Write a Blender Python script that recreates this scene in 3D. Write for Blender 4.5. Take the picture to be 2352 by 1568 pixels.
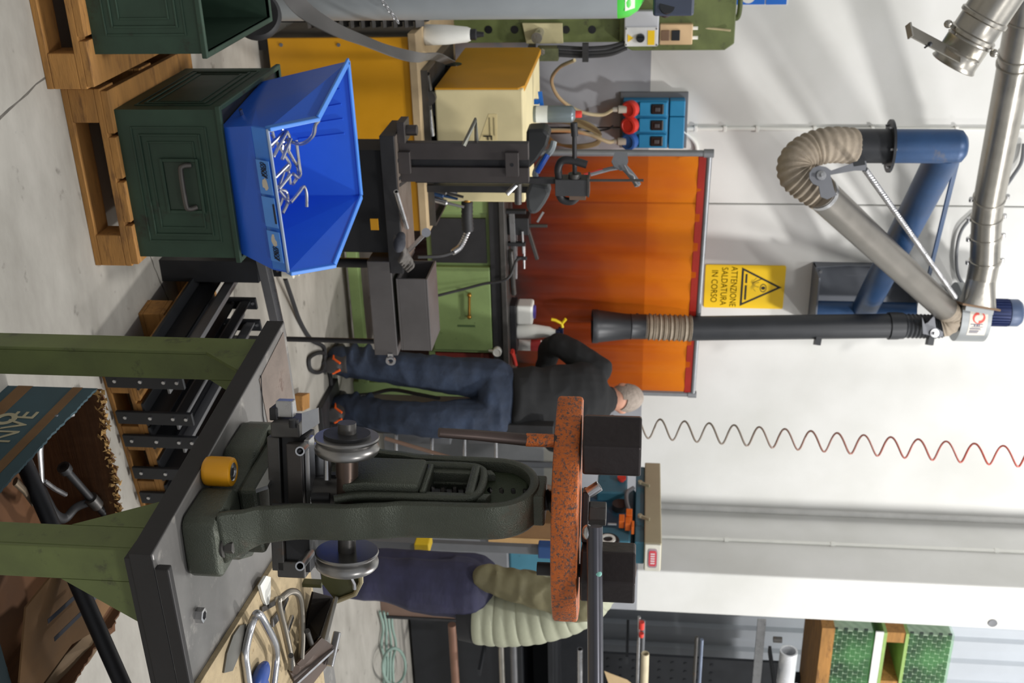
import bpy, bmesh, math, random
from mathutils import Vector, Matrix
random.seed(7)
for o in list(bpy.data.objects): bpy.data.objects.remove(o)
SC = bpy.context.scene
COL = SC.collection

# ---------------------------------------------------------------- camera
CAM_H, CAM_F = 1.68, 2560.0
PITCH, ROLL, YAW = math.radians(6.35), math.radians(1.4), math.radians(25.7)
def _yaw(v): return Vector((math.cos(YAW)*v[0]+math.sin(YAW)*v[1], -math.sin(YAW)*v[0]+math.cos(YAW)*v[1], v[2]))
_U0 = (0, math.sin(PITCH), math.cos(PITCH))
RIGHT = _yaw((math.cos(ROLL), math.sin(ROLL)*_U0[1], math.sin(ROLL)*_U0[2]))
UP = _yaw((-math.sin(ROLL), math.cos(ROLL)*_U0[1], math.cos(ROLL)*_U0[2]))
FWD = _yaw((0, math.cos(PITCH), -math.sin(PITCH)))
CAMP = Vector((0, 0, CAM_H))
cd = bpy.data.cameras.new('camera'); cam = bpy.data.objects.new('camera', cd); COL.objects.link(cam)
cd.sensor_fit = 'HORIZONTAL'; cd.sensor_width = 36.0; cd.lens = 36.0*CAM_F/2352
cd.clip_start = 0.05; cd.clip_end = 100
cm = Matrix((UP, -RIGHT, -FWD)).transposed().to_4x4(); cm.translation = CAMP   # the photograph lies on its side
cam.matrix_world = cm
cd.dof.use_dof = True; cd.dof.focus_distance = 2.1; cd.dof.aperture_fstop = 9.0
SC.camera = cam
def W(X, Y, x=None, y=None, z=None, d=None):
    """photograph pixel -> point of the place on the given plane"""
    r = FWD + (Y-784)/CAM_F*RIGHT + (X-1176)/CAM_F*UP
    if d is not None: t = d
    elif x is not None: t = x/r.x
    elif y is not None: t = y/r.y
    else: t = (z-CAM_H)/r.z
    return CAMP + r*t

# ---------------------------------------------------------------- light
wd = bpy.data.worlds.new('hall_light'); SC.world = wd; wd.use_nodes = True
bg = wd.node_tree.nodes['Background']; bg.inputs[0].default_value = (0.93, 0.96, 1.0, 1); bg.inputs[1].default_value = 0.74
def lamp(name, loc, target, size, power, col=(1, .98, .95), sy=None):
    ld = bpy.data.lights.new(name, 'AREA'); ld.energy = power; ld.color = col
    ld.shape = 'RECTANGLE' if sy else 'DISK'; ld.size = size
    if sy: ld.size_y = sy
    o = bpy.data.objects.new(name, ld); COL.objects.link(o); o.location = loc
    o.rotation_euler = (Vector(target)-Vector(loc)).to_track_quat('-Z', 'Y').to_euler()
    return o
lamp('unseen_lamp', (5.2, 2.6, 7.0), (3.0, 6.0, 1.0), 0.45, 430)
lamp('unseen_lamp', (0.5, 2.0, 7.0), (1.5, 5.0, 1.0), 0.45, 240)
lamp('unseen_lamp', (8.2, 4.2, 7.0), (7.0, 8.0, 1.0), 0.45, 260)  # added to brighten the dark right bay; no such lamp known there
lamp('unseen_lamp', (2.5, -4.0, 7.0), (2.0, 3.0, 1.0), 1.2, 200)
SC.view_settings.view_transform = 'Standard'; SC.view_settings.look = 'None'
SC.view_settings.exposure = -0.55; SC.view_settings.gamma = 1.0
SC.view_settings.use_curve_mapping = False

# ---------------------------------------------------------------- materials
def s2l(c): return tuple((x/12.92 if x <= .04045 else ((x+.055)/1.055)**2.4) for x in (v/255 for v in c))
MATS = {}
def M(name, rgb, rough=.5, metal=0.0, var=.12, scale=6.0, bump=0.0, bscale=60.0, spot=None, aniso=None, trans=0, coat=0, sheen=0):
    """procedural surface: base tint with noise variation, optional spots (rgb, amount, scale), fine bump"""
    if name in MATS: return MATS[name]
    m = bpy.data.materials.new(name); m.use_nodes = True; nt = m.node_tree; N = nt.nodes; L = nt.links
    b = N['Principled BSDF']; tc = N.new('ShaderNodeTexCoord'); mp = N.new('ShaderNodeMapping'); L.new(tc.outputs['Object'], mp.inputs[0])
    if aniso: mp.inputs['Scale'].default_value = aniso
    c = s2l(rgb)
    no = N.new('ShaderNodeTexNoise'); no.inputs['Scale'].default_value = scale; no.inputs['Detail'].default_value = 6; no.inputs['Roughness'].default_value = .62
    L.new(mp.outputs[0], no.inputs['Vector'])
    rp = N.new('ShaderNodeValToRGB'); rp.color_ramp.elements[0].position = .3; rp.color_ramp.elements[1].position = .7
    rp.color_ramp.elements[0].color = tuple(x*(1-var) for x in c)+(1,); rp.color_ramp.elements[1].color = tuple(min(1, x*(1+var)) for x in c)+(1,)
    L.new(no.outputs['Fac'], rp.inputs[0]); out = rp.outputs[0]
    if spot:
        n2 = N.new('ShaderNodeTexNoise'); n2.inputs['Scale'].default_value = spot[2]; n2.inputs['Detail'].default_value = 8; n2.inputs['Roughness'].default_value = .7
        L.new(mp.outputs[0], n2.inputs['Vector'])
        r2 = N.new('ShaderNodeValToRGB'); p = 1-spot[1]; r2.color_ramp.elements[0].position = max(0, p-.06); r2.color_ramp.elements[1].position = min(1, p+.06)
        L.new(n2.outputs['Fac'], r2.inputs[0]); mx = N.new('ShaderNodeMixRGB'); L.new(r2.outputs[0], mx.inputs[0]); L.new(out, mx.inputs[1])
        mx.inputs[2].default_value = s2l(spot[0])+(1,); out = mx.outputs[0]
    L.new(out, b.inputs['Base Color'])
    b.inputs['Roughness'].default_value = rough; b.inputs['Metallic'].default_value = metal
    if coat: b.inputs['Coat Weight'].default_value = coat; b.inputs['Coat Roughness'].default_value = .15
    if sheen: b.inputs['Sheen Weight'].default_value = sheen
    if trans: b.inputs['Transmission Weight'].default_value = trans
    if rough and not trans:
        mr = N.new('ShaderNodeMapRange'); mr.inputs[3].default_value = max(.05, rough-.1); mr.inputs[4].default_value = min(1, rough+.12)
        L.new(no.outputs['Fac'], mr.inputs[0]); L.new(mr.outputs[0], b.inputs['Roughness'])
    if bump:
        n3 = N.new('ShaderNodeTexNoise'); n3.inputs['Scale'].default_value = bscale; n3.inputs['Detail'].default_value = 4
        L.new(mp.outputs[0], n3.inputs['Vector']); bp = N.new('ShaderNodeBump'); bp.inputs['Strength'].default_value = bump; bp.inputs['Distance'].default_value = .01
        L.new(n3.outputs['Fac'], bp.inputs['Height']); L.new(bp.outputs[0], b.inputs['Normal'])
    MATS[name] = m; return m

# ---------------------------------------------------------------- mesh helpers
def V(*a): return Vector(a)
def frame(d):
    d = d.normalized(); a = V(0, 0, 1) if abs(d.z) < .9 else V(1, 0, 0)
    u = d.cross(a).normalized(); return u, d.cross(u).normalized()
class MB:
    def __init__(s): s.v = []; s.f = []
    def add(s, vs, fs):
        n = len(s.v); s.v += [Vector(v) for v in vs]; s.f += [tuple(i+n for i in f) for f in fs]; return s
    def box(s, lo, hi, T=None):
        x0, y0, z0 = lo; x1, y1, z1 = hi
        vs = [V(x, y, z) for z in (z0, z1) for x, y in ((x0, y0), (x1, y0), (x1, y1), (x0, y1))]
        if T is not None: vs = [T @ v for v in vs]
        return s.add(vs, [(0, 3, 2, 1), (4, 5, 6, 7), (0, 1, 5, 4), (1, 2, 6, 5), (2, 3, 7, 6), (3, 0, 4, 7)])
    def cbox(s, c, sz, T=None):
        c = Vector(c); h = Vector(sz)/2
        return s.box(c-h, c+h, T)
    def bar(s, p0, p1, w, h, up=(0, 0, 1)):
        """rectangular bar from p0 to p1, w across, h along up"""
        p0, p1, up = Vector(p0), Vector(p1), Vector(up); d = (p1-p0).normalized(); a = d.cross(up).normalized(); b = a.cross(d).normalized()
        vs = [p+a*(i*w/2)+b*(j*h/2) for p in (p0, p1) for i, j in ((-1, -1), (1, -1), (1, 1), (-1, 1))]
        return s.add(vs, [(0, 1, 2, 3), (7, 6, 5, 4), (0, 4, 5, 1), (1, 5, 6, 2), (2, 6, 7, 3), (3, 7, 4, 0)])
    def ring(s, rows, closed=True, caps=True):
        """loft equal-length closed rings"""
        n = len(rows[0]); base = len(s.v); vs = [v for r in rows for v in r]; fs = []
        for i in range(len(rows)-1):
            for j in range(n):
                k = (j+1) % n
                if not closed and j == n-1: continue
                fs.append((i*n+j, i*n+k, (i+1)*n+k, (i+1)*n+j))
        if caps: fs.append(tuple(reversed(range(n)))); fs.append(tuple((len(rows)-1)*n+j for j in range(n)))
        return s.add(vs, fs)
    def cyl(s, p0, p1, r0, r1=None, n=20, caps=True):
        p0, p1 = Vector(p0), Vector(p1); r1 = r0 if r1 is None else r1; u, w = frame(p1-p0)
        return s.ring([[p+(u*math.cos(t)+w*math.sin(t))*r for t in (2*math.pi*k/n for k in range(n))] for p, r in ((p0, r0), (p1, r1))], caps=caps)
    def pipe(s, p0, p1, ro, ri, n=20):
        """hollow cylinder with a real wall"""
        p0, p1 = Vector(p0), Vector(p1); u, w = frame(p1-p0)
        C = lambda p, r: [p+(u*math.cos(t)+w*math.sin(t))*r for t in (2*math.pi*k/n for k in range(n))]
        rows = [C(p0, ro), C(p1, ro), C(p1, ri), C(p0, ri), C(p0, ro)]
        return s.ring(rows, caps=False)
    def lathe(s, o, ax, prof, n=24, caps=True):
        """prof: (radius, height) along ax from o"""
        o, ax = Vector(o), Vector(ax).normalized(); u, w = frame(ax)
        return s.ring([[o+ax*h+(u*math.cos(t)+w*math.sin(t))*max(r, 1e-4) for t in (2*math.pi*k/n for k in range(n))] for r, h in prof], caps=caps)
    def tube(s, pts, r, n=8, caps=True, flat=None):
        pts = [Vector(p) for p in pts]; m = len(pts); rows = []
        d0 = (pts[1]-pts[0]).normalized(); u, w = frame(d0); pd = d0
        for i, p in enumerate(pts):
            d = (pts[min(i+1, m-1)]-pts[max(i-1, 0)]).normalized()
            q = pd.rotation_difference(d); u = q @ u; w = q @ w; pd = d
            ri = r[i] if isinstance(r, (list, tuple)) else r
            e = flat or 1.0
            rows.append([p+(u*math.cos(t)+w*math.sin(t)*e)*ri for t in (2*math.pi*k/n for k in range(n))])
        return s.ring(rows, caps=caps)
    def prism(s, poly, lo, hi, axis='z', T=None):
        """2D polygon extruded along an axis (x: (y,z), y: (x,z), z: (x,y))"""
        mk = {'z': lambda p, t: V(p[0], p[1], t), 'y': lambda p, t: V(p[0], t, p[1]), 'x': lambda p, t: V(t, p[0], p[1])}[axis]
        a = [mk(p, lo) for p in poly]; b = [mk(p, hi) for p in poly]
        if T is not None: a = [T @ v for v in a]; b = [T @ v for v in b]
        return s.ring([a, b])
    def slab(s, pts, thick):
        """flat polygon of 3D points given thickness along its normal"""
        pts = [Vector(p) for p in pts]; n = (pts[1]-pts[0]).cross(pts[2]-pts[0]).normalized()*thick
        return s.ring([pts, [p+n for p in pts]])
    def grid(s, rows):
        n = len(rows[0]); fs = [(i*n+j, i*n+j+1, (i+1)*n+j+1, (i+1)*n+j) for i in range(len(rows)-1) for j in range(n-1)]
        return s.add([v for r in rows for v in r], fs)
    def ball(s, c, r, n=14, m=10, T=None):
        c = Vector(c); r = Vector((r, r, r)) if isinstance(r, (int, float)) else Vector(r); rows = []
        for i in range(m+1):
            a = math.pi*i/m; a = min(max(a, .02), math.pi-.02)
            row = [V(math.sin(a)*math.cos(t)*r.x, math.sin(a)*math.sin(t)*r.y, math.cos(a)*r.z) for t in (2*math.pi*k/n for k in range(n))]
            rows.append([(T @ q if T is not None else q)+c for q in row])
        return s.ring(rows)
    def mesh(s, name, off):
        me = bpy.data.meshes.new(name); me.from_pydata([v-off for v in s.v], [], s.f)
        bm = bmesh.new(); bm.from_mesh(me); bmesh.ops.recalc_face_normals(bm, faces=bm.faces); bm.to_mesh(me); bm.free()
        return me
def root_loc(p):
    while p.parent: p = p.parent
    return p.location.copy()
def finish(o, mat, bevel, smooth, solid):
    o.data.materials.append(mat)
    if smooth:
        for p in o.data.polygons: p.use_smooth = True
    if solid:
        md = o.modifiers.new('thickness', 'SOLIDIFY'); md.thickness = solid; md.offset = 0
    if bevel:
        md = o.modifiers.new('bevel', 'BEVEL'); md.width = bevel; md.segments = 2; md.limit_method = 'ANGLE'; md.angle_limit = math.radians(40); md.harden_normals = False
    if smooth:
        md = o.modifiers.new('edges', 'EDGE_SPLIT'); md.split_angle = math.radians(42)
def thing(name, label, cat, loc=(0, 0, 0), group=None):
    o = bpy.data.objects.new(name, None); COL.objects.link(o); o.location = loc; o.empty_display_size = .05
    o['label'] = label; o['category'] = cat
    if group: o['group'] = group
    return o
def part(parent, name, mb, mat, bevel=0, smooth=False, solid=0, label=None):
    o = bpy.data.objects.new(name, mb.mesh(name, root_loc(parent))); COL.objects.link(o); o.parent = parent
    finish(o, mat, bevel, smooth, solid)
    if label: o['label'] = label
    return o
def solo(name, mb, mat, label, cat, group=None, bevel=0, smooth=False, solid=0, loc=None):
    if loc is None:
        n = len(mb.v); c = sum(mb.v, Vector())/n; loc = V(c.x, c.y, min(v.z for v in mb.v))
    o = bpy.data.objects.new(name, mb.mesh(name, Vector(loc))); COL.objects.link(o); o.location = loc
    finish(o, mat, bevel, smooth, solid); o['label'] = label; o['category'] = cat
    if group: o['group'] = group
    return o
def struct(name, mb, mat, parent=None, bevel=0, smooth=False):
    o = bpy.data.objects.new(name, mb.mesh(name, Vector())); COL.objects.link(o); finish(o, mat, bevel, smooth, 0)
    if parent: o.parent = parent
    else: o['kind'] = 'structure'
    return o
def kids(o): return [c for c in bpy.data.objects if c.parent == o]
def copy_tree(o, parent=None):
    c = o.copy(); COL.objects.link(c); c.parent = parent
    for k in kids(o): copy_tree(k, c)
    return c
def text_part(parent, name, body, size, origin, xd, zd, mat, depth=.001, align='LEFT', label=None):
    """flat lettering laid on a surface: xd reading direction, zd up direction"""
    cu = bpy.data.curves.new(name, 'FONT'); cu.body = body; cu.size = size; cu.extrude = depth; cu.align_x = align; cu.resolution_u = 3
    t = bpy.data.objects.new(name, cu); COL.objects.link(t); dg = bpy.context.evaluated_depsgraph_get()
    me = bpy.data.meshes.new_from_object(t.evaluated_get(dg)); bpy.data.objects.remove(t); bpy.data.curves.remove(cu)
    xd, zd = Vector(xd).normalized(), Vector(zd).normalized(); nd = xd.cross(zd)
    T = Matrix((xd, zd, nd)).transposed().to_4x4(); T.translation = Vector(origin)-root_loc(parent)
    me.transform(T); me.materials.clear(); me.materials.append(mat)
    o = bpy.data.objects.new(name, me); COL.objects.link(o); o.parent = parent
    if label: o['label'] = label
    return o
def smooth_path(pts, k=8):
    """Catmull-Rom through the points"""
    P = [Vector(p) for p in pts]; P = [2*P[0]-P[1]]+P+[2*P[-1]-P[-2]]; out = []
    for i in range(1, len(P)-2):
        a, b, c, d = P[i-1:i+3]
        for j in range(k):
            t = j/k; out.append(.5*((2*b)+(c-a)*t+(2*a-5*b+4*c-d)*t*t+(3*b-a-3*c+d)*t**3))
    return out+[P[-2]]
def remesh(mb, voxel, smooth=4):
    """one continuous surface grown around overlapping volumes"""
    me = mb.mesh('tmp', Vector()); o = bpy.data.objects.new('tmp', me); COL.objects.link(o)
    md = o.modifiers.new('r', 'REMESH'); md.mode = 'VOXEL'; md.voxel_size = voxel
    sm = o.modifiers.new('s', 'SMOOTH'); sm.factor = .5; sm.iterations = smooth
    dg = bpy.context.evaluated_depsgraph_get(); ev = bpy.data.meshes.new_from_object(o.evaluated_get(dg))
    r = MB(); r.v = [v.co.copy() for v in ev.vertices]; r.f = [tuple(p.vertices) for p in ev.polygons]
    bpy.data.objects.remove(o); bpy.data.meshes.remove(me); bpy.data.meshes.remove(ev); return r

from mathutils import noise as mnoise
def wrinkle(mb, amp, sc):
    """cloth folds: push the surface along its normals by a stretched noise"""
    me = bpy.data.meshes.new('w'); me.from_pydata(mb.v, [], mb.f); bm = bmesh.new(); bm.from_mesh(me); bmesh.ops.recalc_face_normals(bm, faces=bm.faces); bm.normal_update()
    r = MB(); r.f = mb.f
    for v in bm.verts:
        p = V(v.co.x*sc[0], v.co.y*sc[1], v.co.z*sc[2]); n = 1-abs(mnoise.noise(p))*2.4+.4*mnoise.noise(p*2.1); r.v.append(v.co+v.normal*amp*n)
    bm.free(); bpy.data.meshes.remove(me); return r
# shared surfaces
m_wall = M('white_wall_paint', (236, 235, 232), .75, 0, .03, 1.2, .03, 90)
m_dado = M('grey_wall_paint', (172, 174, 178), .7, 0, .06, 1.5, .03, 90)
m_steel = M('dark_steel', (84, 82, 80), .42, .6, .2, 9, .05, 120, ((96, 78, 64), .35, 14))
m_black = M('black_steel', (48, 48, 50), .5, .35, .2, 10, .04, 90)
m_galv = M('galvanised_sheet', (176, 172, 164), .3, .95, .12, 7, .02, 60)
m_bright = M('bright_steel', (190, 190, 192), .28, .95, .1, 20)
m_green = M('olive_green_paint', (94, 104, 58), .55, 0, .18, 9, .04, 80, ((64, 66, 44), .36, 16))
m_lgreen = M('light_green_paint', (124, 146, 92), .55, 0, .12, 6, .03, 60, ((84, 100, 60), .33, 12))
m_dgreen = M('dark_green_paint', (44, 66, 52), .55, .1, .2, 7, .06, 40, ((40, 38, 30), .36, 9))
m_wood = M('pallet_wood', (164, 118, 62), .8, 0, .25, 4, .15, 40, ((120, 84, 46), .4, 5), aniso=(1, 6, 6))
m_rubber = M('black_rubber', (38, 38, 40), .6, 0, .15, 12)
m_yellow = M('amber_yellow_paint', (212, 150, 20), .45, 0, .06, 5, .02, 40, ((150, 110, 30), .28, 16))
m_blue = M('blue_plastic', (38, 96, 208), .38, 0, .06, 5, .01, 40)
m_white = M('white_plastic', (232, 232, 226), .45, 0, .04, 10)
m_brass = M('brass', (170, 128, 60), .35, .9, .15, 20)
m_hose = M('grey_fabric_hose', (150, 138, 122), .75, 0, .18, 20, .15, 60)
m_red = M('red_plastic', (214, 60, 48), .4, 0, .08, 10)
m_cable = M('beige_cable', (190, 176, 140), .6, 0, .1, 10)
m_bluepaint = M('blue_paint', (36, 68, 108), .42, .2, .2, 5, .03, 60, ((100, 92, 84), .31, 4))
m_greypaint = M('grey_paint', (112, 114, 118), .5, .2, .08, 8)
# ================================================================ the hall
def wall_material():
    m = bpy.data.materials.new('two_tone_wall_paint'); m.use_nodes = True; nt = m.node_tree; N = nt.nodes; L = nt.links; b = N['Principled BSDF']
    tc = N.new('ShaderNodeTexCoord'); sp = N.new('ShaderNodeSeparateXYZ'); L.new(tc.outputs['Object'], sp.inputs[0])
    gt = N.new('ShaderNodeMath'); gt.operation = 'GREATER_THAN'; gt.inputs[1].default_value = 1.73; L.new(sp.outputs['Z'], gt.inputs[0])
    no = N.new('ShaderNodeTexNoise'); no.inputs['Scale'].default_value = 1.6; no.inputs['Detail'].default_value = 7; L.new(tc.outputs['Object'], no.inputs['Vector'])
    r1 = N.new('ShaderNodeValToRGB'); r1.color_ramp.elements[0].color = s2l((212, 212, 208))+(1,); r1.color_ramp.elements[1].color = s2l((228, 228, 226))+(1,)
    r2 = N.new('ShaderNodeValToRGB'); r2.color_ramp.elements[0].color = s2l((138, 140, 146))+(1,); r2.color_ramp.elements[1].color = s2l((172, 174, 180))+(1,)
    for r in (r1, r2): r.color_ramp.elements[0].position = .3; r.color_ramp.elements[1].position = .68; L.new(no.outputs['Fac'], r.inputs[0])
    mx = N.new('ShaderNodeMixRGB'); L.new(gt.outputs[0], mx.inputs[0]); L.new(r2.outputs[0], mx.inputs[1]); L.new(r1.outputs[0], mx.inputs[2])
    L.new(mx.outputs[0], b.inputs['Base Color']); b.inputs['Roughness'].default_value = .72
    n3 = N.new('ShaderNodeTexNoise'); n3.inputs['Scale'].default_value = 50; L.new(tc.outputs['Object'], n3.inputs['Vector'])
    bp = N.new('ShaderNodeBump'); bp.inputs['Strength'].default_value = .04; bp.inputs['Distance'].default_value = .01; L.new(n3.outputs['Fac'], bp.inputs['Height']); L.new(bp.outputs[0], b.inputs['Normal'])
    return m
m_wall2 = wall_material()
def floor_material():
    m = bpy.data.materials.new('polished_concrete'); m.use_nodes = True; nt = m.node_tree; N = nt.nodes; L = nt.links; b = N['Principled BSDF']
    tc = N.new('ShaderNodeTexCoord'); a = N.new('ShaderNodeTexNoise'); a.inputs['Scale'].default_value = 2.2; a.inputs['Detail'].default_value = 9; a.inputs['Roughness'].default_value = .65
    mp = N.new('ShaderNodeMapping'); mp.inputs['Scale'].default_value = (1, 2.2, 1); mp.inputs['Rotation'].default_value = (0, 0, .4)
    L.new(tc.outputs['Object'], mp.inputs[0]); L.new(mp.outputs[0], a.inputs['Vector'])
    r = N.new('ShaderNodeValToRGB'); e = r.color_ramp.elements; e[0].position = .28; e[0].color = s2l((140, 136, 128))+(1,); e[1].position = .72; e[1].color = s2l((176, 172, 164))+(1,)
    L.new(a.outputs['Fac'], r.inputs[0])
    c = N.new('ShaderNodeTexNoise'); c.inputs['Scale'].default_value = 14; c.inputs['Detail'].default_value = 5; L.new(tc.outputs['Object'], c.inputs['Vector'])
    r2 = N.new('ShaderNodeValToRGB'); r2.color_ramp.elements[0].position = .27; r2.color_ramp.elements[0].color = s2l((112, 108, 102))+(1,); r2.color_ramp.elements[1].position = .36; r2.color_ramp.elements[1].color = (1, 1, 1, 1)
    L.new(c.outputs['Fac'], r2.inputs[0]); mx = N.new('ShaderNodeMixRGB'); mx.blend_type = 'MULTIPLY'; mx.inputs[0].default_value = .55; L.new(r.outputs[0], mx.inputs[1]); L.new(r2.outputs[0], mx.inputs[2])
    L.new(mx.outputs[0], b.inputs['Base Color']); b.inputs['Roughness'].default_value = .55
    return m
struct('floor', MB().box((-8, -8, -.1), (14, 14, 0)), floor_material()); FLOOR = bpy.data.objects['floor']
m_joint = M('joint_filler', (92, 88, 82), .9, 0, .25, 30)
random.seed(3)
def joint(p, q, w=.006):
    mb = MB(); n = 26; p, q = Vector(p), Vector(q); a = (q-p).normalized().cross(V(0, 0, 1)); A = []; B = []
    for i in range(n+1):
        c = p.lerp(q, i/n); j = random.uniform(-.004, .004); k = w*random.uniform(.6, 1.5)
        A.append(c+a*(j-k/2)+V(0, 0, .0006)); B.append(c+a*(j+k/2)+V(0, 0, .0006))
    mb.grid([A, B]); return struct('expansion_joint', mb, m_joint, FLOOR)
joint((.78, 2.3, 0), (.52, 3.7, 0)); joint((1.2, 3.38, 0), (1.75, 3.60, 0)); joint((-1.5, -2, 0), (-1.5, 7, 0))

xs1 = W(1500, 292, y=7).x; xs2 = W(1500, 465, y=7).x; XP = 4.712; YP = 6.24
wb = struct('wall_back', MB().box((-6, 7.06, 0), (XP+.2, 7.3, 7.5)), M('panel_core', (150, 150, 148), .9))
for a, b in ((-6, -2.6), (-2.592, xs1), (xs1+.008, xs2), (xs2+.008, XP+.2)):
    struct('wall_panel', MB().box((a, 7.0, 0), (b, 7.07, 7.5)), m_wall2, wb, bevel=.006)
# concrete pillar on the right, its conduits, the farther bay behind it
wp = struct('wall_pillar', MB().box((XP, YP, 0), (5.06, 7.3, 7.5)), m_wall2, bevel=.012)
cond = MB().cyl(W(1520, 1236, x=XP)-V(.012, 0, 1.2), W(2352, 1270, x=XP)-V(.012, 0, -.8), .012, n=10)
cpipe = struct('trim_1', cond, m_white, smooth=True)
for X in (1668, 1912, 2288):
    p = W(X, 1236+(X-1520)/832*34, x=XP)-V(.012, 0, 0)
    struct('conduit_clip', MB().cyl(p-V(0, 0, .014), p+V(0, 0, .014), .017, n=10), m_white, cpipe, smooth=True)
struct('trim_2', MB().cyl((XP-.045, 6.955, 0), (XP-.045, 6.955, 7.4), .022, n=14), M('grey_drain_pipe', (178, 178, 176), .5), smooth=True)
cw = struct('trim_3', MB().cyl((xs1+.004, 6.985, 1.95), (xs1+.004, 6.985, 4.2), .0125, n=10), m_white, smooth=True)
for z in (2.02, 2.2, 2.4, 2.75, 3.1, 3.6):
    struct('conduit_clip', MB().cbox((xs1+.004, 6.985, z), (.038, .03, .02)), m_white, cw, bevel=.003)
mb = MB(); A = []; B = []; x = 5.06; k = 0
while x < 12:
    for dx, dy in ((0, 0), (.10, 0), (.13, .035), (.23, .035), (.26, 0)): A.append(V(x+dx, 8.6+dy, 0)); B.append(V(x+dx, 8.6+dy, 7.5))
    x += .26
mb.grid([A, B]); struct('wall_right', mb, M('pale_corrugated_sheet', (196, 202, 210), .55, .1, .05, 2))
struct('wall_end', MB().box((11.8, -8, 0), (12, 8.7, 7.5)), m_wall2)
struct('wall_left', MB().box((-6.2, -8, 0), (-6, 7.3, 7.5)), m_wall2)

# ================================================================ wall signs
ps = [W(1621, 607, y=6.995), W(1806, 611, y=6.995), W(1797, 709, y=6.995)]
sx0, sx1, sz0, sz1 = ps[0].x, ps[2].x, ps[0].z, ps[1].z; sw = sx1-sx0; sh = sz1-sz0
sg = thing('welding_warning_sign', 'yellow warning sign with black triangle reading ATTENZIONE SALDATURA IN CORSO', 'sign', (sx0+sw/2, 6.995, sz0))
def rrect(x0, z0, x1, z1, r, n=5):
    out = []
    for cx, cz, a0 in ((x1-r, z0+r, -90), (x1-r, z1-r, 0), (x0+r, z1-r, 90), (x0+r, z0+r, 180)):
        for i in range(n+1):
            a = math.radians(a0+90*i/n); out.append((cx+r*math.cos(a), cz+r*math.sin(a)))
    return out
m_sign = M('sign_yellow', (252, 208, 24), .4, 0, .02, 3); m_ink = M('sign_ink', (28, 26, 24), .5, 0, .02, 3)
part(sg, 'plate', MB().prism(rrect(sx0, sz0, sx1, sz1, .012), 6.992, 6.998, 'y'), m_sign)
fs = 6.992
for body, zc, wd_ in (('ATTENZIONE', .325, .93), ('SALDATURA', .205, .88), ('IN CORSO', .082, .74)):
    t = text_part(sg, 'lettering', body, .052, (0, 0, 0), (1, 0, 0), (0, 0, 1), m_ink, .0004, 'LEFT')
    xs = [v.co.x for v in t.data.vertices]; w0 = max(xs)-min(xs); h0 = max(v.co.z for v in t.data.vertices)-min(v.co.z for v in t.data.vertices)
    k = wd_*sw/w0; mnx = min(xs); mnz = min(v.co.z for v in t.data.vertices)
    for v in t.data.vertices:
        v.co.x = (v.co.x-mnx)*k - wd_*sw/2; v.co.z = (v.co.z-mnz)*(.042/h0)+sh*zc; v.co.y = -.0034+(v.co.y-(-6.995))*0 - (.0006 if v.index % 2 else 0)*0
def sp(u, w): return (sx0+u*sw, sz0+w*sh)
def band(pts, w):   # closed ring polygon outline as prism pieces
    n = len(pts); c = (sum(p[0] for p in pts)/n, sum(p[1] for p in pts)/n); mb = MB()
    inn = [(c[0]+(p[0]-c[0])*w, c[1]+(p[1]-c[1])*w) for p in pts]
    for i in range(n):
        j = (i+1) % n; mb.prism([pts[i], pts[j], inn[j], inn[i]], fs-.0008, fs+.001, 'y')
    return mb
part(sg, 'triangle', band([sp(.05, .455), sp(.95, .455), sp(.5, .965)], .84), m_ink)
mb = MB()
for u0, u1, w0, w1 in ((.2, .41, .505, .53), (.46, .8, .505, .53)): mb.prism([sp(u0, w0), sp(u1, w0), sp(u1, w1), sp(u0, w1)], fs-.0008, fs+.001, 'y')
for i in range(9):
    a = math.radians(25+i*16); c = sp(.44, .56); r0, r1 = .018, .04+.025*(i % 2)
    p = (c[0]+r0*math.cos(a), c[1]+r0*math.sin(a)); q = (c[0]+r1*math.cos(a), c[1]+r1*math.sin(a)); e = .0016
    mb.prism([(p[0]-e, p[1]), (p[0]+e, p[1]), (q[0]+e, q[1]), (q[0]-e, q[1])], fs-.0008, fs+.001, 'y')
p, q = sp(.40, .60), sp(.3, .72); mb.prism([(p[0]-.003, p[1]), (p[0]+.003, p[1]), (q[0]+.003, q[1]), (q[0]-.003, q[1])], fs-.0008, fs+.001, 'y')
part(sg, 'spark_symbol', mb, m_ink)
c = sp(.52, .735); ring = [(c[0]+.030*math.cos(t), c[1]+.022*math.sin(t)) for t in (2*math.pi*i/20 for i in range(20))]
mb = band(ring, .8); mb.prism([(c[0]+.012*math.cos(t), c[1]+.014*math.sin(t)) for t in (2*math.pi*i/14 for i in range(14))], fs-.0008, fs+.001, 'y')
part(sg, 'eye_symbol', mb, m_ink)

bs = thing('blue_safety_notice', 'blue and white notice on the upper left of the white wall', 'sign', W(1740, -40, y=6.995))
m_sblue = M('sign_blue', (10, 110, 214), .4, 0, .02, 3)
for X0, X1 in ((1650, 1756), (1766, 1806)):
    a, b = W(X0, -90, y=6.995), W(X1, 10, y=6.995); part(bs, 'panel', MB().box((a.x, 6.99, a.z), (b.x, 6.996, b.z)), m_sblue)
a, b = W(1640, -100, y=6.998), W(1809, 12, y=6.998); part(bs, 'backing', MB().box((a.x, 6.996, a.z), (b.x, 6.9995, b.z)), m_white)
c = W(1719, -9, y=6.99); part(bs, 'pictogram', MB().lathe((c.x, 6.9905, c.z), (0, -1, 0), [(.042, 0), (.042, .002)], 28), m_white)
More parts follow.
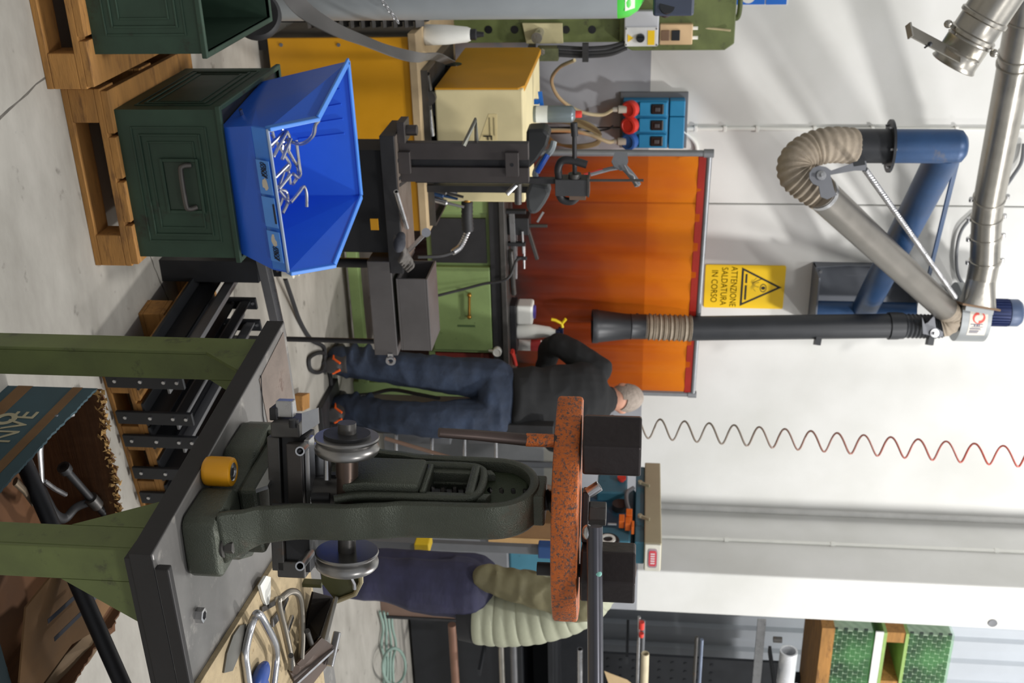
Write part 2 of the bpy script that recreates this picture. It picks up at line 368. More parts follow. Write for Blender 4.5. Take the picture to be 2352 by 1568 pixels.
# ================================================================ fume extraction arm
def slab_px(pts, d, t): return MB().slab([W(X, Y, d=d) for X, Y in pts], t)
ax = thing('fume_extraction_arm', 'jointed blue grey and black fume extraction arm hung from the wall bracket', 'extraction arm', W(1880, 660, y=6.98))
m_agrey = M('brushed_grey_tube', (128, 124, 118), .38, .7, .1, 6, .02, 40)
m_ablack = M('satin_black_tube', (44, 46, 50), .42, .2, .1, 6)
m_plate = M('grey_hinge_plate', (120, 122, 128), .5, .3, .06, 9)
a, b = W(1868, 603, y=6.98), W(2085, 745, y=6.98)
bx0, bx1, bz0, bz1 = a.x, b.x, a.z, b.z
mb = MB().box((bx0, 6.975, bz0), (bx1, 6.998, bz1)).box((bx0, 6.72, bz0), (bx1, 6.98, bz0+.012)).box((bx0, 6.80, bz1-.012), (bx1, 6.98, bz1))
mb.prism([(6.98, bz0), (6.90, bz0), (6.94, bz0+.2), (6.94, bz1-.2), (6.88, bz1), (6.98, bz1)], bx0, bx0+.008, 'x')
part(ax, 'wall_bracket', mb, M('bracket_grey', (96, 100, 108), .5, .2, .1, 6), bevel=.002)
pv = W(1960, 712, y=6.80)
mb = MB().cyl((pv.x, 6.80, bz0+.012), (pv.x, 6.80, bz1-.012), .058, n=24)
part(ax, 'pivot_post', mb, m_bluepaint, smooth=True)
for z in (bz0+.05, bz1-.1): part(ax, 'bolt', MB().cyl((bx0+.06, 6.975, z), (bx0+.06, 6.965, z), .012, n=6), m_bright)
E1 = W(2178, 336, d=5.25); E0 = V(pv.x, 6.80, W(1985, 705, y=6.8).z)
part(ax, 'swing_tube', MB().cyl(E0, E1-(E1-E0).normalized()*.02, .08, n=32), m_bluepaint, smooth=True)
zt = W(2217, 336, d=5.25).z; zf = W(2053, 336, d=5.25).z; zb = W(1962, 336, d=5.25).z
mb = MB().lathe((E1.x, E1.y, zf), (0, 0, 1), [(.08, 0), (.08, zt-zf-.05), (.075, zt-zf-.02), (.05, zt-zf)], 32)
part(ax, 'drop_tube', mb, m_bluepaint, smooth=True)
fl = part(ax, 'flange', MB().lathe((E1.x, E1.y, zf-.018), (0, 0, 1), [(.125, 0), (.125, .012)], 36), m_ablack, smooth=True)
for k in range(6):
    t = k*math.pi/3+.4; c = V(E1.x+.105*math.cos(t), E1.y+.105*math.sin(t), zf-.03); part(fl, 'flange_bolt', MB().cyl(c, c+V(0, 0, .03), .006, n=6), m_bright)
part(ax, 'swivel_collar', MB().lathe((E1.x, E1.y, zb), (0, 0, 1), [(.081, 0), (.081, zf-zb-.018)], 32), m_ablack, smooth=True)
gm0 = W(1884, 442, d=5.22); gm1 = W(2168, 706, d=6.85); gdir = (gm1-gm0).normalized()
hp = smooth_path([V(E1.x, E1.y, zb), W(1905, 333, d=5.25), W(1860, 345, d=5.24), W(1830, 370, d=5.22), W(1828, 398, d=5.21), W(1848, 418, d=5.21), gm0+gdir*.0], 16)
part(ax, 'elbow_hose', MB().tube(hp, [.083+.004*math.sin(i*1.25) for i in range(len(hp))], 24), m_hose, smooth=True)
part(ax, 'middle_tube', MB().cyl(gm0-gdir*.02, gm1, .079, n=32), m_agrey, smooth=True)
mb = MB().lathe(gm0-gdir*.01, gdir, [(.083, 0), (.083, .03)], 32); part(ax, 'hose_clamp', mb, m_bright, smooth=True)
pl = [(1858, 398), (1866, 386), (1880, 381), (1896, 384), (1908, 392), (1960, 374), (1988, 370), (1990, 382), (1986, 392), (1962, 392), (1906, 402), (1916, 440), (1922, 448), (1900, 458), (1884, 452), (1880, 428), (1866, 422), (1858, 410)]
part(ax, 'hinge_plate', slab_px(pl, 5.08, -.008), m_plate)
c = W(1886, 403, d=5.07); part(ax, 'hinge_bolt', MB().lathe(c, -FWD, [(.022, 0), (.022, .006), (.009, .007), (.009, .03)], 16), m_bright, smooth=True)
pl2 = [(1960, 372), (1985, 366), (1988, 378), (1962, 382)]; part(ax, 'spring_anchor', slab_px(pl2, 5.07, .05), m_ablack)
s0, s1 = W(1986, 388, d=5.08), W(2194, 682, d=6.7); sd = (s1-s0).normalized(); su, sv = frame(sd); n = 3600; sl = (s1-s0).length
coil = [s0+sd*(sl*i/n)+(su*math.cos(i*.62)+sv*math.sin(i*.62))*.0125 for i in range(n+1)]
part(ax, 'spring', MB().tube(coil, .0026, 5), m_bright, smooth=True)
part(ax, 'spring_rod', MB().cyl(s0, s1+sd*.02, .009, n=8), m_plate, smooth=True)
a, b = W(2198, 370, d=5.35), W(2132, 640, y=6.88); part(ax, 'brace_strip', MB().bar(a, b, .045, .008, FWD), m_bluepaint)
# lower joint and drop pipe
j0 = gm1; j1 = W(2165, 745, d=6.92); j2 = W(2132, 750, d=6.95); t0 = W(2062, 748, d=6.95); t1 = W(1587, 754, d=6.95)
jp = smooth_path([j0, W(2184, 724, d=6.9), W(2176, 742, d=6.92), W(2150, 749, d=6.94), W(2110, 749, d=6.95), t0], 10)
jk_ = int(len(jp)*.52); part(ax, 'joint_hose', MB().tube(jp[:jk_+1], [.074+.003*math.sin(i*1.7) for i in range(jk_+1)], 22), m_hose, smooth=True)
part(ax, 'joint_bellows', MB().tube(jp[jk_:], [.072+.006*(i % 2) for i in range(len(jp)-jk_)], 22), m_ablack, smooth=True)
td = (t1-t0).normalized()
part(ax, 'joint_collar', MB().lathe(t0-td*.03, td, [(.083, 0), (.083, .03), (.086, .03), (.086, .09)], 28), m_ablack, smooth=True)
pl = [(2118, 728), (2124, 744), (2132, 740), (2146, 724), (2150, 752), (2166, 762), (2166, 772), (2150, 776), (2136, 770), (2120, 766)]
part(ax, 'joint_plate', slab_px(pl, 6.82, -.008), m_plate)
c = W(2146, 765, d=6.81); part(ax, 'joint_bolt', MB().lathe(c, -FWD, [(.026, 0), (.026, .006), (.01, .007), (.01, .03)], 16), m_bright, smooth=True)
part(ax, 'drop_pipe', MB().cyl(t0+td*.04, t1, .077, n=32), m_ablack, smooth=True)
for X in (1880, 2138):
    p = W(X, 770, d=6.93); q = W(X-4, 792, d=6.93); part(ax, 'stop_lug', MB().bar(p, q, .05, .035, UP), m_ablack)
h0 = t1; h1 = W(1482, 750, d=6.95); hh = (h1-h0)
hp = [h0+hh*(i/60) for i in range(61)]; part(ax, 'nozzle_hose', MB().tube(hp, [.079+.005*math.sin(i*.95)+.004*math.sin(i*2.3) for i in range(61)], 24), m_hose, smooth=True)
h2 = W(1358, 749, d=6.95); hd = (h2-h1).normalized(); hl = (h2-h1).length
o = part(ax, 'hood', MB().lathe(h1-hd*.005, hd, [(.078, 0), (.079, .09), (.083, .095), (.079, .1), (.081, .13), (.102, hl-.04), (.106, hl-.035), (.106, hl), (.1, hl), (.098, hl-.04), (.076, .13)], 32, caps=False), m_ablack, smooth=True)
pr_ = h1+hd*.05+RIGHT*-.07; part(ax, 'hood_knob', MB().ball(pr_, .014), m_ablack, smooth=True)

# ================================================================ extraction fan with motor
fc = W(2224, 716, d=7.0); R = .185
fan = thing('extraction_fan', 'drum shaped extraction fan with blue motor and white label under the ceiling', 'fan', V(fc.x, fc.y, fc.z-.1))
z0, z1 = fc.z-.085, fc.z+.09
m_drum = M('fan_drum_grey', (158, 162, 164), .4, .5, .06, 5)
part(fan, 'housing', MB().lathe((fc.x, fc.y, z0), (0, 0, 1), [(.06, .01), (.07, .0), (R, 0), (R, z1-z0), (.08, z1-z0)], 44), m_drum, smooth=True)
part(fan, 'inlet_ring', MB().pipe((fc.x, fc.y, z0-.03), (fc.x, fc.y, z0), .09, .08, 28), m_drum, smooth=True)
mt = part(fan, 'motor', MB().lathe((fc.x, fc.y, z1), (0, 0, 1), [(.075, 0), (.08, .01), (.08, .15)], 28), M('motor_blue', (36, 50, 96), .45, .2), smooth=True)
part(fan, 'motor_cap', MB().lathe((fc.x, fc.y, z1+.15), (0, 0, 1), [(.086, 0), (.086, .055), (.07, .075), (.03, .082)], 28), M('motor_cap_blue', (70, 86, 116), .45, .1), smooth=True)
for k in range(26):
    t = 2*math.pi*k/26; c = V(fc.x, fc.y, 0); r = V(math.cos(t), math.sin(t), 0); part(mt, 'cooling_fin', MB().bar(c+r*.079+V(0, 0, z1+.01), c+r*.079+V(0, 0, z1+.145), .004, .018, r), M('motor_blue', (36, 50, 96)))
def drum_patch(a0, a1, z0_, z1_, r, n=14):
    A = []; B = []
    for i in range(n+1):
        t = math.radians(a0+(a1-a0)*i/n); A.append(V(fc.x+r*math.cos(t), fc.y+r*math.sin(t), z0_)); B.append(V(fc.x+r*math.cos(t), fc.y+r*math.sin(t), z1_))
    return MB().grid([A, B])
va = math.degrees(math.atan2(-fc.y, -fc.x)); hz = z1-z0
lb = part(fan, 'label_sticker', drum_patch(va-2, va+50, z0+hz*.25, z0+hz*.86, R+.0008), M('label_white', (226, 218, 206), .5, 0, .05))
m_lred = M('label_red', (226, 84, 70), .5); m_lblue = M('label_blue', (58, 66, 100), .5)
mb = MB()
for k in range(2):
    A = []; B = []
    for i in range(15):
        t = math.radians(180*k+i*14); w = .010*(1-i/16); rr = .027+.010*(i/14)
        for L_, r_ in ((A, rr-w), (B, rr+w)):
            ang = math.radians(va+11)+r_*math.cos(t)/R; L_.append(V(fc.x+(R+.0016)*math.cos(ang), fc.y+(R+.0016)*math.sin(ang), z0+hz*.56+r_*math.sin(t)))
    mb.grid([A, B])
part(lb, 'swirl_logo', mb, m_lred)
mb = MB()
for a0, a1, l0, l1 in ((23, 24.5, .3, .72), (25, 28, .50, .56), (25, 28, .42, .47), (25, 28, .58, .62), (29, 30, .34, .74), (32, 34, .3, .66), (35.5, 36.3, .3, .7), (38, 40.5, .3, .62), (42, 44, .3, .6)):
    q = drum_patch(va+a0, va+a1, z0+hz*l0, z0+hz*l1, R+.0016, 3); mb.add(q.v, q.f)
part(lb, 'print', mb, m_lblue)
# rectangular outlet and round duct
q0 = W(2243, 704, d=6.82); q1 = W(2254, 655, d=6.8); ud = (q1-q0).normalized(); ua, ub = frame(ud)
ua = (V(0, 0, 1)-ud*ud.z).normalized(); ub = ud.cross(ua)
part(fan, 'outlet_flange', MB().bar(q0, q0+ud*.012, .2, .225, ua), M('rusty_flange', (128, 104, 82), .6, .5), bevel=.001)
part(fan, 'outlet_throat', MB().bar(q0+ud*-.03, q0, .15, .165, ua), m_drum)
part(fan, 'support_arm', MB().box((fc.x-.03, fc.y+.1, z0+.02), (fc.x+.03, 7.0, z0+.08)), m_drum)
dp = [W(2254, 640, d=6.82), W(2262, 600, d=6.75), W(2264, 545, d=6.68), W(2266, 500, d=6.6), W(2272, 455, d=6.5), W(2352, 40, d=5.45), W(2392, -170, d=5.0)]
du = thing('spiral_air_duct', 'galvanised steel round duct running from the fan to the upper left', 'duct', dp[0])
def sq2round(a0, a1, n=24):
    rows = []
    for s in range(5):
        t = s/4; c = a0.lerp(a1, t); row = []
        for k in range(n):
            an = 2*math.pi*(k+.5)/n; ca, sa = math.cos(an), math.sin(an); m = max(abs(ca), abs(sa))
            row.append(c+ua*((ca/m*.095)*(1-t)+ca*.085*t)+ub*((sa/m*.085)*(1-t)+sa*.085*t))
        rows.append(row)
    return MB().ring(rows)
part(du, 'transition', sq2round(q0+ud*.012, dp[0]), m_galv, smooth=True)
for i in range(len(dp)-1):
    a, b = dp[i], dp[i+1]; part(du, 'duct_section', MB().cyl(a, b, .086, n=30), m_galv, smooth=True)
for i in range(1, len(dp)-1):
    dd = (dp[i+1]-dp[i-1]).normalized(); p = dp[i]
    r = part(du, 'clamp_ring', MB().lathe(p-dd*.012, dd, [(.087, 0), (.092, .004), (.092, .02), (.087, .024)], 30), m_galv, smooth=True)
    up = (V(0, 0, 1)-dd*dd.z).normalized(); 
    for s in (-1, 1): part(r, 'clamp_lug', MB().cyl(p+up*(s*.1)-dd*.012, p+up*(s*.1)+dd*.012, .012, n=10), m_bright, smooth=True)
for tt in (.8,):
    p = dp[4].lerp(dp[5], tt); dd = (dp[5]-dp[4]).normalized()
    for o_ in (-.03, .03): part(du, 'clamp_ring', MB().lathe(p+dd*o_-dd*.01, dd, [(.087, 0), (.093, .004), (.093, .016), (.087, .02)], 30), m_galv, smooth=True)
# open branch duct at the upper left
b0 = W(2188, 150, d=4.3); b1 = W(2420, -200, d=4.0); bd = (b1-b0).normalized(); bl = (b1-b0).length
bd_ = thing('branch_air_duct', 'open ended galvanised branch duct with a lever plate in the upper left corner', 'duct', b0)
part(bd_, 'pipe', MB().lathe(b0, bd, [(.078, .0), (.086, .0), (.09, .004), (.086, .012), (.084, .02), (.084, .1), (.088, .105), (.084, .11), (.084, .2), (.086, .2), (.086, bl), (.075, bl), (.075, .0)], 32, caps=False), m_galv, smooth=True)
for h in (.115, .19):
    part(bd_, 'clamp_ring', MB().lathe(b0+bd*h, bd, [(.087, 0), (.093, .005), (.093, .018), (.087, .023)], 32), m_galv, smooth=True)
e1 = W(2178, 55, d=4.2); e2 = W(2283, 122, d=4.2)
for e_ in (e1, e2): part(bd_, 'clamp_lug', MB().ball(e_, .016), m_galv, smooth=True)
l0, l1 = W(2092, 72, d=4.12), W(2205, 132, d=4.2); part(bd_, 'lever_plate', MB().bar(l0, l1, .05, .006, FWD+RIGHT*.4).bar(W(2086, 55, d=4.12), W(2092, 86, d=4.12), .05, .006, RIGHT), m_galv, label='folded lever plate')
part(bd_, 'damper_disc', MB().lathe(l1+bd*.01, bd, [(.07, 0), (.07, .006)], 28), m_galv, smooth=True)
p = W(2136, 101, d=4.1); part(bd_, 'wing_screw', MB().ball(p, .009).cyl(p, p+FWD*.05, .004, n=6), m_ablack)
# flexible conduits near the fan
solo('flexible_conduit', MB().tube(smooth_path([W(2352, 330, y=6.97), W(2346, 372, y=6.96), W(2326, 405, y=6.95), W(2312, 425, y=6.93)], 8), .012, 8), m_greypaint, 'short grey flexible conduit looping behind the round duct', 'conduit', smooth=True)
solo('flexible_conduit', MB().tube(smooth_path([W(2240, 490, y=6.98), W(2208, 530, y=6.97), W(2197, 580, y=6.97), W(2200, 630, y=6.97), W(2218, 660, y=6.96)], 8), .011, 8), m_greypaint, 'grey flexible conduit hanging in a curve left of the fan outlet', 'conduit', smooth=True)

# ================================================================ coiled air hose
pts = []; n = 900; turns = 17.2; A0, A1 = W(1380, 975, d=5.3), W(2420, 1055, d=5.3)
for i in range(n+1):
    t = i/n; tt = t+.035*math.sin(t*math.pi); c = A0.lerp(A1, t); a = 2*math.pi*turns*(t*1.12-.12*t*t)
    r = .047; pts.append(c+RIGHT*(r*math.cos(a))+FWD*(.012*math.sin(a)))
def hose_mat():
    m = bpy.data.materials.new('red_grey_hose'); m.use_nodes = True; nt = m.node_tree; b = nt.nodes['Principled BSDF']
    tc = nt.nodes.new('ShaderNodeTexCoord'); sp_ = nt.nodes.new('ShaderNodeSeparateXYZ'); nt.links.new(tc.outputs['Object'], sp_.inputs[0])
    r = nt.nodes.new('ShaderNodeValToRGB'); r.color_ramp.elements[0].position = .3; r.color_ramp.elements[1].position = .9
    r.color_ramp.elements[0].color = s2l((128, 116, 104))+(1,); r.color_ramp.elements[1].color = s2l((190, 80, 66))+(1,)
    mr = nt.nodes.new('ShaderNodeMath'); mr.operation = 'DIVIDE'; mr.inputs[1].default_value = 2.2; nt.links.new(sp_.outputs['Z'], mr.inputs[0]); nt.links.new(mr.outputs[0], r.inputs[0]); nt.links.new(r.outputs[0], b.inputs['Base Color'])
    b.inputs['Roughness'].default_value = .45; return m
solo('coiled_air_hose', MB().tube(pts, .0048, 6), hose_mat(), 'thin coiled red and grey air hose hanging against the white wall', 'hose', smooth=True)
# ================================================================ welding curtain
cl, cr = W(1625, 352, z=2.05), W(1587, 905, z=2.05)
cu = thing('welding_curtain', 'translucent orange welding curtain on a grey tube frame behind the bench', 'curtain', V((cl.x+cr.x)/2, (cl.y+cr.y)/2, 0))
def curtain_mat():
    m = bpy.data.materials.new('orange_welding_film'); m.use_nodes = True; nt = m.node_tree; N = nt.nodes; L = nt.links
    out = N['Material Output']; b = N['Principled BSDF']; b.inputs['Roughness'].default_value = .3
    tl = N.new('ShaderNodeBsdfTranslucent'); tp = N.new('ShaderNodeBsdfTransparent'); tp.inputs[0].default_value = s2l((250, 150, 40))+(1,)
    tc = N.new('ShaderNodeTexCoord'); mp = N.new('ShaderNodeMapping'); mp.inputs['Scale'].default_value = (1, 1, .7); L.new(tc.outputs['Object'], mp.inputs[0])
    no = N.new('ShaderNodeTexNoise'); no.inputs['Scale'].default_value = 3.2; no.inputs['Detail'].default_value = 6; L.new(mp.outputs[0], no.inputs['Vector'])
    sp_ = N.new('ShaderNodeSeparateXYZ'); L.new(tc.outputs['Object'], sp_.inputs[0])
    # ragged soot at bench height; upward, the lit wall's glow painted into the film
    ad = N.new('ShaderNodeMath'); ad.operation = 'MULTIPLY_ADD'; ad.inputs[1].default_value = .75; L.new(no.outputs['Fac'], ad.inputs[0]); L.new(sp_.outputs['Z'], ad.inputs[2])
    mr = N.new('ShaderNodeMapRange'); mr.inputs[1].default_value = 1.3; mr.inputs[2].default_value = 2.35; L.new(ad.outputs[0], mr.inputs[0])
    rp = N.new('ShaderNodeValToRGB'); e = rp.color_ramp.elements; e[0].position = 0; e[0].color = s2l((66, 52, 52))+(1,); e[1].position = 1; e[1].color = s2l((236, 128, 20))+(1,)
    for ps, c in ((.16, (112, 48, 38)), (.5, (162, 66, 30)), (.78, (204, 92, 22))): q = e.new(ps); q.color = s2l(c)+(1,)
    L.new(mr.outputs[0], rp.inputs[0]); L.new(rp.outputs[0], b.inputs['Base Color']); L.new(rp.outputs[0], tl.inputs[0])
    m1 = N.new('ShaderNodeMixShader'); m1.inputs[0].default_value = .4; L.new(b.outputs[0], m1.inputs[1]); L.new(tl.outputs[0], m1.inputs[2])
    tr = N.new('ShaderNodeMapRange'); tr.inputs[3].default_value = .05; tr.inputs[4].default_value = .46; L.new(mr.outputs[0], tr.inputs[0])
    m2 = N.new('ShaderNodeMixShader'); L.new(tr.outputs[0], m2.inputs[0]); L.new(m1.outputs[0], m2.inputs[1]); L.new(tp.outputs[0], m2.inputs[2]); L.new(m2.outputs[0], out.inputs[0])
    return m
m_tube = M('zinc_tube', (150, 152, 156), .4, .6, .08, 10)
m_rail = M('dark_red_rail', (150, 32, 20), .4, 0, .1, 6)
cdv = (cr-cl); cn = cdv.cross(V(0, 0, 1)).normalized(); rows = []
for j in range(15):
    z = .12+(2.03-.12)*j/14; row = []
    for i in range(121):
        t = i/120; amp = .028*(1-.75*(j/14)**2); w = amp*math.sin(t*math.pi*2*9.5+.5*math.sin(t*9))+.35*amp*math.sin(t*47+z*2)
        p = cl+cdv*(.012+t*.976)+cn*w; row.append(V(p.x, p.y, z))
    rows.append(row)
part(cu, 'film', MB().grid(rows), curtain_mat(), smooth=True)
part(cu, 'top_hem', MB().bar(V(cl.x, cl.y, 2.025)+cdv*.01, V(cr.x, cr.y, 2.025)-cdv*.01, .012, .046), m_rail, bevel=.004)
part(cu, 'top_tube', MB().cyl(V(cl.x, cl.y, 2.062), V(cr.x, cr.y, 2.062), .016, n=14), m_tube, smooth=True)
for p in (cl, cr):
    part(cu, 'post', MB().cyl(V(p.x, p.y, 0.02), V(p.x, p.y, 2.05), .018, n=14), m_tube, smooth=True)
    part(cu, 'corner_joint', MB().cyl(V(p.x, p.y, 2.03), V(p.x, p.y, 2.085), .024, n=14), m_tube, smooth=True)
    part(cu, 'foot', MB().bar(V(p.x, p.y, .015)-cn*.25, V(p.x, p.y, .015)+cn*.25, .03, .03), m_tube, bevel=.003)

# ================================================================ socket panel on the wall
m_sock = M('socket_blue', (28, 128, 176), .45, 0, .05, 8); m_sockd = M('socket_dark', (24, 26, 30), .3, 0, .1)
a, b = W(1432, 222, y=6.9), W(1570, 340, y=6.9)
so = thing('wall_socket_panel', 'blue industrial socket panel with red and blue outlets on the wall', 'socket panel', V((a.x+b.x)/2, 6.95, a.z))
x0, x1 = a.x+.02, b.x; z0, z1 = a.z, b.z
part(so, 'back_board', MB().box((x0-.03, 6.97, z0-.02), (x1+.02, 6.999, z1+.02)), m_greypaint, bevel=.003)
part(so, 'housing', MB().box((x0, 6.89, z0), (x1, 6.97, z1-.10)), m_sock, bevel=.006)
w = (x1-x0)/3
part(so, 'breaker_cover', MB().box((x0, 6.88, z1-.095), (x0+w-.004, 6.97, z1)), m_sock, bevel=.006)
part(so, 'breaker_cover', MB().box((x0+w, 6.88, z1-.095), (x1, 6.97, z1)), m_sock, bevel=.006)
for k in range(3):
    xc = x0+w*(k+.5)
    part(so, 'switch_block', MB().box((xc-w*.42, 6.872, z0+.1), (xc+w*.42, 6.895, z1-.11)), m_sock, bevel=.005)
    sw_ = part(so, 'switch_window', MB().box((xc-w*.32, 6.864, z1-.21), (xc+w*.32, 6.88, z1-.13)), m_sockd, bevel=.008)
    part(sw_, 'toggle', MB().box((xc-.012, 6.856, z1-.185), (xc+.012, 6.866, z1-.155)), M('toggle_grey', (70, 70, 74), .4), bevel=.002)
    c = V(xc, 6.89, z0+.055); d = V(0, -.85, -.5).normalized()
    ot = part(so, 'outlet', MB().lathe(c, d, [(.052, 0), (.054, .03), (.05, .034)], 26), m_red if k < 2 else M('outlet_blue', (46, 96, 172), .45), smooth=True)
    part(ot, 'outlet_lid', MB().lathe(c+d*.034, d, [(.052, 0), (.052, .012), (.04, .016), (.038, .013)], 26), m_red if k < 2 else M('outlet_blue', (46, 96, 172), .45), smooth=True)
    if k != 1:
        pl_ = part(so, 'cable_plug', MB().lathe(V(xc, 6.87, z0+.02), (0, -.1, -1), [(.024, 0), (.024, .05), (.016, .055), (.014, .085)], 16), M('grey_gland', (176, 172, 160), .5), smooth=True)
def cable(pts, r, mat, name, label, cat='cable', group=None, k=10): return solo(name, MB().tube(smooth_path(pts, k), r, 8), mat, label, cat, group, smooth=True)
pk = [V(x0+w*(k+.5), 6.86, z0-.06) for k in range(3)]
cable([pk[0], W(1380, 264, y=6.85), W(1330, 255, y=6.8), W(1285, 225, y=6.75), W(1267, 185, y=6.7), W(1285, 155, y=6.6), W(1320, 138, y=6.5)], .011, m_cable, 'power_cable', 'beige power cable curving from the upper red outlet to the olive machine')
cable([pk[2], W(1395, 325, y=6.8), W(1350, 308, y=6.75), W(1300, 300, y=6.6), W(1230, 300, y=6.5), W(1120, 300, y=6.5)], .012, m_cable, 'power_cable', 'beige power cable dropping from the blue outlet behind the bench')
cable([pk[1], W(1390, 298, y=6.9), W(1330, 303, y=6.9), W(1270, 306, y=6.88), W(1150, 306, y=6.8)], .006, m_rubber, 'power_cable', 'thin black cable hanging from the middle red outlet')
lp = []
for k in range(5):
    o_ = k*9; lp += [W(1235, 268+o_*.4, y=6.9), W(1290, 270+o_*.3, y=6.9), W(1345, 280+o_*.4, y=6.9), W(1378, 305+o_*.3, y=6.9), W(1368, 326+o_*.2, y=6.9), W(1320, 334+o_*.15, y=6.9), W(1270, 330-o_*.2, y=6.9), W(1235, 318-o_, y=6.9), W(1215, 295, y=6.9)]
cable(lp, .008, M('old_cable', (150, 136, 100), .6), 'coiled_cable', 'old beige cable hung in loops below the socket panel')
cable([W(1568, 300, y=6.98), W(1590, 318, y=6.985), W(1600, 335, y=6.985), W(1596, 352, y=6.985), W(1560, 362, y=6.985)], .013, m_white, 'conduit_bend', 'white bent conduit leaving the top of the socket panel', 'conduit')

# ================================================================ olive bandsaw machine and its boxes, upper left
mo = thing('olive_machine_column', 'olive green machine column with cream handwheel plate behind the gas cylinder', 'machine', V(.95, 6.4, 0))
y0 = 6.3; a, b = W(1090, 92, y=y0), W(1680, 92, y=y0)
xo = W(1400, 97, y=y0).x
mb = MB().box((.55, y0, 0), (xo, y0+.35, 2.05)); part(mo, 'column', mb, m_green, bevel=.006)
part(mo, 'head_cover', MB().prism([(.5, 1.55), (xo+.0, 1.55), (xo+.035, 1.62), (xo+.035, 2.12), (xo, 2.17), (.5, 2.17)], y0-.06, y0+.35, 'y'), m_green, bevel=.006)
for X in (1122, 1182, 1300, 1360):
    c = W(X, 68, y=y0); part(mo, 'port_hole', MB().lathe(c+V(0, .002, 0), (0, -1, 0), [(.022, 0), (.022, .004)], 18), m_sockd, smooth=True)
pp = [W(X, Y, y=y0-.01) for X, Y in ((1200, 52), (1292, 52), (1294, 98), (1210, 99))]
part(mo, 'cream_plate', MB().slab([pp[0], pp[3], pp[2], pp[1]], .02), M('cream_paint', (206, 196, 152), .5, 0, .08, 12, 0, 40, ((120, 96, 60), .3, 18)), bevel=.002)
c = W(1240, 72, y=y0-.02); c2 = c+V(.02, -.07, -.01); part(mo, 'clamp_knob', MB().cyl(c, c2, .025, n=18).cyl(c2, c2+V(0, -.02, 0), .03, n=18), m_bright, smooth=True)
cable([W(1680, 40, y=y0+.1), W(1694, 40, y=y0+.1), W(1700, 10, y=y0+.1), W(1702, -60, y=y0+.1)], .014, m_green, 'bent_pipe', 'olive bent pipe on top of the machine column beside the blue notice', 'pipe')
# guide block and hoses at the lower edge of the column
gb = thing('valve_block', 'dirty green valve block with black hoses below the cream plate', 'valve block', W(1235, 125, y=6.2))
part(gb, 'body', MB().box(W(1236, 104, y=6.26)-V(0, .1, 0), W(1285, 132, y=6.26)), M('grimy_green', (88, 92, 64), .5, .2, .3, 20))
part(gb, 'bracket', MB().box(W(1215, 100, y=6.25)-V(0, .06, 0), W(1232, 142, y=6.25)), m_black, bevel=.002)
c = W(1246, 118, y=6.14); part(gb, 'nut', MB().cyl(c, c+V(0, -.03, 0), .016, n=6), m_bright)
for k, (Ya, Yb) in enumerate(((108, 95), (118, 103), (126, 110))):
    part(gb, 'hose', MB().tube(smooth_path([W(1280, Ya, y=6.2), W(1340, Ya+3, y=6.2), W(1400, Ya-1, y=6.2), W(1440, Yb, y=6.2)], 8), .011, 8), m_rubber, smooth=True)
part(gb, 'hose_clip', MB().box(W(1338, 98, y=6.18)-V(0, .03, 0), W(1352, 140, y=6.18)), m_black)
# electrical boxes
eb = thing('isolator_switch_box', 'grey switch box with black rotary knob and yellow warning triangle', 'switch box', W(1432, 80, y=6.2))
a, b = W(1434, 62, y=6.18), W(1512, 106, y=6.18)
part(eb, 'box', MB().box((a.x-.08, 6.19, a.z), (b.x, 6.30, b.z)), M('box_grey', (196, 198, 204), .45, 0, .04), bevel=.006)
ef = part(eb, 'cover', MB().box((a.x, 6.17, a.z+.004), (b.x, 6.19, b.z-.004)), M('cover_white', (222, 222, 222), .4), bevel=.006)
c = W(1471, 87, y=6.17); kn = part(eb, 'rotary_knob', MB().lathe(c, (0, -1, 0), [(.024, 0), (.022, .02)], 20), m_sockd, smooth=True)
part(kn, 'knob_grip', MB().box((c.x-.006, c.y-.034, c.z-.022), (c.x+.006, c.y-.018, c.z+.022)), m_sockd, bevel=.002)
a, b = W(1488, 70, y=6.17), W(1503, 103, y=6.17); part(eb, 'yellow_label', MB().box((a.x, 6.167, a.z), (b.x, 6.171, b.z)), m_sign)
p = [W(1442, 79, y=6.168), W(1442, 97, y=6.168), W(1455, 87, y=6.168)]; part(eb, 'warning_triangle', MB().slab(p, .002), m_sign)
for X, Y in ((1438, 66), (1438, 103), (1508, 66), (1508, 103)):
    c = W(X, Y, y=6.17); part(eb, 'screw', MB().cyl(c, c+V(0, -.003, 0), .005, n=8), m_greypaint)
e2 = thing('beige_control_box', 'beige push button box above the grey switch box', 'control box', W(1516, 78, y=6.2))
a, b = W(1516, 56, y=6.2), W(1590, 103, y=6.2); m_beige = M('beige_plastic', (208, 176, 136), .45, 0, .05, 8)
part(e2, 'box', MB().box((a.x, 6.2, a.z), (b.x, 6.3, b.z)), m_beige, bevel=.006)
for X, kx in ((1528, 0), (1552, 1)):
    c = W(X, 81, y=6.2); part(e2, 'button_window', MB().cbox((c.x, 6.196, c.z), (.055, .01, .045)), M('window_brown', (120, 92, 70), .4) if not kx else m_sockd, bevel=.003)
for Y in (64, 86): c = W(1590, Y, y=6.25); part(e2, 'cable_gland', MB().cyl(c, c+V(0, 0, .03), .014, n=12), m_white, smooth=True)
cable([W(1602, 86, y=6.25), W(1612, 92, y=6.25), W(1606, 99, y=6.25), W(1592, 100, y=6.25)], .007, m_white, 'short_cable', 'short white cable loop on the beige control box', 'cable')
cable([W(1602, 64, y=6.25), W(1640, 66, y=6.24), W(1678, 70, y=6.22)], .006, m_cable, 'short_cable', 'beige cable running up from the control box to the machine head', 'cable')

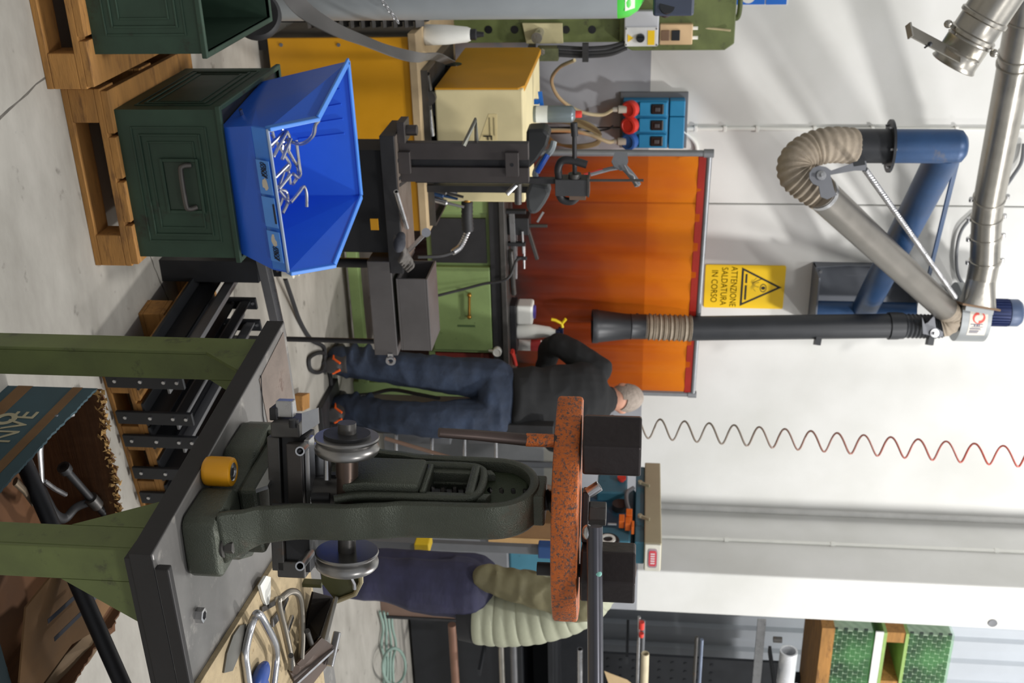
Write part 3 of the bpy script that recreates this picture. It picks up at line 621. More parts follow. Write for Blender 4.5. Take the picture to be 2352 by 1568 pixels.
# ================================================================ gas cylinder
g = W(1100, 50, d=4.55); gr = .115; gx = g.x-gr/math.cos(YAW)*.98; gy = g.y
gc = thing('gas_cylinder', 'tall grey gas cylinder with bright green shoulder at the left edge', 'gas cylinder', V(gx, gy, 0))
zs = W(1420, 20, d=4.55).z
m_cyl = M('cylinder_grey', (158, 164, 168), .4, .1, .06, 4, .02, 30, ((140, 104, 76), .27, 6))
part(gc, 'body', MB().lathe((gx, gy, 0), (0, 0, 1), [(gr-.01, 0), (gr, .02), (gr, zs)], 36), m_cyl, smooth=True)
part(gc, 'shoulder', MB().lathe((gx, gy, zs), (0, 0, 1), [(gr, 0), (gr, .01), (gr*.95, .045), (gr*.75, .08), (gr*.4, .105), (.035, .11)], 36), M('bright_green_paint', (78, 206, 74), .35, 0, .04), smooth=True)
part(gc, 'valve_neck', MB().lathe((gx, gy, zs+.11), (0, 0, 1), [(.032, 0), (.032, .05), (.02, .055), (.02, .1)], 18), m_brass, smooth=True)
c = V(gx, gy, zs+.19); part(gc, 'regulator', MB().cyl(c, c+RIGHT*.1, .016, n=12).cyl(c+RIGHT*.08+FWD*.03, c+RIGHT*.08-FWD*.03, .03, n=18), m_ablack, smooth=True)
part(gc, 'valve_guard', MB().box((gx+.02, gy-.06, zs+.14), (gx+.1, gy+.06, zs+.30)), m_bluepaint if False else M('slate_plastic', (58, 66, 84), .45), bevel=.01)
pa = math.atan2(-gy, -gx)+.55
part(gc, 'shoulder_label', MB().lathe((gx, gy, zs+.035), (0, 0, 1), [(gr*.98, 0), (gr*.86, .035)], 36, caps=False) if False else MB().slab([V(gx, gy, zs)+V(math.cos(pa+s*.28)*rr, math.sin(pa+s*.28)*rr, hh) for s, rr, hh in ((-1, gr*1.0, .03), (1, gr*1.0, .03), (1, gr*.86, .068), (-1, gr*.86, .068))], .002), M('label_cream', (222, 228, 214), .5))
# chain
ca, cb = W(862, -20, d=4.35), W(915, 52, d=4.45); n = 9; ch = thing('safety_chain', 'steel link chain slung across the gas cylinder', 'chain', cb)
for i in range(n):
    p = ca.lerp(cb, i/n); q = ca.lerp(cb, (i+1.25)/n); d = (q-p); u, v = frame(d); u = v if i % 2 else u; loop = []
    for k in range(14):
        t = 2*math.pi*k/14; loop.append((p+q)/2+d*.5*math.cos(t)+u*.007*math.sin(t))
    part(ch, 'link', MB().tube(loop+[loop[0]], .0022, 6, caps=False), m_bright, smooth=True)

# ================================================================ yellow bench unit with cream machine
yb = thing('yellow_bench_unit', 'amber yellow sheet metal bench with a worn wooden top', 'bench', V(1.3, 5.2, 0))
YB = 4.8; a = W(640, 88, y=YB); b = W(945, 530, y=YB); zt = W(945, 200, y=YB).z
part(yb, 'front_panel', MB().box((a.x, YB, .05), (b.x, YB+.02, zt)), m_yellow, bevel=.003)
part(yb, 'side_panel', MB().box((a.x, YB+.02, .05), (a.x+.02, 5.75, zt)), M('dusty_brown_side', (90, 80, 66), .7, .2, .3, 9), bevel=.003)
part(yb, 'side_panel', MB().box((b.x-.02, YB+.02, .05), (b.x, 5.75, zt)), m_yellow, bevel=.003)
part(yb, 'top_board', MB().box((a.x-.02, YB-.015, zt), (b.x+.02, 5.8, zt+.035)), M('worn_board', (176, 154, 120), .7, 0, .15, 6, .08, 30), bevel=.003)
for x in (a.x+.03, b.x-.03):
    for y in (YB+.05, 5.7): part(yb, 'leg', MB().cbox((x, y, .026), (.05, .05, .05)), m_black)
for X, Y in ((646, 103), (778, 103), (646, 340)):
    c = W(X, Y, y=YB); part(yb, 'screw', MB().cyl(c, c+V(0, -.004, 0), .008, n=10), m_greypaint)
ZB = zt+.035
tt = thing('tool_tray', 'dark oily tool tray on the yellow bench under the cream machine', 'tray', V(1.35, 5.1, ZB))
part(tt, 'floor', MB().box((a.x+.16, YB+.05, ZB), (b.x-.02, 5.72, ZB+.004)), m_black)
for lo, hi in (((a.x+.15, YB+.045, ZB), (b.x-.01, YB+.05, ZB+.03)), ((a.x+.15, YB+.05, ZB), (a.x+.16, 5.72, ZB+.03)), ((b.x-.02, YB+.05, ZB), (b.x-.01, 5.72, ZB+.03))): part(tt, 'rim', MB().box(lo, hi), m_steel)
for k, (X, Y0_, Y1_, mt_) in enumerate(((975, 250, 310, m_bright), (985, 240, 290, m_steel), (968, 365, 395, m_bluepaint), (980, 170, 205, m_steel))):
    p, q = W(X, Y0_, y=YB+.1), W(X+6, Y1_, y=YB+.14); p.z = q.z = ZB+.018; part(tt, 'round_bar', MB().cyl(p, q, .013, n=12), mt_, smooth=True)
bt0 = W(975, 80, y=5.0); btl = thing('white_squeeze_bottle', 'white plastic bottle standing at the left end of the yellow bench', 'bottle', V(bt0.x+.0, 5.0, ZB))
part(btl, 'body', MB().lathe((bt0.x, 5.0, ZB), (0, 0, 1), [(.042, 0), (.046, .008), (.043, .1), (.034, .19), (.028, .205)], 24), m_white, smooth=True)
part(btl, 'cap', MB().lathe((bt0.x, 5.0, ZB+.205), (0, 0, 1), [(.024, 0), (.024, .025), (.014, .03), (.010, .06)], 18), m_black, smooth=True)
# corrugated dark rack left of it
hr = thing('toothed_rack', 'dark toothed steel rack standing beside the yellow bench', 'rack', V(a.x-.06, 4.95, 0))
part(hr, 'rail', MB().box((a.x-.12, 4.9, 0), (a.x-.05, 4.98, .75)), m_black)
for k in range(11):
    z = .22+k*.048; part(hr, 'tooth', MB().prism([(4.86, z), (4.9, z-.012), (4.9, z+.03)], a.x-.12, a.x-.03, 'x'), m_steel)
# cream machine
CM = 4.98; a2, b2 = W(997, 205, y=CM), W(1205, 465, y=CM); cx0, cx1, cz0 = a2.x, b2.x, a2.z; cz1 = W(1203, 300, y=CM).z
cmn = thing('cream_machine_head', 'cream and yellow metal machine housing with black lettering on its front', 'machine', V((cx0+cx1)/2, 5.4, ZB))
m_cream = M('cream_housing', (224, 210, 164), .5, 0, .06, 5, .02, 40, ((150, 134, 96), .26, 14))
fr = part(cmn, 'front_cover', MB().prism([(cx0, cz0), (cx1-.03, cz0-.004), (cx1, cz0+.03), (cx1, cz1), (cx0, cz1)], CM, CM+.45, 'y'), m_cream, bevel=.008)
yd = W(1100, 110, x=cx0-.004).y
part(cmn, 'side_cover', MB().prism([(CM+.002, cz0+.002), (yd, cz0+.002), (yd, cz1-.012), (yd-.05, cz1+.004), (CM+.05, cz1+.004), (CM+.002, cz1-.02)], cx0-.006, cx0+.02, 'x'), M('amber_side', (196, 138, 22), .45, 0, .08, 4), bevel=.003, label='amber yellow side cover')
part(cmn, 'rear_body', MB().box((cx0+.02, CM+.45, cz0), (cx1-.02, yd, cz1-.01)), m_cream, bevel=.008)
c = W(1040, 148, x=cx0-.006); part(cmn, 'port_hole', MB().lathe(c, (-1, 0, 0), [(.045, -.004), (.045, .003)], 22), m_sockd, smooth=True)
for x in (cx0+.08, cx1-.12):
    for y in (CM+.06, CM+.5): part(cmn, 'foot', MB().cbox((x, y, (ZB+cz0)/2), (.09, .09, cz0-ZB)), m_black)
# nameplate decal
pts = [W(X, Y, y=CM-.001) for X, Y in ((1141, 262), (1141, 322), (1101, 322), (1122, 262))]; dn = part(fr, 'nameplate', MB().slab([pts[0], pts[1], pts[2], pts[3]], .0015), M('nameplate_cream', (232, 214, 160), .4))
p = W(1110, 309, y=CM-.004); text_part(fr, 'lettering', 'F', .06, p, (1, 0, 0), (0, 0, 1), m_ink, .0006)
for q in (1125, 1135): 
    a3, b3 = W(q, 270, y=CM-.003), W(q+1, 312, y=CM-.003); part(fr, 'printed_line', MB().box((a3.x, CM-.004, a3.z), (b3.x, CM-.002, b3.z)), m_ink)
# hose stub at its right
hs = [W(1073, 462, y=5.0), W(1073, 500, y=5.0), W(1075, 530, y=5.0), W(1058, 565, y=4.95), W(1040, 580, y=4.9), W(1010, 588, y=4.85), W(960, 590, y=4.8)]
gh = thing('gooseneck_cable', 'black gooseneck cable with a ribbed grip hanging from the cream machine', 'cable', hs[-1])
part(gh, 'grip', MB().tube([hs[0].lerp(hs[1], i/8) for i in range(9)]+[hs[1].lerp(hs[2], i/6) for i in range(1, 7)], [.026+.003*(i % 2) for i in range(15)], 14), m_rubber, smooth=True)
part(gh, 'ferrule', MB().cyl(hs[0]-V(.01, 0, 0), hs[0]+V(.02, 0, 0), .022, n=14), m_brass, smooth=True)
sp_ = smooth_path(hs[2:5], 14); part(gh, 'spring_sleeve', MB().tube(sp_, [.013+.003*(i % 2) for i in range(len(sp_))], 12), m_bright, smooth=True)
part(gh, 'cable', MB().tube(smooth_path(hs[4:], 8), .008, 8), m_rubber, smooth=True)
# flat sanding belt drooping from the left into the machine
bp_ = smooth_path([W(640, -60, d=4.1), W(690, 15, d=4.2), W(760, 62, d=4.25), W(840, 95, d=4.35), W(900, 118, d=4.45), W(960, 132, d=4.55), W(1000, 130, d=4.8), W(1034, 144, d=5.2)], 10)
mb = MB(); A = []; B = []; nb = len(bp_)
for i, p in enumerate(bp_):
    t = i/(nb-1); tw = math.radians(30+70*math.sin(math.pi*min(1, t*1.05))); wv = (V(0, 0, 1)*math.cos(tw)+RIGHT*-math.sin(tw)*.5+FWD*.3*math.sin(tw)).normalized()*(.038*(1-.35*t))
    A.append(p-wv); B.append(p+wv)
mb.grid([A, B]); solo('flat_drive_belt', mb, M('grey_belt', (92, 90, 88), .6, 0, .1, 8), 'grey flat belt drooping across the yellow bench into the cream machine', 'belt', solid=.005, smooth=True)
# castor wheel at the left edge
c = W(590, 36, d=3.9); ct = thing('cart_wheel', 'black rubber cart wheel with steel hub behind the nearer green crate', 'wheel', V(c.x, c.y, c.z-.085))
d = -FWD+V(0, 0, .12)
part(ct, 'tyre', MB().lathe(c-d*.02, d, [(.03, 0), (.075, 0), (.085, .01), (.085, .03), (.075, .042), (.05, .038), (.03, .03)], 32), m_rubber, smooth=True)
part(ct, 'hub', MB().lathe(c+d*.0, d, [(.034, 0), (.03, .02), (.012, .028)], 20), m_greypaint, smooth=True)
part(ct, 'fork', MB().bar(c-d*.03, c-d*.03+V(-.02, .05, -.08), .05, .012, d).bar(V(c.x, c.y+.06, 0.0), c-d*.03+V(0, .05, -.05), .03, .03, (1, 0, 0)), m_black)
# spray can, blue clip and cloths on the cream machine
ZC = cz1
def can(name, c, r, h, mat, capm, label, cat, band=None):
    t = thing(name, label, cat, c); x, y, z = c
    part(t, 'body', MB().lathe(c, (0, 0, 1), [(r*.94, 0), (r, .006), (r, h*.78), (r*.92, h*.82), (r*.55, h*.86), (r*.5, h*.87)], 26), mat, smooth=True)
    part(t, 'cap', MB().lathe((x, y, z+h*.87), (0, 0, 1), [(r*.42, 0), (r*.42, h*.1), (r*.36, h*.13)], 18), capm, smooth=True)
    if band: part(t, 'label_band', MB().lathe((x, y, z+h*band[0]), (0, 0, 1), [(r*1.006, 0), (r*1.006, h*(band[1]-band[0]))], 26, caps=False), band[2], smooth=True)
    return t
sc = V(W(1206, 262, y=5.45).x, 5.45, ZC); m_can = M('spray_can_grey', (120, 132, 138), .35, .5, .06)
t_ = can('spray_can', sc, .042, .24, m_can, m_red, 'grey spray can with red cap standing on the cream machine', 'spray can', (.06, .3, M('spray_label_white', (206, 212, 214), .4)))
bc = W(1208, 232, y=5.5); solo('blue_clip', MB().box((bc.x-.012, 5.48, ZC), (bc.x+.012, 5.5, ZC+.025)).bar(V(bc.x-.05, 5.49, ZC+.03), V(bc.x+.035, 5.49, ZC+.04), .012, .02), M('bright_blue_plastic', (20, 110, 210), .4), 'small bright blue clip on the cream machine beside the spray can', 'clip')
# ================================================================ welding bench
BY0, BY1, BZ = 5.75, 6.12, .95; bx0, bx1 = 1.93, 3.16
wbn = thing('welding_bench', 'green steel welding bench with a dark plate top and drawer cabinet', 'bench', V((bx0+bx1)/2, 5.95, 0))
part(wbn, 'top_plate', MB().box((bx0-.03, BY0-.02, BZ-.03), (bx1+.05, BY1, BZ)), m_steel, bevel=.003)
part(wbn, 'top_channel', MB().box((bx0, BY0, BZ-.09), (bx1, BY0+.05, BZ-.03)), m_black, bevel=.002)
for x in (bx0+.03, bx1-.05):
    for y in (BY0+.05, BY1-.05):
        part(wbn, 'leg', MB().cbox((x, y, (BZ-.09)/2), (.08, .06, BZ-.09)), m_lgreen, bevel=.003)
part(wbn, 'lower_rail', MB().box((bx0+.07, BY0+.0, .04), (bx1-.09, BY0+.06, .10)), m_lgreen, bevel=.003)
a, b = W(1004, 612, y=BY0), W(1130, 805, y=BY0)
cb = part(wbn, 'cabinet', MB().box((bx0+.07, BY0+.03, .5), (b.x+.03, BY1-.02, .86)), m_lgreen, bevel=.003)
part(wbn, 'open_bay', MB().box((bx0+.1, BY0+.012, .53), (a.x-.02, BY0+.032, .84)), m_black)
dr = part(wbn, 'drawer_front', MB().box((a.x, BY0-.005, .515), (b.x, BY0+.03, .855)), m_lgreen, bevel=.004)
p, q = W(1078, 678, y=BY0-.03), W(1078, 728, y=BY0-.03)
part(dr, 'handle', MB().tube([p+V(0, .03, 0), p, q, q+V(0, .03, 0)], .008, 8).ball(p, .013).ball(q, .013), m_brass, smooth=True, label='brass drawer handle')
part(dr, 'scratch_slot', MB().box((W(1070, 745, y=BY0).x, BY0-.008, .66), (W(1070, 745, y=BY0).x+.012, BY0-.004, .76)), M('dark_green_line', (70, 92, 54), .6))
# dark hatch panel left of the drawer, red tool chest right of it
rb = thing('red_tool_chest', 'dull red tool chest on the bench shelf behind the worker', 'tool chest', V(2.97, 5.85, .5))
part(wbn, 'shelf', MB().box((b.x+.03, BY0+.05, .47), (bx1-.09, BY1-.05, .5)), m_lgreen)
a_, b_ = W(1018, 792, y=5.83), W(1125, 840, y=5.83)
part(rb, 'body', MB().box((b.x+.06, 5.83, .5), (bx1-.14, 6.05, b_.z)), M('dull_red_paint', (128, 44, 36), .5, 0, .12), bevel=.004)
part(rb, 'lid_edge', MB().box((b.x+.055, 5.822, b_.z-.05), (bx1-.135, 6.055, b_.z-.035)), M('red_edge', (160, 70, 60), .5), bevel=.002)
# thing that stands on the bench
def bench_pt(X, Y, y): p = W(X, Y, y=y); return V(p.x, y, BZ)
def spray_bottle(c, s, label, trig=True):
    t = thing('spray_bottle', label, 'spray bottle', c); x, y, z = c
    part(t, 'bottle', MB().lathe(c, (0, 0, 1), [(.044*s, 0), (.047*s, .01*s), (.042*s, .1*s), (.03*s, .19*s), (.016*s, .215*s), (.016*s, .23*s)], 22), m_white, smooth=True)
    hd_ = part(t, 'trigger_head', MB().box((x-.028*s, y-.014*s, z+.24*s), (x+.05*s, y+.014*s, z+.27*s)).cyl((x, y, z+.225*s), (x, y, z+.25*s), .019*s, n=14), M('nozzle_navy', (30, 36, 70), .4), bevel=.003)
    part(t, 'trigger', MB().tube([V(x-.03*s, y, z+.265*s), V(x-.055*s, y, z+.26*s), V(x-.075*s, y, z+.225*s), V(x-.08*s, y, z+.2*s)], .009*s, 8).tube([V(x-.055*s, y, z+.262*s), V(x-.085*s, y, z+.285*s)], .009*s, 8), M('trigger_yellow', (236, 206, 30), .4), smooth=True)
    return t
spray_bottle(bench_pt(1192, 760, 5.9)+V(0, 0, .036), 1.0, 'white spray bottle with yellow trigger standing on the bench')
c = bench_pt(1200, 792, 6.03); can('spray_can', c, .034, .2, m_white, m_white, 'white spray can behind the spray bottle on the bench', 'spray can', (.5, .8, M('can_label_red', (180, 60, 60), .4)))
c = bench_pt(1185, 715, 5.92); jb = thing('white_jug', 'squat white plastic jug on a black block on the bench', 'jug', c)
part(jb, 'stand', MB().box((c.x-.07, 5.84, BZ), (c.x+.24, 5.97, BZ+.035)), m_black, bevel=.003)
part(jb, 'body', MB().box((c.x-.06, 5.86, BZ+.035), (c.x+.06, 5.98, BZ+.13)), m_white, bevel=.012)
part(jb, 'cap', MB().cyl((c.x, 5.92, BZ+.13), (c.x, 5.92, BZ+.142), .04, n=20), M('cap_violet', (80, 70, 150), .4), smooth=True)
c = bench_pt(1165, 812, 5.8); solo('red_handled_pliers', MB().tube([c+V(-.01, 0, .012), c+V(.03, .02, .02), c+V(.09, .03, .03)], .011, 8).tube([c+V(-.01, .03, .012), c+V(.04, .05, .014), c+V(.09, .04, .02)], .011, 8), m_red, 'red handled pliers lying on the bench beside the worker', 'pliers', smooth=True)
c = W(1142, 808, y=BY0-.02); solo('pressure_gauge', MB().lathe(c, (0, -1, 0), [(.026, -.02), (.026, .01), (.022, .012), (.021, .008)], 22).cyl(c, c+V(0, .02, -.05), .008, n=8), m_white, 'small round white gauge at the front edge of the bench', 'gauge', smooth=True)
# clamps and bars lying on the left of the bench
def bclamp(X, Y, y, L, ang, label):
    c = bench_pt(X, Y, y); t = thing('bar_clamp', label, 'clamp', c); d = V(math.cos(ang), math.sin(ang), 0); n_ = V(-d.y, d.x, 0)
    part(t, 'bar', MB().bar(c+V(0, 0, .03), c+d*L+V(0, 0, .03), .012, .03), m_bright, bevel=.001)
    part(t, 'jaw', MB().bar(c+V(0, 0, .0), c+V(0, 0, .11), .03, .02, d), m_black, bevel=.003)
    part(t, 'sliding_jaw', MB().bar(c+d*L*.6+V(0, 0, .0), c+d*L*.6+V(0, 0, .1), .03, .02, d), m_black, bevel=.003)
    part(t, 'screw', MB().cyl(c+d*L*.6+V(0, 0, .085)-d*.08, c+d*L*.6+V(0, 0, .085)+d*.06, .007, n=8), m_bright, smooth=True)
    return t
bclamp(1180, 485, 5.82, .34, .15, 'steel bar clamp lying at the left end of the bench')
bclamp(1185, 520, 5.95, .30, -.25, 'steel bar clamp lying behind another clamp on the bench')
c = bench_pt(1172, 575, 5.8); solo('steel_rod', MB().cyl(c+V(0, 0, .02), W(1172, 690, y=5.8)+V(0, .1, .02-(W(1172, 690, y=5.8).z-BZ)), .016, n=12), m_steel, 'dark steel rod lying along the bench top', 'rod', smooth=True)
cable([W(1195, 592, y=5.78), W(1185, 600, y=5.74), W(1165, 640, y=5.7), W(1110, 652, y=5.68), W(1060, 665, y=5.65), W(1000, 680, y=5.6), W(960, 690, y=5.6)], .008, m_rubber, 'black_cable', 'black cable hanging down in front of the green drawer')
c = bench_pt(1185, 492, 5.86); vs = thing('bench_fixture', 'dark steel fixture with a wing screw on the bench end', 'fixture', c)
part(vs, 'block', MB().box((c.x+.02, 5.85, BZ), (c.x+.12, 5.98, BZ+.12)), m_black, bevel=.004)
part(vs, 'arm', MB().bar(V(c.x+.06, 5.9, BZ+.1), V(c.x+.28, 5.9, BZ+.16), .03, .02), m_steel, bevel=.003)
p = W(1240, 498, y=5.84); part(vs, 'wing_screw', MB().bar(p+V(-.03, 0, .02), p+V(.03, 0, -.015), .012, .012), m_bright, bevel=.002)
part(vs, 'pin', MB().cyl(V(c.x+.08, 5.9, BZ+.1), V(c.x+.08, 5.9, BZ+.22), .01, n=10), m_steel, smooth=True)

# ================================================================ jig stand in front of the bench
JY = 3.95
js = thing('welding_jig_stand', 'black steel beam stand carrying jigs in front of the green bench', 'jig stand', V(1.5, 4.05, 0))
l0 = W(868, 312, y=JY); zt0 = .775
part(js, 'left_plate', MB().box((l0.x, JY, .72), (1.62, JY+.23, zt0)), m_black, bevel=.002)
tp = MB().box((l0.x+.004, JY+.004, zt0), (1.6, JY+.226, zt0+.004)); part(js, 'worn_top', tp, M('worn_steel_top', (120, 110, 102), .5, .5, .15, 14))
for x in (l0.x+.1, l0.x+.17, 1.27): part(js, 'slot', MB().bar(V(x, JY+.02, zt0+.0045), V(x+.03, JY+.21, zt0+.0045), .012, .002), m_black)
part(js, 'pedestal', MB().box((1.14, JY+.04, .02), (1.55, JY+.2, .72)), M('matt_black_panel', (26, 27, 30), .7), bevel=.003)
part(js, 'pedestal_foot', MB().box((1.05, JY-.02, 0), (1.65, JY+.26, .02)), m_black)
r0, r1 = W(845, 600, y=JY), W(850, 815, y=JY)
part(js, 'front_beam', MB().box((r0.x, JY, .632), (r1.x, JY+.2, W(905, 700, y=JY).z)), M('mill_scale_steel', (98, 95, 95), .42, .4, .12, 7, .03, 40), bevel=.003)
q0, q1 = W(905, 640, y=JY), W(998, 806, y=JY); zq0, zq1 = W(910, 700, y=JY).z+.006, W(985, 700, y=JY).z
mb = MB(); T_ = .008
mb.box((q0.x, JY, zq0), (q1.x, JY+.2, zq0+T_)).box((q0.x, JY, zq1-T_), (q1.x, JY+.2, zq1)).box((q0.x, JY, zq0+T_), (q1.x, JY+T_, zq1-T_)).box((q0.x, JY+.2-T_, zq0+T_), (q1.x, JY+.2, zq1-T_))
part(js, 'box_section', mb, M('mill_scale_steel', (74, 72, 74)), bevel=.0015)
p = W(845, 783, y=JY+.12); part(js, 'leg', MB().cyl(V(p.x, JY+.12, 0), V(p.x, JY+.12, .632), .011, n=10), m_black, smooth=True)
p = W(845, 610, y=JY+.12); part(js, 'leg', MB().cyl(V(p.x, JY+.15, 0), V(p.x, JY+.15, .632), .02, n=10), m_black, smooth=True)
c = W(898, 829, y=JY); part(js, 'ring_tab', MB().lathe(c-V(.005, 0, 0), (.2, -1, .1), [(.011, 0), (.02, 0), (.02, .01), (.011, .01), (.011, 0)], 18, caps=False).bar(c-V(.035, 0, 0), c-V(.015, 0, 0), .012, .02), m_bright, smooth=True)
# upright slotted column
uc = thing('slotted_steel_column', 'upright slotted black steel column on the jig stand', 'column', V(1.17, 4.05, zt0+.004))
u0, u1 = W(930, 328, y=JY+.05), W(1215, 420, y=JY+.05); zu = u1.z; uy0, uy1 = JY+.05, JY+.085; zb0 = zt0+.004; m_col = M('column_steel', (72, 67, 66), .42, .4, .15, 8, .03, 60)
wx = (u1.x-u0.x)
part(uc, 'left_rail', MB().box((u0.x, uy0, zb0), (u0.x+wx*.42, uy1, zu)), m_col, bevel=.002)
part(uc, 'right_rail', MB().box((u1.x-wx*.38, uy0, zb0), (u1.x, uy1, zu)), m_col, bevel=.002)
part(uc, 'slot_back', MB().box((u0.x+wx*.42, uy0+.02, zb0), (u1.x-wx*.38, uy1-.002, zu)), m_black)
part(uc, 'lower_block', MB().box((u0.x+wx*.2, uy0-.02, zb0), (u1.x-wx*.25, uy0, zb0+.045)), m_col, bevel=.002)
ub_ = part(uc, 'upper_block', MB().box((u0.x+wx*.2, uy0-.022, zu-.085), (u1.x-wx*.2, uy0, zu-.035)), m_col, bevel=.002)
c = V((u0.x+u1.x)/2, uy0-.022, zu-.06); part(ub_, 'screw_hole', MB().cyl(c, c+V(0, -.001, 0), .007, n=12), m_sockd)
part(uc, 'bolt', MB().cyl(V(u0.x-.04, uy0+.03, zb0+.03), V(u0.x-.04, uy0+.03, zb0+.07), .02, n=14).box((u0.x-.08, uy0-.01, zb0), (u0.x, uy0+.08, zb0+.03)), m_col, smooth=False, bevel=.002)
# bent square rod behind, lying over the column
p0, p1, p2 = W(1065, 334, y=uy0-.01), W(1092, 275, y=uy0+.02), W(1095, 330, y=uy1)
solo('bent_rod', MB().tube([p0, p1, p2], .009, 8), M('pale_steel', (150, 150, 140), .4, .7), 'pale bent rod hooked over the slotted column', 'rod', smooth=False)
# small crank on the column's right side
cr_ = thing('clamp_crank', 'short black crank with a grip beside the slotted column', 'crank', W(1180, 440, y=JY+.15))
p, q = W(1190, 421, y=JY+.1), W(1190, 468, y=JY+.1); part(cr_, 'shaft', MB().cyl(p, q, .014, n=12), m_steel, smooth=True)
p, q = W(1185, 425, y=JY+.08), W(1164, 446, y=JY+.06); part(cr_, 'grip', MB().cyl(p, q, .009, n=10), m_bright, smooth=True)
# tools lying on the jig stand top
def flat_pt(X, Y): p = W(X, Y, z=zt0+.012); return p
solo('chrome_tube', MB().pipe(flat_pt(905, 440)+V(0, 0, .008), flat_pt(930, 522)+V(0, 0, .008), .010, .006, 12), m_bright, 'thin chrome tube lying on the jig stand beside a rag', 'tube', smooth=True)
sw0 = W(938, 576, y=JY+.08); sw1 = W(975, 538, y=JY+.08); wr = thing('open_wrench', 'bright chrome wrench sticking up from the jig stand', 'wrench', sw0)
part(wr, 'handle', MB().bar(sw0, sw1, .008, .016, RIGHT), m_bright, bevel=.002)
d = (sw1-sw0).normalized(); part(wr, 'jaw', MB().lathe(sw1+d*.01-FWD*.004, FWD, [(.018, 0), (.018, .009)], 16), m_bright, smooth=True)
mb = MB(); random.seed(5)
for k in range(5):
    a = flat_pt(905+k*7, 545+k*12); b = flat_pt(918+k*4, 600+k*6); mb.tube(smooth_path([a, a.lerp(b, .5)+V(0, 0, .02+.01*random.random()), b], 6), .016-.001*k, 8, flat=.6)
gl = remesh(mb, .006, 2); solo('work_gloves', gl, M('grey_glove', (92, 88, 84), .8, 0, .3, 30, .3, 60), 'crumpled grey work gloves on the jig stand', 'gloves', smooth=True)
solo('rag', remesh(MB().ball(flat_pt(905, 560)+V(0, 0, .02), (.03, .05, .022)).ball(flat_pt(908, 545)+V(0, 0, .02), (.02, .035, .018)), .005, 1), M('dark_rag', (50, 52, 60), .8, 0, .3, 30, .3, 50), 'dark rag bundled on the jig stand beside the gloves', 'rag', smooth=True)
# yellow bits hanging under the stand
solo('yellow_tag', MB().cbox(W(860, 515, y=JY-.02), (.045, .004, .03)), m_yellow, 'small amber tag hanging at the front of the jig stand', 'tag')
# drill bits and chisels standing on the yellow bench between column and cream machine
for k, (X, Y, L, mt_, lb_) in enumerate(((965, 426, .10, m_bright, 'short bright punch'), (985, 432, .12, m_steel, 'dark steel punch'), (1003, 440, .10, m_bluepaint, 'blue handled chisel'), (975, 455, .12, m_bright, 'long bright drift'))):
    c = W(X-20, Y, y=4.86); c = V(c.x, 4.86, ZB); solo('hand_tool', MB().lathe(c, (.25, 0, 1), [(.012, 0), (.014, L*.2), (.014, L*.7), (.008, L*.75), (.006, L*1.4)], 12), mt_, lb_+' standing on the yellow bench beside the slotted column', 'hand tool', 'hand tools beside the slotted column', smooth=True)
c = W(960, 225, y=4.86); c = V(c.x, 4.9, ZB+.03); wl = thing('grinding_wheel_roller', 'small dark roller with steel rim on the yellow bench', 'roller', c-V(0, 0, .03))
part(wl, 'rim', MB().lathe(c-V(0, .02, 0), (0, -1, 0), [(.012, 0), (.03, 0), (.03, .03), (.012, .03)], 22), m_steel, smooth=True)
part(wl, 'axle', MB().cyl(c+V(.02, 0, -.02), c+V(.17, 0, -.02), .011, n=10), m_bright, smooth=True)
# C clamp, locking pliers and threaded rod above the column
CC = 4.6
ccl = thing('c_clamp', 'black C clamp gripping a steel plate above the slotted column', 'clamp', W(1270, 400, y=CC))
arc = [W(X, Y, y=CC) for X, Y in ((1348, 378), (1310, 368), (1290, 370), (1282, 388), (1284, 410), (1284, 440), (1292, 458), (1312, 462), (1326, 452))]
part(ccl, 'frame', MB().tube(smooth_path(arc, 6), .017, 10), m_black, smooth=True)
p, q = W(1319, 286, y=CC), W(1320, 402, y=CC); part(ccl, 'screw', MB().cyl(p, q, .010, n=12), m_black, smooth=True)
part(ccl, 'swivel_pad', MB().cyl(W(1320, 398, y=CC), W(1320, 408, y=CC), .028, n=16), m_steel, smooth=True)
part(ccl, 'tee_bar', MB().cyl(W(1318, 282, y=CC), W(1320, 312, y=CC), .015, n=12), m_black, smooth=True)
sp0, sp1 = W(1276, 408, y=CC), W(1352, 446, y=CC)
pc = thing('clamped_steel_plate', 'dark steel angle plate held in the C clamp', 'plate', W(1276, 425, y=CC))
part(pc, 'plate', MB().box((sp0.x, CC-.03, sp0.z), (sp1.x, CC+.05, sp1.z)), M('slate_steel', (72, 72, 74), .5, .5, .12, 8), bevel=.002)
part(pc, 'end_flange', MB().box((sp0.x-.01, CC-.035, sp1.z-.004), (sp1.x+.002, CC+.055, sp1.z+.004)), m_steel)
q = W(1335, 452, y=CC); part(pc, 'tab', MB().box((sp1.x, CC-.02, q.z-.05), (sp1.x+.02, CC+.02, q.z+.02)), M('tab_brown', (110, 92, 80), .5, .4))
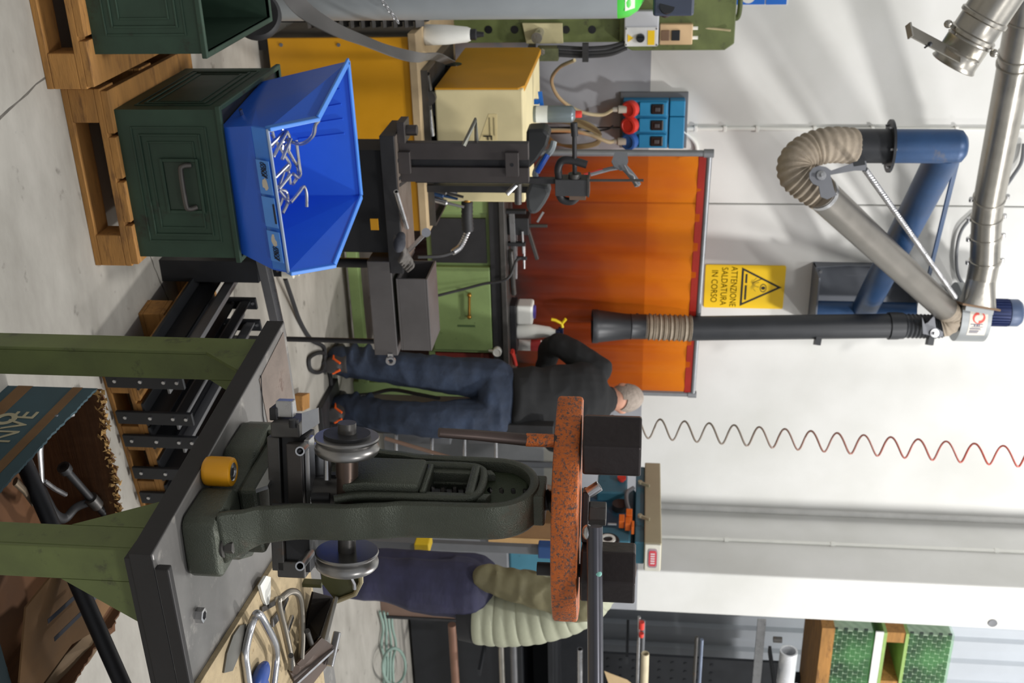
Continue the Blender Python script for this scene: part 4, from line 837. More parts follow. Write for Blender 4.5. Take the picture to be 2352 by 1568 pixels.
# shelf that carries clamp and mask: behind the column
sh0, sh1 = W(1205, 322, y=CC), W(1225, 470, y=CC)
part(pc, 'support', MB().bar(V(sp0.x+.012, CC, sp0.z), V(sp0.x+.012, CC, ZB), .024, .024, (1, 0, 0)), m_black)
lp_ = thing('locking_pliers', 'grey and red locking pliers on a threaded rod before the orange curtain', 'pliers', W(1350, 400, y=CC))
part(lp_, 'upper_jaw', slab_px([(1412, 350), (1440, 352), (1442, 372), (1436, 392), (1424, 392), (1410, 384), (1404, 372)], 4.86, -.016), m_greypaint)
part(lp_, 'red_grip', MB().tube([W(1342, 402, d=4.9), W(1360, 398, d=4.9), W(1385, 390, d=4.9)], .009, 8), m_red, smooth=True)
part(lp_, 'grip', MB().tube([W(1356, 400, d=4.9), W(1400, 388, d=4.9), W(1424, 384, d=4.9)], .01, 8), m_greypaint, smooth=True)
part(lp_, 'lever', MB().tube(smooth_path([W(1430, 380, d=4.86), W(1448, 400, d=4.86), W(1460, 416, d=4.86), W(1466, 428, d=4.86)], 5), [.016]*15+[.006], 10), m_greypaint, smooth=True)
part(lp_, 'lever_edge', MB().tube(smooth_path([W(1434, 380, d=4.83), W(1444, 396, d=4.83), W(1455, 404, d=4.83), W(1458, 416, d=4.83), W(1467, 428, d=4.83)], 4), .004, 6), m_bright, smooth=True)
part(lp_, 'threaded_rod', MB().cyl(W(1350, 414, y=CC), W(1478, 414, y=CC), .006, n=8), m_steel, smooth=True)
# welding mask and black hood lying by the column
wm = thing('welding_mask', 'black welding mask with blue head band lying above the slotted column', 'welding mask', W(1215, 320, y=4.75))
pts_ = [(1215, 282), (1255, 280), (1268, 295), (1262, 318), (1238, 352), (1218, 372), (1214, 330)]
part(wm, 'shell', MB().slab([W(X, Y, y=4.72) for X, Y in reversed(pts_)], .12), M('mask_black', (26, 28, 30), .45), bevel=.012)
part(wm, 'head_band', MB().tube(smooth_path([W(1272, 325, y=4.7), W(1266, 345, y=4.68), W(1246, 368, y=4.66), W(1230, 395, y=4.66), W(1230, 405, y=4.66)], 6), .014, 8), M('band_grey', (150, 158, 162), .6), smooth=True)
part(wm, 'blue_pad', MB().tube(smooth_path([W(1258, 355, y=4.65), W(1246, 375, y=4.64), W(1234, 395, y=4.64)], 6), .012, 8), m_blue, smooth=True)
part(wm, 'rest_block', MB().box((W(1210, 348, y=4.75).x, 4.74, ZB), (W(1210, 372, y=4.75).x, 4.80, W(1216, 340, y=4.75).z)), m_black)
bh = thing('black_hood', 'dark grey leather hood draped right of the slotted column', 'hood', W(1205, 440, y=4.8))
pts_ = [(1222, 405), (1262, 412), (1268, 430), (1256, 452), (1240, 474), (1222, 478), (1214, 462), (1212, 430)]
part(bh, 'shell', MB().slab([W(X, Y, y=4.82) for X, Y in reversed(pts_)], .1), M('hood_grey', (66, 68, 70), .75, 0, .1, 10), bevel=.015)
part(bh, 'prop', MB().box((W(1210, 425, y=4.85).x, 4.83, ZB), (W(1210, 440, y=4.85).x, 4.87, W(1220, 430, y=4.85).z)), m_black)

# ================================================================ the worker
def limb(mb, pts, rr, n=14, k=5):
    P = smooth_path(pts, k); m = len(P); rs = []
    for i in range(m):
        t = i/(m-1)*(len(rr)-1); j = min(int(t), len(rr)-2); rs.append(rr[j]+(rr[j+1]-rr[j])*(t-j))
    mb.tube(P, rs, n); mb.ball(P[0], rs[0], 12, 8); mb.ball(P[-1], rs[-1], 12, 8)
def ell_loft(mb, rings, n=24):
    """rings: centre, side vector, front vector"""
    mb.ring([[c+a*math.cos(t)+b*math.sin(t) for t in (2*math.pi*k/n for k in range(n))] for c, a, b in rings])
def hand(mb, wrist, d, side, s=1.0, curl=.5):
    """palm with four fingers and a thumb; d pointing to the fingertips, side towards the thumb"""
    d = d.normalized(); side = (side-d*side.dot(d)).normalized(); up = d.cross(side)
    ell_loft(mb, [(wrist-d*.01, side*.026*s, up*.019*s), (wrist+d*.03*s, side*.036*s, up*.017*s), (wrist+d*.085*s, side*.042*s, up*.014*s)], 12)
    for i, L in enumerate((.072, .08, .075, .058)):
        b = wrist+d*.08*s+side*(.03-.02*i)*s; m_ = b+d*L*.45*s; e = m_+(d*(1-curl)-up*curl).normalized()*L*.5*s
        mb.tube([b, m_, e, e+(d*(.2)-up).normalized()*.012*s], [.0095*s, .009*s, .0078*s, .005*s], 8)
    b = wrist+d*.03*s+side*.03*s; m_ = b+(d*.6+side*.7).normalized()*.038*s; mb.tube([b, m_, m_+(d*.9+side*.1).normalized()*.03*s], [.013*s, .011*s, .008*s], 8)
D1 = 6.05
man = thing('person', 'worker in black sweater and dark blue jeans bending over the welding bench', 'person', V(2.84, 5.30, 0))
fl_, fr_ = V(2.70, 5.32, 0), V(2.97, 5.26, 0)
m_jean = M('dark_jeans', (38, 49, 68), .85, 0, .4, 7, .3, 40); m_sweat = M('black_sweater', (21, 22, 24), .9, 0, .2, 6, .35, 8); m_skin = M('skin', (214, 160, 136), .55, 0, .06, 12); m_shoe = M('dark_shoe', (58, 56, 56), .7, 0, .2, 16)
hipL, hipR = W(1135, 872, d=6.12), W(1135, 958, d=6.08)
knL, knR = W(960, 852, d=6.06), W(955, 962, d=6.0)
anL, anR = fl_+V(0, 0, .11), fr_+V(0, 0, .11); waist = W(1180, 922, d=6.12)
chest = W(1325, 915, d=6.28); neck = W(1398, 918, d=6.40); head = W(1429, 914, d=6.48)
shL, shR = W(1372, 842, d=6.36), W(1372, 992, d=6.32)
elL, elR = W(1278, 792, d=6.42), W(1275, 1010, d=6.50)
wrL, wrR = W(1248, 846, d=6.66), W(1248, 960, d=6.70)
fw = FWD.copy(); fw.z = 0; fw.normalize(); rt = RIGHT.copy(); rt.z = 0; rt.normalize()
sk = MB()
ell_loft(sk, [(W(1120, 918, d=6.1), rt*.15, fw*.1), (waist, rt*.14, fw*.1), (chest, rt*.17, fw*.11), (neck-(neck-chest).normalized()*.05, rt*.15, fw*.08), (neck, rt*.06, fw*.065), (neck+(head-neck)*.4, rt*.055, fw*.06)])
for a, b, c, d in ((hipL, knL, anL, fl_), (hipR, knR, anR, fr_)): limb(sk, [a, b, c], [.08, .055, .04])
hd = (head-neck).normalized(); hx = rt; hy = hx.cross(hd).normalized()*-1
sk.ball(head, 1, 18, 14, Matrix((hx*.076, hy*.098, hd*.112)).transposed())
fy = hy if hy.dot(fw) > 0 else -hy
sk.ball(head+fy*.06-hd*.055, .05); sk.ball(head+fy*.105-hd*.02, (.014, .014, .02)); sk.ball(head+fy*.09-hd*.06, (.024, .012, .01))
for s in (-1, 1): sk.ball(head+hx*s*.076-hd*.01-fy*.01, (.013, .02, .03))
for s, e, w_, sd in ((shL, elL, wrL, 1), (shR, elR, wrR, -1)):
    limb(sk, [s, e, w_], [.045, .038, .028]); hand(sk, w_, (w_-e)*.6+fw*.1-V(0, 0, .06), rt*sd+V(0, 0, .4), 1.0, .55)
part(man, 'body', remesh(sk, .009, 3), m_skin, smooth=True)
jn = MB()
ell_loft(jn, [(W(1105, 918, d=6.1), rt*.15, fw*.10), (W(1130, 918, d=6.1), rt*.182, fw*.135), (W(1160, 920, d=6.11), rt*.182, fw*.125), (waist+UP*.0, rt*.178, fw*.115)])
limb(jn, [hipL, knL, anL-V(0, 0, .03)], [.112, .098, .086, .082]); limb(jn, [hipR, knR, anR-V(0, 0, .03)], [.112, .097, .084, .08])
for f_, a_ in ((fl_, anL), (fr_, anR)):
    for k in range(4): jn.ball(a_+V(.012*(-1)**k, 0, .0+.04*k), (.088, .088, .018))
part(man, 'jeans', wrinkle(remesh(jn, .009, 4), .008, (7, 7, 11)), m_jean, smooth=True)
sw_m = MB(); td = (chest-waist).normalized(); tb = rt.cross(td).normalized()
tb = tb if tb.dot(fw) > 0 else -tb
ell_loft(sw_m, [(waist-UP*.045, rt*.186, tb*.13), (waist-UP*.02, rt*.19, tb*.136), (waist+td*.06, rt*.188, tb*.132), (waist+td*.16, rt*.185, tb*.13), (chest-td*.06, rt*.195, tb*.14), (chest+td*.04, rt*.2, tb*.14), (shL.lerp(shR, .5)+td*.0, rt*.19, tb*.11), (neck-td*.01, rt*.075, tb*.075), (neck+(head-neck)*.28, rt*.066, tb*.07)])
limb(sw_m, [shL+rt*.02, elL, wrL-(wrL-elL)*.1], [.085, .07, .066, .05]); limb(sw_m, [shR-rt*.02, elR, wrR-(wrR-elR)*.1], [.085, .07, .066, .05])
part(man, 'sweater', wrinkle(remesh(sw_m, .009, 4), .008, (6, 6, 9)), m_sweat, smooth=True)
hr_ = MB(); hr_.ball(head-fy*.012+hd*.014, 1, 20, 14, Matrix((hx*.081, hy*.1, hd*.108)).transposed())
hm = hr_; hv = [v for v in hm.v]
def cut_hair(mb):
    out = MB(); keep = {}
    for f in mb.f:
        c = sum((mb.v[i] for i in f), Vector())/len(f)-head
        if c.dot(fy) > .055 or (c.dot(hd) < -.062 and c.dot(fy) > -.2) or (abs(c.dot(hx)) > .066 and c.dot(hd) < .0 and c.dot(fy) > -.03): continue
        out.f.append(f)
    out.v = mb.v; return out
o = part(man, 'hair', cut_hair(hm), M('grey_cropped_hair', (158, 146, 136), .9, 0, .2, 40, .5, 120), smooth=True, solid=.008)
for f_ in (fl_, fr_):
    dd = (fw*.8-rt*.25).normalized(); sh_ = MB()
    ell_loft(sh_, [(f_-dd*.11+V(0, 0, .045), rt*.04, V(0, 0, .045)), (f_-dd*.06+V(0, 0, .06), rt*.045, V(0, 0, .06)), (f_+dd*.05+V(0, 0, .05), rt*.047, V(0, 0, .048)), (f_+dd*.15+V(0, 0, .036), rt*.05, V(0, 0, .034)), (f_+dd*.2+V(0, 0, .028), rt*.03, V(0, 0, .024))], 16)
    sh_.lathe(f_-dd*.04+V(0, 0, .05), (0, 0, 1), [(.055, 0), (.06, .08)], 16)
    so_ = part(man, 'shoe', remesh(sh_, .008, 2), m_shoe, smooth=True)
    sl_ = MB(); ell_loft(sl_, [(f_-dd*.125+V(0, 0, .012), rt*.03, V(0, 0, .012)), (f_-dd*.09+V(0, 0, .012), rt*.047, V(0, 0, .012)), (f_+dd*.14+V(0, 0, .012), rt*.054, V(0, 0, .012)), (f_+dd*.21+V(0, 0, .012), rt*.03, V(0, 0, .012))], 16)
    part(so_, 'sole', sl_, m_rubber)
    for s in (-.03, .03): part(so_, 'orange_trim', MB().tube([f_-dd*.108+rt*s*.6+V(0, 0, .10), f_-dd*.1+rt*s*1.3+V(0, 0, .06), f_-dd*.05+rt*s*1.75+V(0, 0, .05)], .007, 6), M('orange_trim', (236, 96, 30), .5), smooth=True)
# ================================================================ pallets, crates and blue bin
def pallet(name, x0, x1, y0, y1, label, rot=0, nblk=2, h=1.0):
    t = thing(name, label, 'pallet', V((x0+x1)/2, (y0+y1)/2, 0)); random.seed(int(x0*100)+5)
    ym = (y0+y1)/2
    for y in (y0+.045, ym, y1-.045):
        part(t, 'bottom_board', MB().box((x0, y-.045, 0), (x1, y+.045, .02*h)), m_wood, bevel=.002)
        part(t, 'stringer_board', MB().box((x0, y-.045, .10*h), (x1, y+.045, .12*h)), m_wood, bevel=.002)
        for i in range(nblk+1):
            x = x0+.05+(x1-x0-.1)*i/nblk; part(t, 'block', MB().box((x-.05, y-.045, .02*h), (x+.05, y+.045, .10*h)), m_wood, bevel=.003)
    n = max(3, int((x1-x0)/.13)); w = (x1-x0)/n
    for i in range(n): part(t, 'deck_board', MB().box((x0+i*w+.006, y0, .12*h), (x0+(i+1)*w-.006, y1, .142*h)), m_wood, bevel=.002)
    t.rotation_euler.z = rot
    return t
pallet('wooden_pallet', .70, 1.25, 3.07, 3.72, 'wooden pallet under the green crate with the blue bin', nblk=1)
pallet('wooden_pallet', -.15, .685, 3.0, 3.66, 'wooden pallet at the left edge under the nearer green crate', nblk=2)
def crate(x0, x1, y0, y1, z0, z1, label, handle=True):
    t = thing('steel_crate', label, 'crate', V((x0+x1)/2, (y0+y1)/2, z0)); th = .004
    part(t, 'bottom', MB().box((x0, y0, z0), (x1, y1, z0+th)), m_dgreen)
    faces = (('front_wall', 'y', y0, 1), ('back_wall', 'y', y1-th, 0), ('left_wall', 'x', x0, 1), ('right_wall', 'x', x1-th, 0))
    for nm, ax_, c, ribs in faces:
        lo = (x0, c, z0+th) if ax_ == 'y' else (c, y0+th, z0+th); hi = (x1, c+th, z1) if ax_ == 'y' else (c+th, y1-th, z1)
        w_ = part(t, nm, MB().box(lo, hi), m_dgreen)
        if not ribs: continue
        a0, a1 = (x0, x1) if ax_ == 'y' else (y0, y1)
        for k, ins in enumerate((.04, .062, .084)):
            u0, u1, v0, v1 = a0+ins+.01, a1-ins-.01, z0+ins, z1-ins-.01; b = .006; mb = MB(); e = .003 if k != 1 else .0045
            for (p0, p1, q0, q1) in ((u0, u1, v0, v0+b), (u0, u1, v1-b, v1), (u0, u0+b, v0+b, v1-b), (u1-b, u1, v0+b, v1-b)):
                if ax_ == 'y': mb.box((p0, c-e, q0), (p1, c, q1))
                else: mb.box((c-e, p0, q0), (c, p1, q1))
            part(w_, 'pressed_rib', mb, m_dgreen, bevel=.0015)
    mb = MB(); r = .012
    for lo, hi in (((x0-r, y0-r, z1-.012), (x1+r, y0+.004, z1+.004)), ((x0-r, y1-.004, z1-.012), (x1+r, y1+r, z1+.004)), ((x0-r, y0+.004, z1-.012), (x0+.004, y1-.004, z1+.004)), ((x1-.004, y0+.004, z1-.012), (x1+r, y1-.004, z1+.004))): mb.box(lo, hi)
    part(t, 'rim', mb, m_dgreen, bevel=.003)
    if handle:
        xm = (x0+x1)/2; hz = z0+(z1-z0)*.56; hy = y0
        rc = part(t, 'handle_recess', MB().box((xm-.075, hy-.005, hz-.055), (xm+.075, hy-.001, hz+.045)), M('recess_green', (46, 62, 50), .6), bevel=.003)
        mb = MB()
        for lo, hi in (((xm-.085, hy-.009, hz-.065), (xm+.085, hy-.002, hz-.055)), ((xm-.085, hy-.009, hz+.045), (xm+.085, hy-.002, hz+.055)), ((xm-.085, hy-.009, hz-.055), (xm-.075, hy-.002, hz+.045)), ((xm+.075, hy-.009, hz-.055), (xm+.085, hy-.002, hz+.045))): mb.box(lo, hi)
        part(t, 'recess_frame', mb, m_dgreen, bevel=.002)
        part(t, 'handle', MB().tube(smooth_path([V(xm-.065, hy-.006, hz+.03), V(xm-.066, hy-.02, hz+.012), V(xm-.05, hy-.025, hz+.005), V(xm+.05, hy-.025, hz+.005), V(xm+.066, hy-.02, hz+.012), V(xm+.065, hy-.006, hz+.03)], 5), .008, 10), M('handle_grey', (92, 88, 84), .45, .6), smooth=True, label='worn grey drop handle')
    return t
crate(.765, 1.225, 3.09, 3.66, .142, .465, 'dark green steel crate carrying the blue bin')
crate(.02, .595, 3.04, 3.62, .142, .47, 'dark green open steel crate cut off by the left edge', handle=False)
# contents level inside the crate so that the bin rests on it
part(bpy.data.objects['steel_crate'], 'cover_board', MB().box((.77, 3.095, .44), (1.22, 3.655, .452)), m_black)
bt = [V(.717, 3.535, .74), V(1.174, 3.55, .74), V(1.267, 3.15, .74), V(.802, 3.136, .74)]  # rear left, rear right, front right, front left
bb = [V(.775, 3.50, .456), V(1.165, 3.51, .456), V(1.215, 3.11, .456), V(.82, 3.10, .456)]
bn = thing('blue_stacking_bin', 'bright blue plastic stacking bin with torn labels on the green crate', 'bin', V(.99, 3.3, .456))
th = .005
lipL0, lipR0 = V(.797, 3.03, .572), V(1.245, 3.05, .577); lipL1, lipR1 = V(.800, 3.01, .628), V(1.247, 3.03, .632)
part(bn, 'base', MB().slab([bb[0], bb[1], bb[2], bb[3]], -.006), m_blue)
part(bn, 'rear_wall', MB().slab([bb[0], bb[1], bt[1], bt[0]], th), m_blue)
part(bn, 'left_wall', MB().slab([bb[3], bb[0], bt[0], bt[3], lipL1, lipL0], th), m_blue)
part(bn, 'right_wall', MB().slab([bb[1], bb[2], lipR0, lipR1, bt[2], bt[1]], th), m_blue)
part(bn, 'front_panel', MB().slab([bb[3], bb[2], lipR0, lipL0], -th), m_blue)
lip = part(bn, 'front_lip', MB().slab([lipL0, lipR0, lipR1, lipL1], -.008), M('blue_plastic_lip', (62, 126, 214), .4), bevel=.002)
m_rimb = M('blue_plastic_rim', (70, 134, 222), .4)
mb = MB()
for a, b in ((bt[3], bt[0]), (bt[0], bt[1]), (bt[1], bt[2])): mb.bar(a, b, .022, .008)
part(bn, 'top_rim', mb, m_rimb, bevel=.002)
for a, b in ((bt[3], lipL1), (bt[2], lipR1)): part(bn, 'side_lip', MB().bar(a, b, .03, .012, (1, 0, 0)), m_rimb, bevel=.003)
part(bn, 'lip_bead', MB().bar(lipL1, lipR1, .008, .008), M('bead_grey', (150, 166, 190), .5), bevel=.002)
for k in range(4):
    a = bt[0].lerp(bt[1], .18+k*.11); b = bb[0].lerp(bb[1], .2+k*.105); a = a+(b-a)*.12; part(bn, 'stiffening_rib', MB().bar(a+V(0, -.006, 0), a.lerp(b, .6)+V(0, -.006, 0), .005, .012, (0, 1, 0)), m_blue)
m_card = M('label_card_blue', (84, 146, 226), .4); m_torn = M('torn_paper', (206, 196, 178), .8, 0, .1, 20); m_scr = M('marker_ink', (28, 34, 52), .6)
random.seed(11); lx = (lipR0-lipL0).normalized(); lz = (lipL1-lipL0).normalized(); ln = lx.cross(lz).normalized(); ln = ln if ln.y < 0 else -ln
for k, (u0, u1) in enumerate(((.21, .44), (.46, .67), (.70, .92))):
    a = lipL0.lerp(lipR0, u0); b = lipL0.lerp(lipR0, u1); o_ = ln*.009; h = (lipL1-lipL0).length
    cdp = part(lip, 'label_card', MB().slab([a+o_+lz*.008, b+o_+lz*.008, b+o_+lz*(h-.006), a+o_+lz*(h-.006)], .001), m_card)
    if k == 1:
        p = a.lerp(b, .2)+ln*.0112+lz*h*.82; q = a.lerp(b, .85)+ln*.0112+lz*h*.82; part(lip, 'marker_stroke', MB().bar(p, q, .002, .006, lz), m_scr); continue
    w_ = (b-a).length; poly = []
    c0 = a.lerp(b, .7 if k == 0 else .35)+ln*.0105+lz*h*.5
    for i in range(11):
        t = 2*math.pi*i/11; rr = random.uniform(.6, 1.2); poly.append(c0+lx*math.cos(t)*.022*rr+lz*math.sin(t)*.010*rr)
    part(lip, 'torn_paper', MB().slab(poly, .0008), m_torn)
    pts = []; s0 = a.lerp(b, .06 if k == 0 else .5)+ln*.0113+lz*h*.35
    for i in range(46):
        t = i/45; pts.append(s0+lx*(w_*.44*t+.005*math.sin(i*1.1))+lz*(h*.2+.010*math.sin(i*.95)))
    part(lip, 'marker_scribble', MB().tube(pts, .0011, 5), m_scr)
# bent rods lying in the bin
random.seed(21)
for k in range(16):
    c = V(.86+random.uniform(0, .2), 3.12+random.uniform(0, .22), .475+.011*k); a = random.uniform(-.9, .9)+(1.57 if k % 3 == 0 else .3); d = V(math.cos(a), math.sin(a)*.7, random.uniform(.0, .45)).normalized(); n_ = d.cross(V(0, 0, 1)).normalized(); L = random.uniform(.06, .085)
    solo('bent_steel_rod', MB().tube(smooth_path([c-d*L, c, c+d*L*.5, c+d*L*.62+n_*.03, c+d*L*.4+n_*.07], 4), .0055, 8), m_bright, 'bright bent steel rod among others inside the blue bin', 'rod', 'bent steel rods inside the blue bin', smooth=True)
pts = [W(618, 338, y=3.2), W(640, 318, y=3.18), W(690, 330, y=3.16), W(718, 312, y=3.14), W(724, 288, y=3.13), W(732, 276, y=3.13)]
solo('hooked_steel_rod', MB().tube(smooth_path(pts, 6), .006, 8), m_bright, 'bright rod curving up over the left lip of the blue bin', 'rod', smooth=True)
for X0, Y0, X1, Y1 in ((628, 360, 660, 300), (648, 366, 668, 318), (632, 408, 662, 378), (636, 440, 668, 400), (640, 436, 664, 466)):
    solo('bent_steel_rod', MB().tube([W(X0, Y0, y=3.11), W(X1, Y1, y=3.16)], .0055, 8), m_bright, 'bright bent steel rod among others inside the blue bin', 'rod', 'bent steel rods inside the blue bin', smooth=True)

# ================================================================ pallet of black frames behind the table
PL = pallet('wooden_pallet', 1.5, 2.3, 3.02, 3.75, 'low wooden pallet loaded with black brackets behind the table', rot=math.radians(8), nblk=3, h=.75)
bpy.context.view_layer.update(); PM = PL.matrix_world.copy(); pc0 = PL.location.copy()
m_frame = M('black_frame_steel', (40, 41, 44), .45, .4, .15, 9); m_shelf = M('grey_frame_plate', (112, 112, 114), .4, .6, .12, 6, .03, 40)
for k, x_ in enumerate((-.36, -.216, -.12, .017, .126)):
    root = thing('welded_bracket', ('leftmost', 'second', 'third', 'fourth', 'rightmost')[k]+' welded black bracket standing in the row on the rear pallet', 'bracket', PM @ V(x_, 0, .107), 'welded brackets on the rear pallet')
    T0 = Matrix.Translation(PM.translation) @ PM.to_3x3().to_4x4()
    for nm, y, za_, zb2 in (('near_post', -.378, .02, .275), ('far_post', .33, .108, .40 if k == 0 else .27)):
        po = part(root, nm, MB().box((x_-.024, y-.006, za_), (x_+.024, y+.006, zb2), T0), m_frame, bevel=.002)
        for t_b in (.12, .45, .75, .92):
            z = za_+(zb2-za_)*t_b; part(po, 'bolt', MB().cyl(T0 @ V(x_-.004, y-.006, z), T0 @ V(x_-.004, y-.011, z), .006, n=8), m_bright)
    part(root, 'wide_plate', MB().box((x_-.05, -.372, .108), (x_+.04, .322, .118), T0), m_frame, bevel=.002)
    part(root, 'lower_channel', MB().box((x_-.006, -.372, .118), (x_+.002, .324, .19), T0), m_frame, bevel=.002)
    part(root, 'upper_plate', MB().box((x_-.012, -.372, .21), (x_+.05, .324, .218), T0), m_shelf, bevel=.001)
    part(root, 'edge_strip', MB().box((x_-.016, -.372, .218), (x_-.008, .324, .25), T0), m_frame if k % 2 else m_shelf, bevel=.001)
# long plates beside the bin
p0, p1 = W(600, 612, z=.36), W(640, 790, z=.36)
lpz = thing('steel_channel', 'grey drilled steel channel lying behind the blue bin', 'channel', V(p0.x, p0.y, .30)); d = (p1-p0).normalized()
part(lpz, 'web', MB().bar(p0-d*.05, p1-d*.02, .05, .006), m_shelf, bevel=.001)
for s in (-1, 1): part(lpz, 'flange', MB().bar(p0-d*.05+d.cross(V(0, 0, 1))*.025*s+V(0, 0, .012), p1-d*.02+d.cross(V(0, 0, 1))*.025*s+V(0, 0, .012), .005, .03), m_bright if s < 0 else m_shelf)
part(lpz, 'prop', MB().box((p0.x-.03, p0.y-.03, 0), (p0.x+.05, p0.y+.05, .355)), m_frame)
p = W(650, 628, z=.40); q = W(690, 632, y=p.y)
solo('cable_connector', MB().lathe(p, (0, 0, 1), [(.018, 0), (.018, .04), (.009, .045), (.009, .06)], 14), M('ivory_plastic', (210, 204, 186), .5), 'ivory cable connector standing behind the blue bin', 'connector', smooth=True, loc=None)
cable([W(655, 640, z=.05), W(672, 690, z=.03), W(690, 740, z=.012), W(715, 780, z=.012), W(745, 800, z=.012), W(740, 850, z=.012), W(715, 850, z=.012), W(712, 820, z=.012), W(745, 812, z=.012), W(758, 860, z=.012), W(765, 900, z=.015), W(790, 908, y=5.45), W(850, 905, y=5.55), W(900, 895, y=5.6), W(960, 905, y=5.6), W(1010, 915, y=5.65)], .011, m_rubber, 'rubber_cable', 'black rubber cable looping over the floor behind the worker')
solo('wood_offcut', MB().bar(W(690, 905, z=.03), W(690, 940, z=.03), .12, .06), m_wood, 'small wood offcut lying on the floor beyond the table', 'wood offcut', bevel=.003)

# ================================================================ torn cardboard box under the table
X0, X1, Y0, Y1, ZT = 1.37, 2.05, 1.93, 2.49, .25
cbx = thing('torn_cardboard_box', 'torn teal and brown cardboard box of clamps under the table', 'cardboard box', V(1.7, 2.2, 0))
m_teal = M('teal_printed_card', (52, 76, 84), .8, 0, .15, 8); m_kraft = M('kraft_card', (112, 82, 50), .85, 0, .15, 8, .05, 40); m_inner = M('brown_inner_card', (92, 60, 34), .85, 0, .3, 3, .1, 20, aniso=(1, 1, 14))
random.seed(9)
def torn(a, b, zb, zt, amp, n=70):
    top = []; z = zt
    for i in range(n+1):
        t = i/n; z = zt+amp*(.35*math.sin(t*7+1)+.25*math.sin(t*19)+random.uniform(-.55, .55)); top.append(V(*a).lerp(V(*b), t)+V(0, 0, z))
    bot = [V(*a).lerp(V(*b), i/n)+V(0, 0, zb) for i in range(n+1)]; return bot, top
bl, tl = torn((X0, Y0, 0), (X0, Y1, 0), 0, ZT, .004); lw = part(cbx, 'left_wall', MB().grid([bl, tl]), m_teal, solid=.006)
bl, tl = torn((X0+.004, Y0, 0), (X0+.004, Y1, 0), 0.002, ZT-.004, .003); part(cbx, 'left_lining', MB().grid([bl, tl]), m_inner)
bl, tl = torn((X0, Y1, 0), (X1, Y1, 0), 0, ZT+.005, .016); part(cbx, 'rear_wall', MB().grid([bl, tl]), m_inner, solid=.006)
chips = MB()
for i, p in enumerate(tl):
    for _ in range(3):
        c = p+V(random.uniform(-.006, .006), -.006+random.uniform(-.006, .003), random.uniform(-.012, .006)); q = [c+V(random.uniform(-.010, .010), random.uniform(-.004, .004), random.uniform(-.009, .009)) for _k in range(4)]
        chips.add(q, [(0, 1, 2), (0, 3, 1), (1, 3, 2), (2, 3, 0)])
te = part(cbx, 'torn_edge', chips, M('torn_card_edge', (186, 148, 92), .9, 0, .2, 40)); te['kind'] = 'stuff'
bl, tl = torn((X0, Y0, 0), (X1, Y0, 0), 0, ZT-.06, .012); part(cbx, 'front_wall', MB().grid([bl, tl]), m_teal, solid=.006)
bl, tl = torn((X1, Y0, 0), (X1, Y1, 0), 0, ZT-.02, .01); part(cbx, 'right_wall', MB().grid([bl, tl]), m_inner, solid=.006)
part(cbx, 'bottom', MB().box((X0, Y0, .001), (X1, Y1, .007)), m_inner)
for z0, z1 in ((.185, .213), (.03, .072)): part(lw, 'brown_stripe', MB().box((X0-.0042, Y0, z0), (X0-.0032, Y1, z1)), m_kraft)
nve = W(18, 1022, x=X0)
m_lt = M('print_cream', (168, 160, 132), .8)
text_part(lw, 'lettering', 'NVE', .085, (X0-.0044, nve.y, nve.z), (0, 1, 0), (0, 0, -1), m_lt, .0006)
c = W(12, 962, x=X0-.0042)
part(lw, 'printed_emblem', MB().lathe(c, (-1, 0, 0), [(.016, 0), (.03, 0), (.03, .001), (.016, .001), (.016, 0)], 20, caps=False), m_lt)
# folded-out flap on the right, kraft inside with printed bars
fp = [V(1.74, 2.40, ZT+.0), V(1.70, 1.98, ZT-.04), V(2.02, 2.02, .22), V(2.16, 2.22, .19), V(2.12, 2.44, .22)]
fp2 = [W(145, 1290, z=.27), W(60, 1395, z=.26), W(45, 1568, z=.24), W(100, 1568, z=.23), W(165, 1480, z=.24), W(215, 1450, z=.25), W(260, 1380, z=.27), W(255, 1300, z=.28), W(210, 1260, z=.28)]
fl = part(cbx, 'open_flap', MB().slab(fp2, -.005), m_kraft)
def on_flap(X, Y, z): return W(X, Y, z=z)
for a, b in (((110, 1427), (175, 1368)), ((125, 1468), (195, 1400)), ((215, 1375), (230, 1362))):
    part(fl, 'printed_bar', MB().bar(W(*a, z=.275), W(*b, z=.282), .012, .001), m_scr)
fp3 = [W(150, 1505, z=.20), W(105, 1568, z=.18), W(160, 1568, z=.19), W(205, 1520, z=.2), W(225, 1490, z=.21), W(262, 1475, z=.22), W(255, 1465, z=.22), W(200, 1455, z=.2)]
part(cbx, 'small_flap', MB().slab(fp3, -.004), M('drab_card', (110, 90, 66), .85, 0, .15, 8))
fp4 = [W(258, 1375, z=.2), W(262, 1448, z=.2), W(240, 1465, z=.2), W(225, 1420, z=.2)]
part(cbx, 'dark_flap', MB().slab(fp4, -.004), m_inner)
